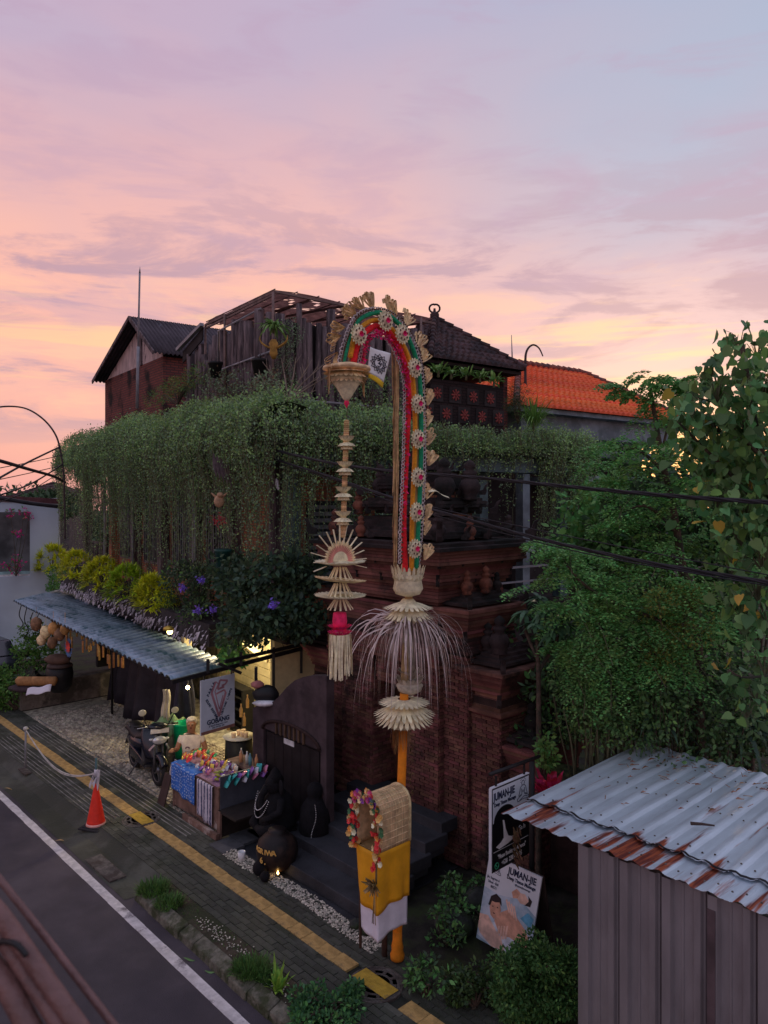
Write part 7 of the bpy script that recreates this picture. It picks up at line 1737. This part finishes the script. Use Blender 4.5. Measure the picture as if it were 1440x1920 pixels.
shrub('small_leaf_shrub', 'yellowish fine-leaved shrub around the two slender trunks', 'shrub', ccs(22,1210,1320,1110,1260,9.3,10.0), [.22]*22, 170, .045, 'diamond', [leafmat('fine_yellow_leaf', (.17,.19,.04)), l_gr], .4, base=V((4.0,10.4,0)), trunk=.01)
shrub('small_leaf_shrub', 'dark undergrowth between the trunks and the back of the shed', 'shrub', ccs(56,1190,1460,1245,1425,9.6,11.2), [.36]*56, 150, .075, 'oval', [leafmat('small_leaf', (.085,.175,.06)), l_dk], .4, base=V((5.0,11.2,0)), trunk=.03)
shrub('small_leaf_shrub', 'light green sprig at the mossy wall beside the hanging sign', 'shrub', ccs(9,1008,1038,1375,1432,9.8,10.1), [.10]*9, 42, .07, 'oval', [l_lt, l_gr], .3, base=V((2.1,10.0,1.3)), trunk=.012)
b = MB()
for k in range(34):
    x_ = random.uniform(1060,1210); D = random.uniform(9.8,10.6); a = P(x_,1460,D); c = P(x_+random.uniform(-35,35), random.uniform(1290,1340), D); b.tube(smooth_([a, a.lerp(c,.5)+V((random.uniform(-.05,.05),0,0)), c],3), [.012]*4+[.006]*3, 5)
tag(single('shrub_canes', b, m_stem, 'thin pale canes standing behind the back left of the shed roof', 'canes', kind='stuff'), kind='stuff')
for i, (px, py, D, L_, lb) in enumerate(((1385,1345,10.6,1.0,'strap-leaved grass plant at the right behind the shed roof'),(1430,1360,10.6,1.0,'strap-leaved grass plant at the right edge of the view'),(1240,1330,10.2,.9,'pale strap-leaved plant between the two slender trunks'))):
    bladeplant('strap_leaf_plant', lb, 'plant', P(px,py,D)-V((0,0,.3)), 46, L_, .03, .9, leafmat('strap_leaf', (.06,.11,.075)), 'strap-leaved plants', up=2.2, core=.15)
# frangipani at the gate
rng = np.random.default_rng(51)
fb = P(1010,1320,10.3); fr_t = thing('frangipani', 'frangipani with long glossy leaf rosettes and cream flowers beside the gate tiers', 'tree', V((fb.x,fb.y,0)), 0, None, world=True)
tree_branches(fr_t, [([V((fb.x,fb.y,0)), P(1010,1280,10.3), P(1005,1190,10.2)], .05), ([P(1010,1260,10.3), P(1045,1200,10.3), P(1055,1165,10.2)], .03), ([P(1010,1240,10.3), P(985,1180,10.4), P(985,1150,10.4)], .03)], .05)
b = MB()
for px, py, D in ((1003,1170,10.2),(1045,1150,10.2),(1020,1145,10.3),(985,1150,10.4),(1062,1172,10.2),(1010,1120,10.5),(1035,1185,10.1)):
    c = P(px,py,D)
    for k in range(20):
        an = random.uniform(0,6.28); e = random.uniform(-.3,.7); blade(b, c, (math.cos(an),math.sin(an),e), random.uniform(.18,.30), .034, random.uniform(.3,.9))
part('crown', b, leafmat('frangipani_leaf', (.06,.14,.07), .3, .15, .4), fr_t)
b = MB()
for px, py in ((1058,1138),(1045,1156),(1000,1128),(1112,1196)):
    c = P(px,py,10.0)
    for k in range(5): blade(b, c, (math.cos(k*1.257),math.sin(k*1.257)-.5,.4), .06, .02, .2, 2)
part('blossoms', b, M('cream_petal', (.68,.58,.36)), fr_t)
# red cordyline by the sign
bladeplant('red_cordyline', 'magenta-leaved plant behind the hanging sign', 'plant', P(1030,1500,9.6), 40, .55, .04, .5, leafmat('red_cordyline_leaf', (.40,.02,.07), .3), up=1.6)
# bush in front of shed, weeds
rng = np.random.default_rng(61)
def gc(n, x0, x1, y0, y1, z0, z1): return [G(random.uniform(x0,x1), random.uniform(y0,y1))+V((0,0,random.uniform(z0,z1))) for _ in range(n)]
shrub('round_bush', 'dense dark green bush at the foot of the shed corner', 'bush', [P(random.uniform(945,1075), random.uniform(1790,1900), random.uniform(7.7,8.3)) for _ in range(40)]+[P(random.uniform(960,1010),random.uniform(1765,1800),8.0) for _ in range(6)], [.17]*46, 240, .045, 'oval', [leafmat('bush_leaf', (.05,.125,.035)), l_lt], .12, base=G(1010,1900))
shrub('round_bush', 'low weedy bush left of the dense bush below the poster board', 'bush', [P(random.uniform(855,935), random.uniform(1820,1900), random.uniform(8.2,8.6)) for _ in range(16)], [.14]*16, 150, .05, 'oval', [leafmat('weed_leaf', (.055,.10,.03)), l_dk], .3, base=G(890,1890))
for i, (x0,x1,y0,y1,n_,lb) in enumerate(((835,905,1600,1690,12,'straggly dark weeds between the orange cloth and the poster board'),(770,840,1770,1830,9,'small weeds right of the orange bamboo foot'),(820,870,1690,1740,7,'leafy weed stems in the dark plot behind the orange bamboo'))):
    shrub('weeds', lb, 'weeds', [G(random.uniform(x0,x1), random.uniform(y0,y1)+60)+V((0,0,random.uniform(.05,.35))) for _ in range(n_)], [.13]*n_, 50, .07, 'oval', [l_gr, l_dk], .5)
for i, (px, py, r_, lb) in enumerate(((852,1750,.22,'dark mossy boulder among the weeds left of the poster'),(690,1748,.10,'rounded grey stone at the right end of the pebbles'),(668,1738,.08,'smaller mossy stone at the end of the pebbles'),(900,1700,.20,'black rock beside the poster board'))):
    q = G(px, py); single('boulder', MB().sphere(q+V((0,0,r_*.5)), (r_*1.2,r_,r_*.8), 14, 10, jit=.06), M('dark_rock', (.035,.038,.035), .9, .4, 6, .6, c2=(.03,.045,.02)), lb, 'rock', origin=q)
# grass tufts on the verge
def tuft(px, py, r_, n_, L_, label, mat=l_grass, w=.006):
    q = G(px, py); rt = thing('grass_tuft', label, 'grass', q, 0, 'grass tufts on the kerb verge'); b = MB()
    for k in range(n_):
        an = random.uniform(0,6.28); rr = r_*math.sqrt(random.random()); c = V((math.cos(an)*rr, math.sin(an)*rr, -.01)); blade(b, c, (math.cos(an)*.5*rr/r_+random.uniform(-.3,.3), math.sin(an)*.5*rr/r_+random.uniform(-.3,.3), 1), L_*random.uniform(.5,1.15), w, random.uniform(.1,.6), 3)
    part('blades', b, mat, rt, kind='stuff'); part('turf_base', MB().sphere((0,0,-.02), (r_*.8,r_*.8,.05), 12, 6, jit=.06), m_soil, rt)
tuft(288,1672,.20,650,.20,'grass tuft at the left end of the kerb'); tuft(318,1697,.18,520,.17,'second grass tuft just right of the kerb end')
tuft(470,1822,.19,650,.20,'ragged brown-green grass tuft in the middle of the verge'); tuft(500,1835,.12,300,.16,'smaller grass tuft beside the tall bright blades')
tuft(520,1856,.06,26,.38,'tall bright green broad blades on the verge', leafmat('bright_blade', (.16,.32,.04)), .018)
tuft(855,1880,.10,120,.14,'thin grass by the sidewalk edge at the bottom right')
rng = np.random.default_rng(71)
shrub('leafy_weed', 'clump of round-leaved green weeds on the verge at the bottom of the view', 'weeds', [G(random.uniform(555,665), 1880+random.uniform(-15,75))+V((0,0,random.uniform(.04,.14))) for _ in range(26)], [.12]*26, 110, .055, 'oval', [leafmat('weed_round', (.05,.14,.055)), l_gr], .3, base=G(610,1910))
n = 500; gq = []
for i in range(n): t = random.uniform(5.2,10.2); gq.append(tuple(S(4.93+random.random()*.28, t, 0)))
lg = leafmesh('verge_sprouts', np.array(gq), sphdir(n, 1.4), rng.uniform(.02,.06,n), 'blade', l_grass); o = part('verge_sprouts', lg, None); tag(o, 'sparse grass sprouts on the verge between kerb and sidewalk', 'grass', kind='stuff')
# left base bush
rng = np.random.default_rng(81)
shrub('roadside_bush', 'bright green roadside bush at the far left below the white wall', 'bush', ccs(26,-40,28,1262,1325,19.6,20.8)+ccs(14,35,105,1180,1245,20.6,21.6), [.36]*38, 150, .09, 'oval', [leafmat('bush_bright', (.07,.17,.03)), l_lt], .3, base=V((-9.8,19.9,0)), trunk=.03)
# ================================================================ FAR LEFT, UNDER-AWNING CLUTTER, CABLES, FOREGROUND
m_bw = M('pale_blue_wall', (.40,.47,.54), .8, .1, .6, .1, c2=(.33,.39,.45), c2at=(.55,.8)); m_cap = M('maroon_cap', (.09,.035,.04), .8)
wa = P(-140,930,25.0); wb = P(112,930,26.5); wd = (wb-wa); wlen = wd.length; wang = math.atan2(wd.y, wd.x)
bw = thing('pale_blue_house', 'plain pale blue walled house with a wide window at the far left', 'house', V((wa.x,wa.y,0)), wang)
def bq(px, py): 
    xr = (px-CX)/FP; n_ = V((-wd.y, wd.x, 0)).normalized(); D = wa.dot(n_)/(xr*n_.x+n_.y); return loc_(bw, P(px,py,D))
wx0, wx1 = bq(-60,960).x, bq(56,960).x; wz0, wz1 = bq(30,1081).z, bq(30,960).z
for x0, x1, z0, z1 in ((0,wlen,0,wz0),(0,wx0,wz0,wz1),(wx1,wlen,wz0,wz1),(0,wlen,wz1,5.62)): part('wall', MB().box(x0,x1,0,.25,z0,z1), m_bw, bw)
part('coping', MB().prism([(0,-.05,5.85),(0,-.05,5.62),(wlen,-.05,5.42),(wlen,-.05,5.60)], (0,.35,0)), m_cap, bw)
part('window_recess', MB().box(wx0,wx1,.9,1.0,wz0,wz1), M('dim_room', (.10,.105,.11), .9, .5, 1.2), bw)
part('window_side', MB().box(wx1,wx1+.02,.25,.95,wz0,wz1), M('olive_reveal', (.11,.095,.07), .9), bw)
w_ = part('window_frame', MB().box(wx0+.6,wx0+.68,.15,.2,wz0,wz1).box(wx0,wx1,.15,.2,wz0,wz0+.06), M('white_frame', (.5,.5,.5), .6), bw); part('counter', MB().box(wx0,wx1,.3,.7,wz0,wz0+.12), M('aqua_counter', (.25,.40,.40), .6), bw)
shrub('bougainvillea', 'magenta bougainvillea in front of the pale house window', 'plant', [bw.location+V((0,0,0))+Matrix.Rotation(wang,3,'Z')@V((x,y,z)) for x, y, z in [(bq(px,py).x, -.15, bq(px,py).z) for px, py in ((20,962),(45,958),(30,1045),(38,1055),(12,1060),(36,1000),(30,1070),(55,968))]], [.16]*8, 34, .11, 'oval', [leafmat('magenta_bract', (.62,.04,.25)), l_gr], .3, base=P(30,1080,25.5))
# distant roofs and tree line
dr1 = thing('distant_roof_house', 'small brown pyramid roof house far behind the pale blue wall', 'house', P(100,950,60)*1.0); dr1.location.z = 0
hiproof(dr1, 0, 0, 2.6, 2.6, 5.5, 6.75, 0, m_dtile, 8, pitch_w=.5, capr=.08); part('walls', MB().box(-2.2,2.2,-2.2,2.2,0,5.5), M('far_wall', (.07,.06,.06)), dr1)
rng = np.random.default_rng(91)
for i, (px0, px1, D, hh, lb) in enumerate(((60,125,42,.15,'dark distant bushes beside the brown pyramid roof'),(-60,60,70,-.6,'distant tree tops beyond the pale blue house'),)):
    shrub('distant_trees', lb, 'trees', [P(random.uniform(px0,px1), 930, D)+V((0,0,hh*random.random()*1.0-.6)) for _ in range(14)], [1.0]*14, 120, .32, 'oval', l_dk, base=P((px0+px1)/2,930,D)-V((0,0,5.6)))
tl2 = thing('tree_line', 'dark line of trees on the horizon behind the houses', 'trees', V((0,90,0)), 0, None, world=True)
cs = [V((x+random.uniform(-2,2), 88+random.uniform(-6,6), random.uniform(1.0,5.5)+ (0 if x < 30 else .8))) for x in np.arange(-90,110,1.3) for _ in range(2)]
p_, d_ = clumps([tuple(c) for c in cs], [2.4]*len(cs), 60, .8); lpart('crown', leafmesh('crown', p_, d_+rng.normal(0,.5,p_.shape), rng.uniform(.5,.9,len(p_)), 'oval', l_dk), tl2, kind='stuff'); part('trunk', MB().box(-90,110,88,90,0,3.5), l_core, tl2)
# under-awning clutter at the left
pw = thing('low_wall', 'low weathered concrete wall bounding the left side of the forecourt', 'wall', G(40,1333), RV)
wL = (G(185,1322)-G(40,1333)).length; part('wall_body', MB().box(0,2.7,0,.22,0,.62), m_conc, pw); part('coping', MB().box(-.03,2.72,-.02,.25,.62,.66), m_conc, pw)
def onwall(px, py, D=19.6): return P(px, py, D)
for i, (x, w_, lb) in enumerate(((48,.46,'left orange-brown bolster on the low wall'),(75,.44,'middle orange-brown bolster on the low wall'),(95,.3,'right darker bolster on the low wall'))):
    q = P(x,1277,19.4); b = MB().tube([q-V((w_/2,0,.01)), q-V((w_/2-.04,0,0)), q+V((w_/2-.04,0,0)), q+V((w_/2,0,-.01))], [.08,.12,.12,.08], 12); single('bolster', b, M('bolster', (.30,.15,.06), .8, .25, 6), lb, 'bolster', 'bolsters on the low wall')
q = P(78,1289,19.2); single('white_cloth', MB().grid(lambda a, c: (q.x+(a-.5)*.62, q.y-.1-.1*c, q.z+.10*a-.16*c+.02*math.sin(a*9)), 10, 5), m_wcl, 'white cloth draped under the bolsters on the low wall', 'cloth', solid=.01)
q = P(45,1290,19.5); single('dark_cushion', MB().sphere(q, (.42,.2,.11), 14, 8), M('cushion_dark', (.05,.035,.04), .9), 'dark flat cushion at the left end of the low wall', 'cushion')
q = P(112,1296,19.8); ur = thing('black_urn', 'big black round urn with a lid standing on the low wall', 'urn', q)
part('bowl', MB().lathe([(.20,0),(.30,.15),(.34,.45),(.32,.62),(.28,.66)], n=22), m_black, ur); part('lid', MB().lathe([(.33,.66),(.31,.72),(.10,.78),(0,.80)], n=22), M('lid_dark', (.06,.04,.035), .7), ur)
q = P(108,1236,19.7); single('brown_bundle', MB().sphere(q, (.34,.2,.14), 14, 9, jit=.08), M('bundle_brown', (.10,.06,.045), .9), 'brown cloth bundle on top of the black urn', 'bundle')
q = P(130,1214,18.8); fan_ = thing('painted_fan', 'blue and red painted fan ornament hanging under the left part of the awning', 'ornament', q, RS)
m_fb = M('fan_blue', (.06,.12,.25), .8, .3, 9); m_frd = M('fan_red', (.50,.05,.04), .8, .3, 9)
b = MB()
for k in range(14): petal(b, (0,0,0), (math.cos(k*.449),0,math.sin(k*.449)), (0,-1,0), .26, .06, .1)
part('blue_blades', b, m_fb, fan_); b = MB()
for k in range(9): petal(b, (.05,-.03,.03), (math.cos(k*.7),0,math.sin(k*.7)), (0,-1,0), .16, .04, .2)
part('red_blades', b, m_frd, fan_)
m_gold2 = M('bamboo_gold', (.42,.22,.07), .6, .3, 9, island=.3)
for i in range(30):
    a_ = .32+.36*random.random() if i < 22 else .60+.16*random.random(); p = awp(a_, .10+.12*random.random()); p = Bl(p.x, p.y, p.z-.09)
    L_ = random.uniform(.14,.34); dz = random.uniform(.02,.28); b = MB().tube([p-V((0,0,dz)), p-V((0,0,dz+L_))], .022, 7).tube([p, p-V((0,0,dz))], .003, 4)
    single('bamboo_chime', b, m_gold2, 'golden bamboo tube hanging in the %s chime cluster under the awning'%('left','middle','right')[0 if a_ < .45 else 1 if a_ < .62 else 2], 'chime', 'bamboo chimes under the awning')
m_msk = M('mask_brown', (.20,.11,.06), .8, .4, 9)
for i, (px, py, D, s_, lb) in enumerate(((68,1170,20.2,.16,'brown shell-like ornament hanging at the left awning corner'),(86,1185,19.8,.15,'pale basket hanging second from the left awning corner'),(100,1178,19.2,.14,'small round gourd hanging under the awning left part'),(112,1190,18.9,.14,'orange-brown gourd beside the painted fan'),(78,1200,20,.13,'dark husk hanging lowest at the left awning corner'),(122,1180,18.5,.12,'tan gourd above the painted fan'),(98,1205,19.4,.13,'lower brown gourd left of the painted fan'))):
    q = P(px,py,D); b = MB().sphere(q, (s_,s_*.8,s_*1.15), 12, 9, jit=.10).tube([q+V((0,0,s_)), q+V((0,0,s_+.3))], .005, 4); single('hanging_gourd', b, (m_msk, m_palm, m_gold2)[i%3], lb, 'ornament', 'ornaments hung at the left of the awning')
b = MB()
for px, py, L_ in ((40,1135,.7),(50,1140,.85),(62,1148,.5),(72,1152,.6)):
    q = P(px,py,22-px*.02); b.tube(smooth_([q, q-V((.06,0,L_*.4)), q-V((-.05,0,L_*.75)), q-V((.08,0,L_))],4), .014, 5)
tag(single('loose_strings', b, m_black, 'loose dark strings dangling from the left corner of the awning', 'strings', kind='stuff'), kind='stuff')
# parked motorcycle + car behind the bush (only their tops show)
q = P(42,1245,23.0); mo = thing('motorcycle', 'motorcycle with round mirrors parked behind the roadside bush, only its top showing', 'motorcycle', V((q.x,q.y,0)), .5)
part('tank', MB().sphere((0,0,.85), (.34,.16,.14), 14, 9), m_black, mo); part('handlebar', MB().tube([(.3,-.36,1.08),(.22,0,1.0),(.3,.36,1.08)], .018, 7), m_black, mo)
for sg in (-1,1):
    part('mirror', MB().tube([(.28,sg*.25,1.06),(.28,sg*.28,1.22)], .008, 5).sphere((.27,sg*.28,1.27), (.03,.06,.055), 10, 8), M('mirror_sky', (.5,.52,.55), .1, metal=.3), mo)
for x in (-.6,.62): part('wheel', MB().lathe([(.2,-.04),(.29,-.05),(.29,.05),(.2,.04)], (x,0,.3), n=20, mat=Matrix.Rotation(math.pi/2,3,'X'), caps=False), m_tyre, mo)
part('seat', MB().sphere((-.45,0,.85), (.38,.13,.07), 12, 8), m_black, mo); part('headlamp', MB().sphere((.40,0,.92), (.08,.1,.1), 12, 8), m_chr, mo); part('frame', MB().tube([(-.6,0,.3),(-.2,0,.5),(.3,0,.6),(.62,0,.3)], .05, 7), m_black, mo)
q = P(-45,1262,22.0); ca_ = thing('parked_car', 'dark car parked at the far left edge, only its rear corner in view', 'car', V((q.x,q.y,0)), RS)
prof = [(-2.0,.35),(-2.0,.80),(-1.85,.95),(-1.3,1.02),(-.75,1.42),(.55,1.45),(1.25,1.05),(1.45,.92),(1.5,.35)]
part('body', MB().prism([(x,-.8,z) for x, z in prof], (0,1.6,0)), M('car_dark', (.02,.022,.028), .15, spec=.7), ca_, bevel=.06)
part('rear_window', MB().add([(1.18,-.6,1.12),(1.18,.6,1.12),(.62,.55,1.44),(.62,-.55,1.44)], [(0,1,2,3)]), m_glass, ca_); part('bumper', MB().box(1.42,1.58,-.8,.8,.35,.60), M('bumper_grey', (.16,.17,.18), .4), ca_, bevel=.04)
for x in (-1.2,.95):
    for y in (-.78,.78): part('wheel', MB().lathe([(.0,-.1),(.32,-.1),(.32,.1),(0,.1)], (x,y,.32), n=20, mat=Matrix.Rotation(math.pi/2,3,'X')), m_tyre, ca_)
for y in (-.65,.65): part('tail_light', MB().box(1.40,1.51,y-.12,y+.12,.62,.70), M('tail_dark', (.06,.01,.01)), ca_)
# lightning rods and distant pole arches
b = MB().tube([PA(257,766,.8), PA(259,650,.8)], .045, 7).tube([PA(259,650,.8), PA(262,512,.8)], .028, 6).tube([PA(262,512,.8), PA(262.4,500,.8)], [.03,.004], 6)
single('lightning_rod', b, m_pipe, 'tall thin lightning rod in front of the gabled rooftop room', 'rod')
b = MB().tube([P(961,690,24), P(959,628,24)], [.03,.010], 6); single('lightning_rod', b, m_pipe, 'short spike rod at the left of the orange roof', 'rod')
b = MB().tube(smooth_([P(986,760,22), P(985,690,22), P(987,660,22), P(998,647,22), P(1010,652,22), P(1018,668,22)],6), [.045-.0009*i for i in range(31)], 7); single('bent_pole', b, M('dark_bamboo', (.05,.035,.035), .8), 'bare hooked pole standing before the orange roof', 'pole')
b = MB().tube(smooth_([P(-40,775,20), P(0,763,20), P(45,765,20), P(80,785,20), P(104,815,20), P(114,850,20), P(120,900,20), P(122,1010,20)],8), .024, 6)
for k in range(60): pass
single('bent_pole', b, M('dark_bamboo', (.05,.035,.035), .8), 'dark curved pole arching over the cables at the far left', 'pole')
# cables
m_cab = M('cable', (.016,.015,.018), .6)
def cable(name, pts, r_, label, twist=0, group=None):
    p = smooth_([P(x,y,D) for x,y,D in pts], 14); b = MB()
    if twist:
        for s_ in range(twist):
            q_l = []
            for i, c in enumerate(p):
                a = i*.5+s_*2*math.pi/twist; q_l.append(c+V((0,math.cos(a)*r_*.95,math.sin(a)*r_*.95)))
            b.tube(q_l, r_, 6)
    else: b.tube(p, r_, 6)
    return single(name, b, m_cab, label, 'cable', group)
cable('power_cable', ((470,832,14.2),(590,862,12.4),(720,882,11),(900,896,9.6),(1060,912,8.6),(1260,930,7.6),(1440,942,7),(1520,948,6.7)), .013, 'thick twisted cable crossing highest in front of the pole and trees', 3)
cable('power_cable', ((470,848,14.2),(600,888,12.4),(740,935,10.8),(880,975,9.6),(1010,1010,8.6),(1200,1052,7.5),(1440,1092,6.6),(1520,1104,6.3)), .012, 'lower twisted cable sloping down to the right over the trees', 3)
cable('power_cable', ((600,893,12.4),(800,948,10.3),(990,990,8.8),(1200,1032,7.6),(1440,1078,6.7),(1520,1094,6.4)), .006, 'thin single wire just above the lower twisted cable', 0)
cable('power_cable', ((475,855,14.2),(640,905,12),(760,950,10.8),(905,990,9.4),(1100,1038,8),(1300,1075,7),(1440,1098,6.6)), .007, 'second thin wire running under the lower twisted cable', 0)
lab = ('steep wire from the left edge up to the vine corner','thin wire rising gently at the far left','lower thin wire rising gently at the far left','lowest steep wire at the far left','faint wire below the steep one at the far left')
for i, pts in enumerate((((-20,907,14),(50,868,17),(112,838,20)),((-20,881,15),(60,866,18),(118,853,20)),((-20,903,15),(60,886,18),(118,872,20)),((-20,935,13),(60,906,17),(118,870,20)),((-20,948,13),(60,918,17),(118,882,20)))):
    cable('wire', pts, (.022,.010,.010,.018,.010)[i], lab[i], 0, 'wires at the far left')
b = MB().tube(smooth_([P(-60,850,12), P(0,864,13.5), P(55,880,16), P(100,893,19), P(122,905,20.5)],5), .035, 7); single('metal_conduit', b, M('conduit', (.05,.025,.03), .6), 'dark curved conduit pipe reaching the house from the left edge', 'pipe')
b = MB().tube(smooth_([P(-60,925,24.5), P(0,934,24.6), P(60,944,25), P(120,951,25.5)],4), .07, 7); single('thick_cable', b, m_cab, 'thick black cable sagging along the top of the pale blue wall', 'cable')
# foreground balcony rails (bottom left, out of focus)
m_rl = M('rail_paint', (.13,.065,.058), .45, .25, 20, .3, spec=.5)
rl = thing('balcony_rail', 'blurred brown metal balcony rail with round bars at the bottom left corner', 'railing', P(60,1850,.95), 0, None, world=True)
for pts, r_ in ((((-60,1575,.95),(60,1725,.88),(215,1925,.80),(300,2035,.76)), .0042),(((-60,1650,.86),(0,1715,.84),(60,1800,.82),(150,1930,.78),(210,2020,.76)), .010),(((-60,1690,.86),(0,1755,.84),(50,1830,.82),(120,1935,.78),(180,2025,.76)), .0085),(((-60,1765,.84),(0,1830,.82),(55,1925,.79),(100,2005,.77)), .012)):
    part('rail', MB().tube(smooth_([P(*q) for q in pts],5), r_, 14), m_rl, rl)
part('tie_wire', MB().tube(smooth_([P(-12,1772,.83), P(8,1765,.825), P(32,1772,.815), P(50,1792,.81)],5), .0032, 8), m_black, rl)
part('under_board', MB().prism([P(-200,1880,1.0), P(-60,1850,.98), P(120,2060,.9), P(-40,2200,.9)], (0,0,-.05)), M('board_brown', (.03,.018,.014), .8), rl)
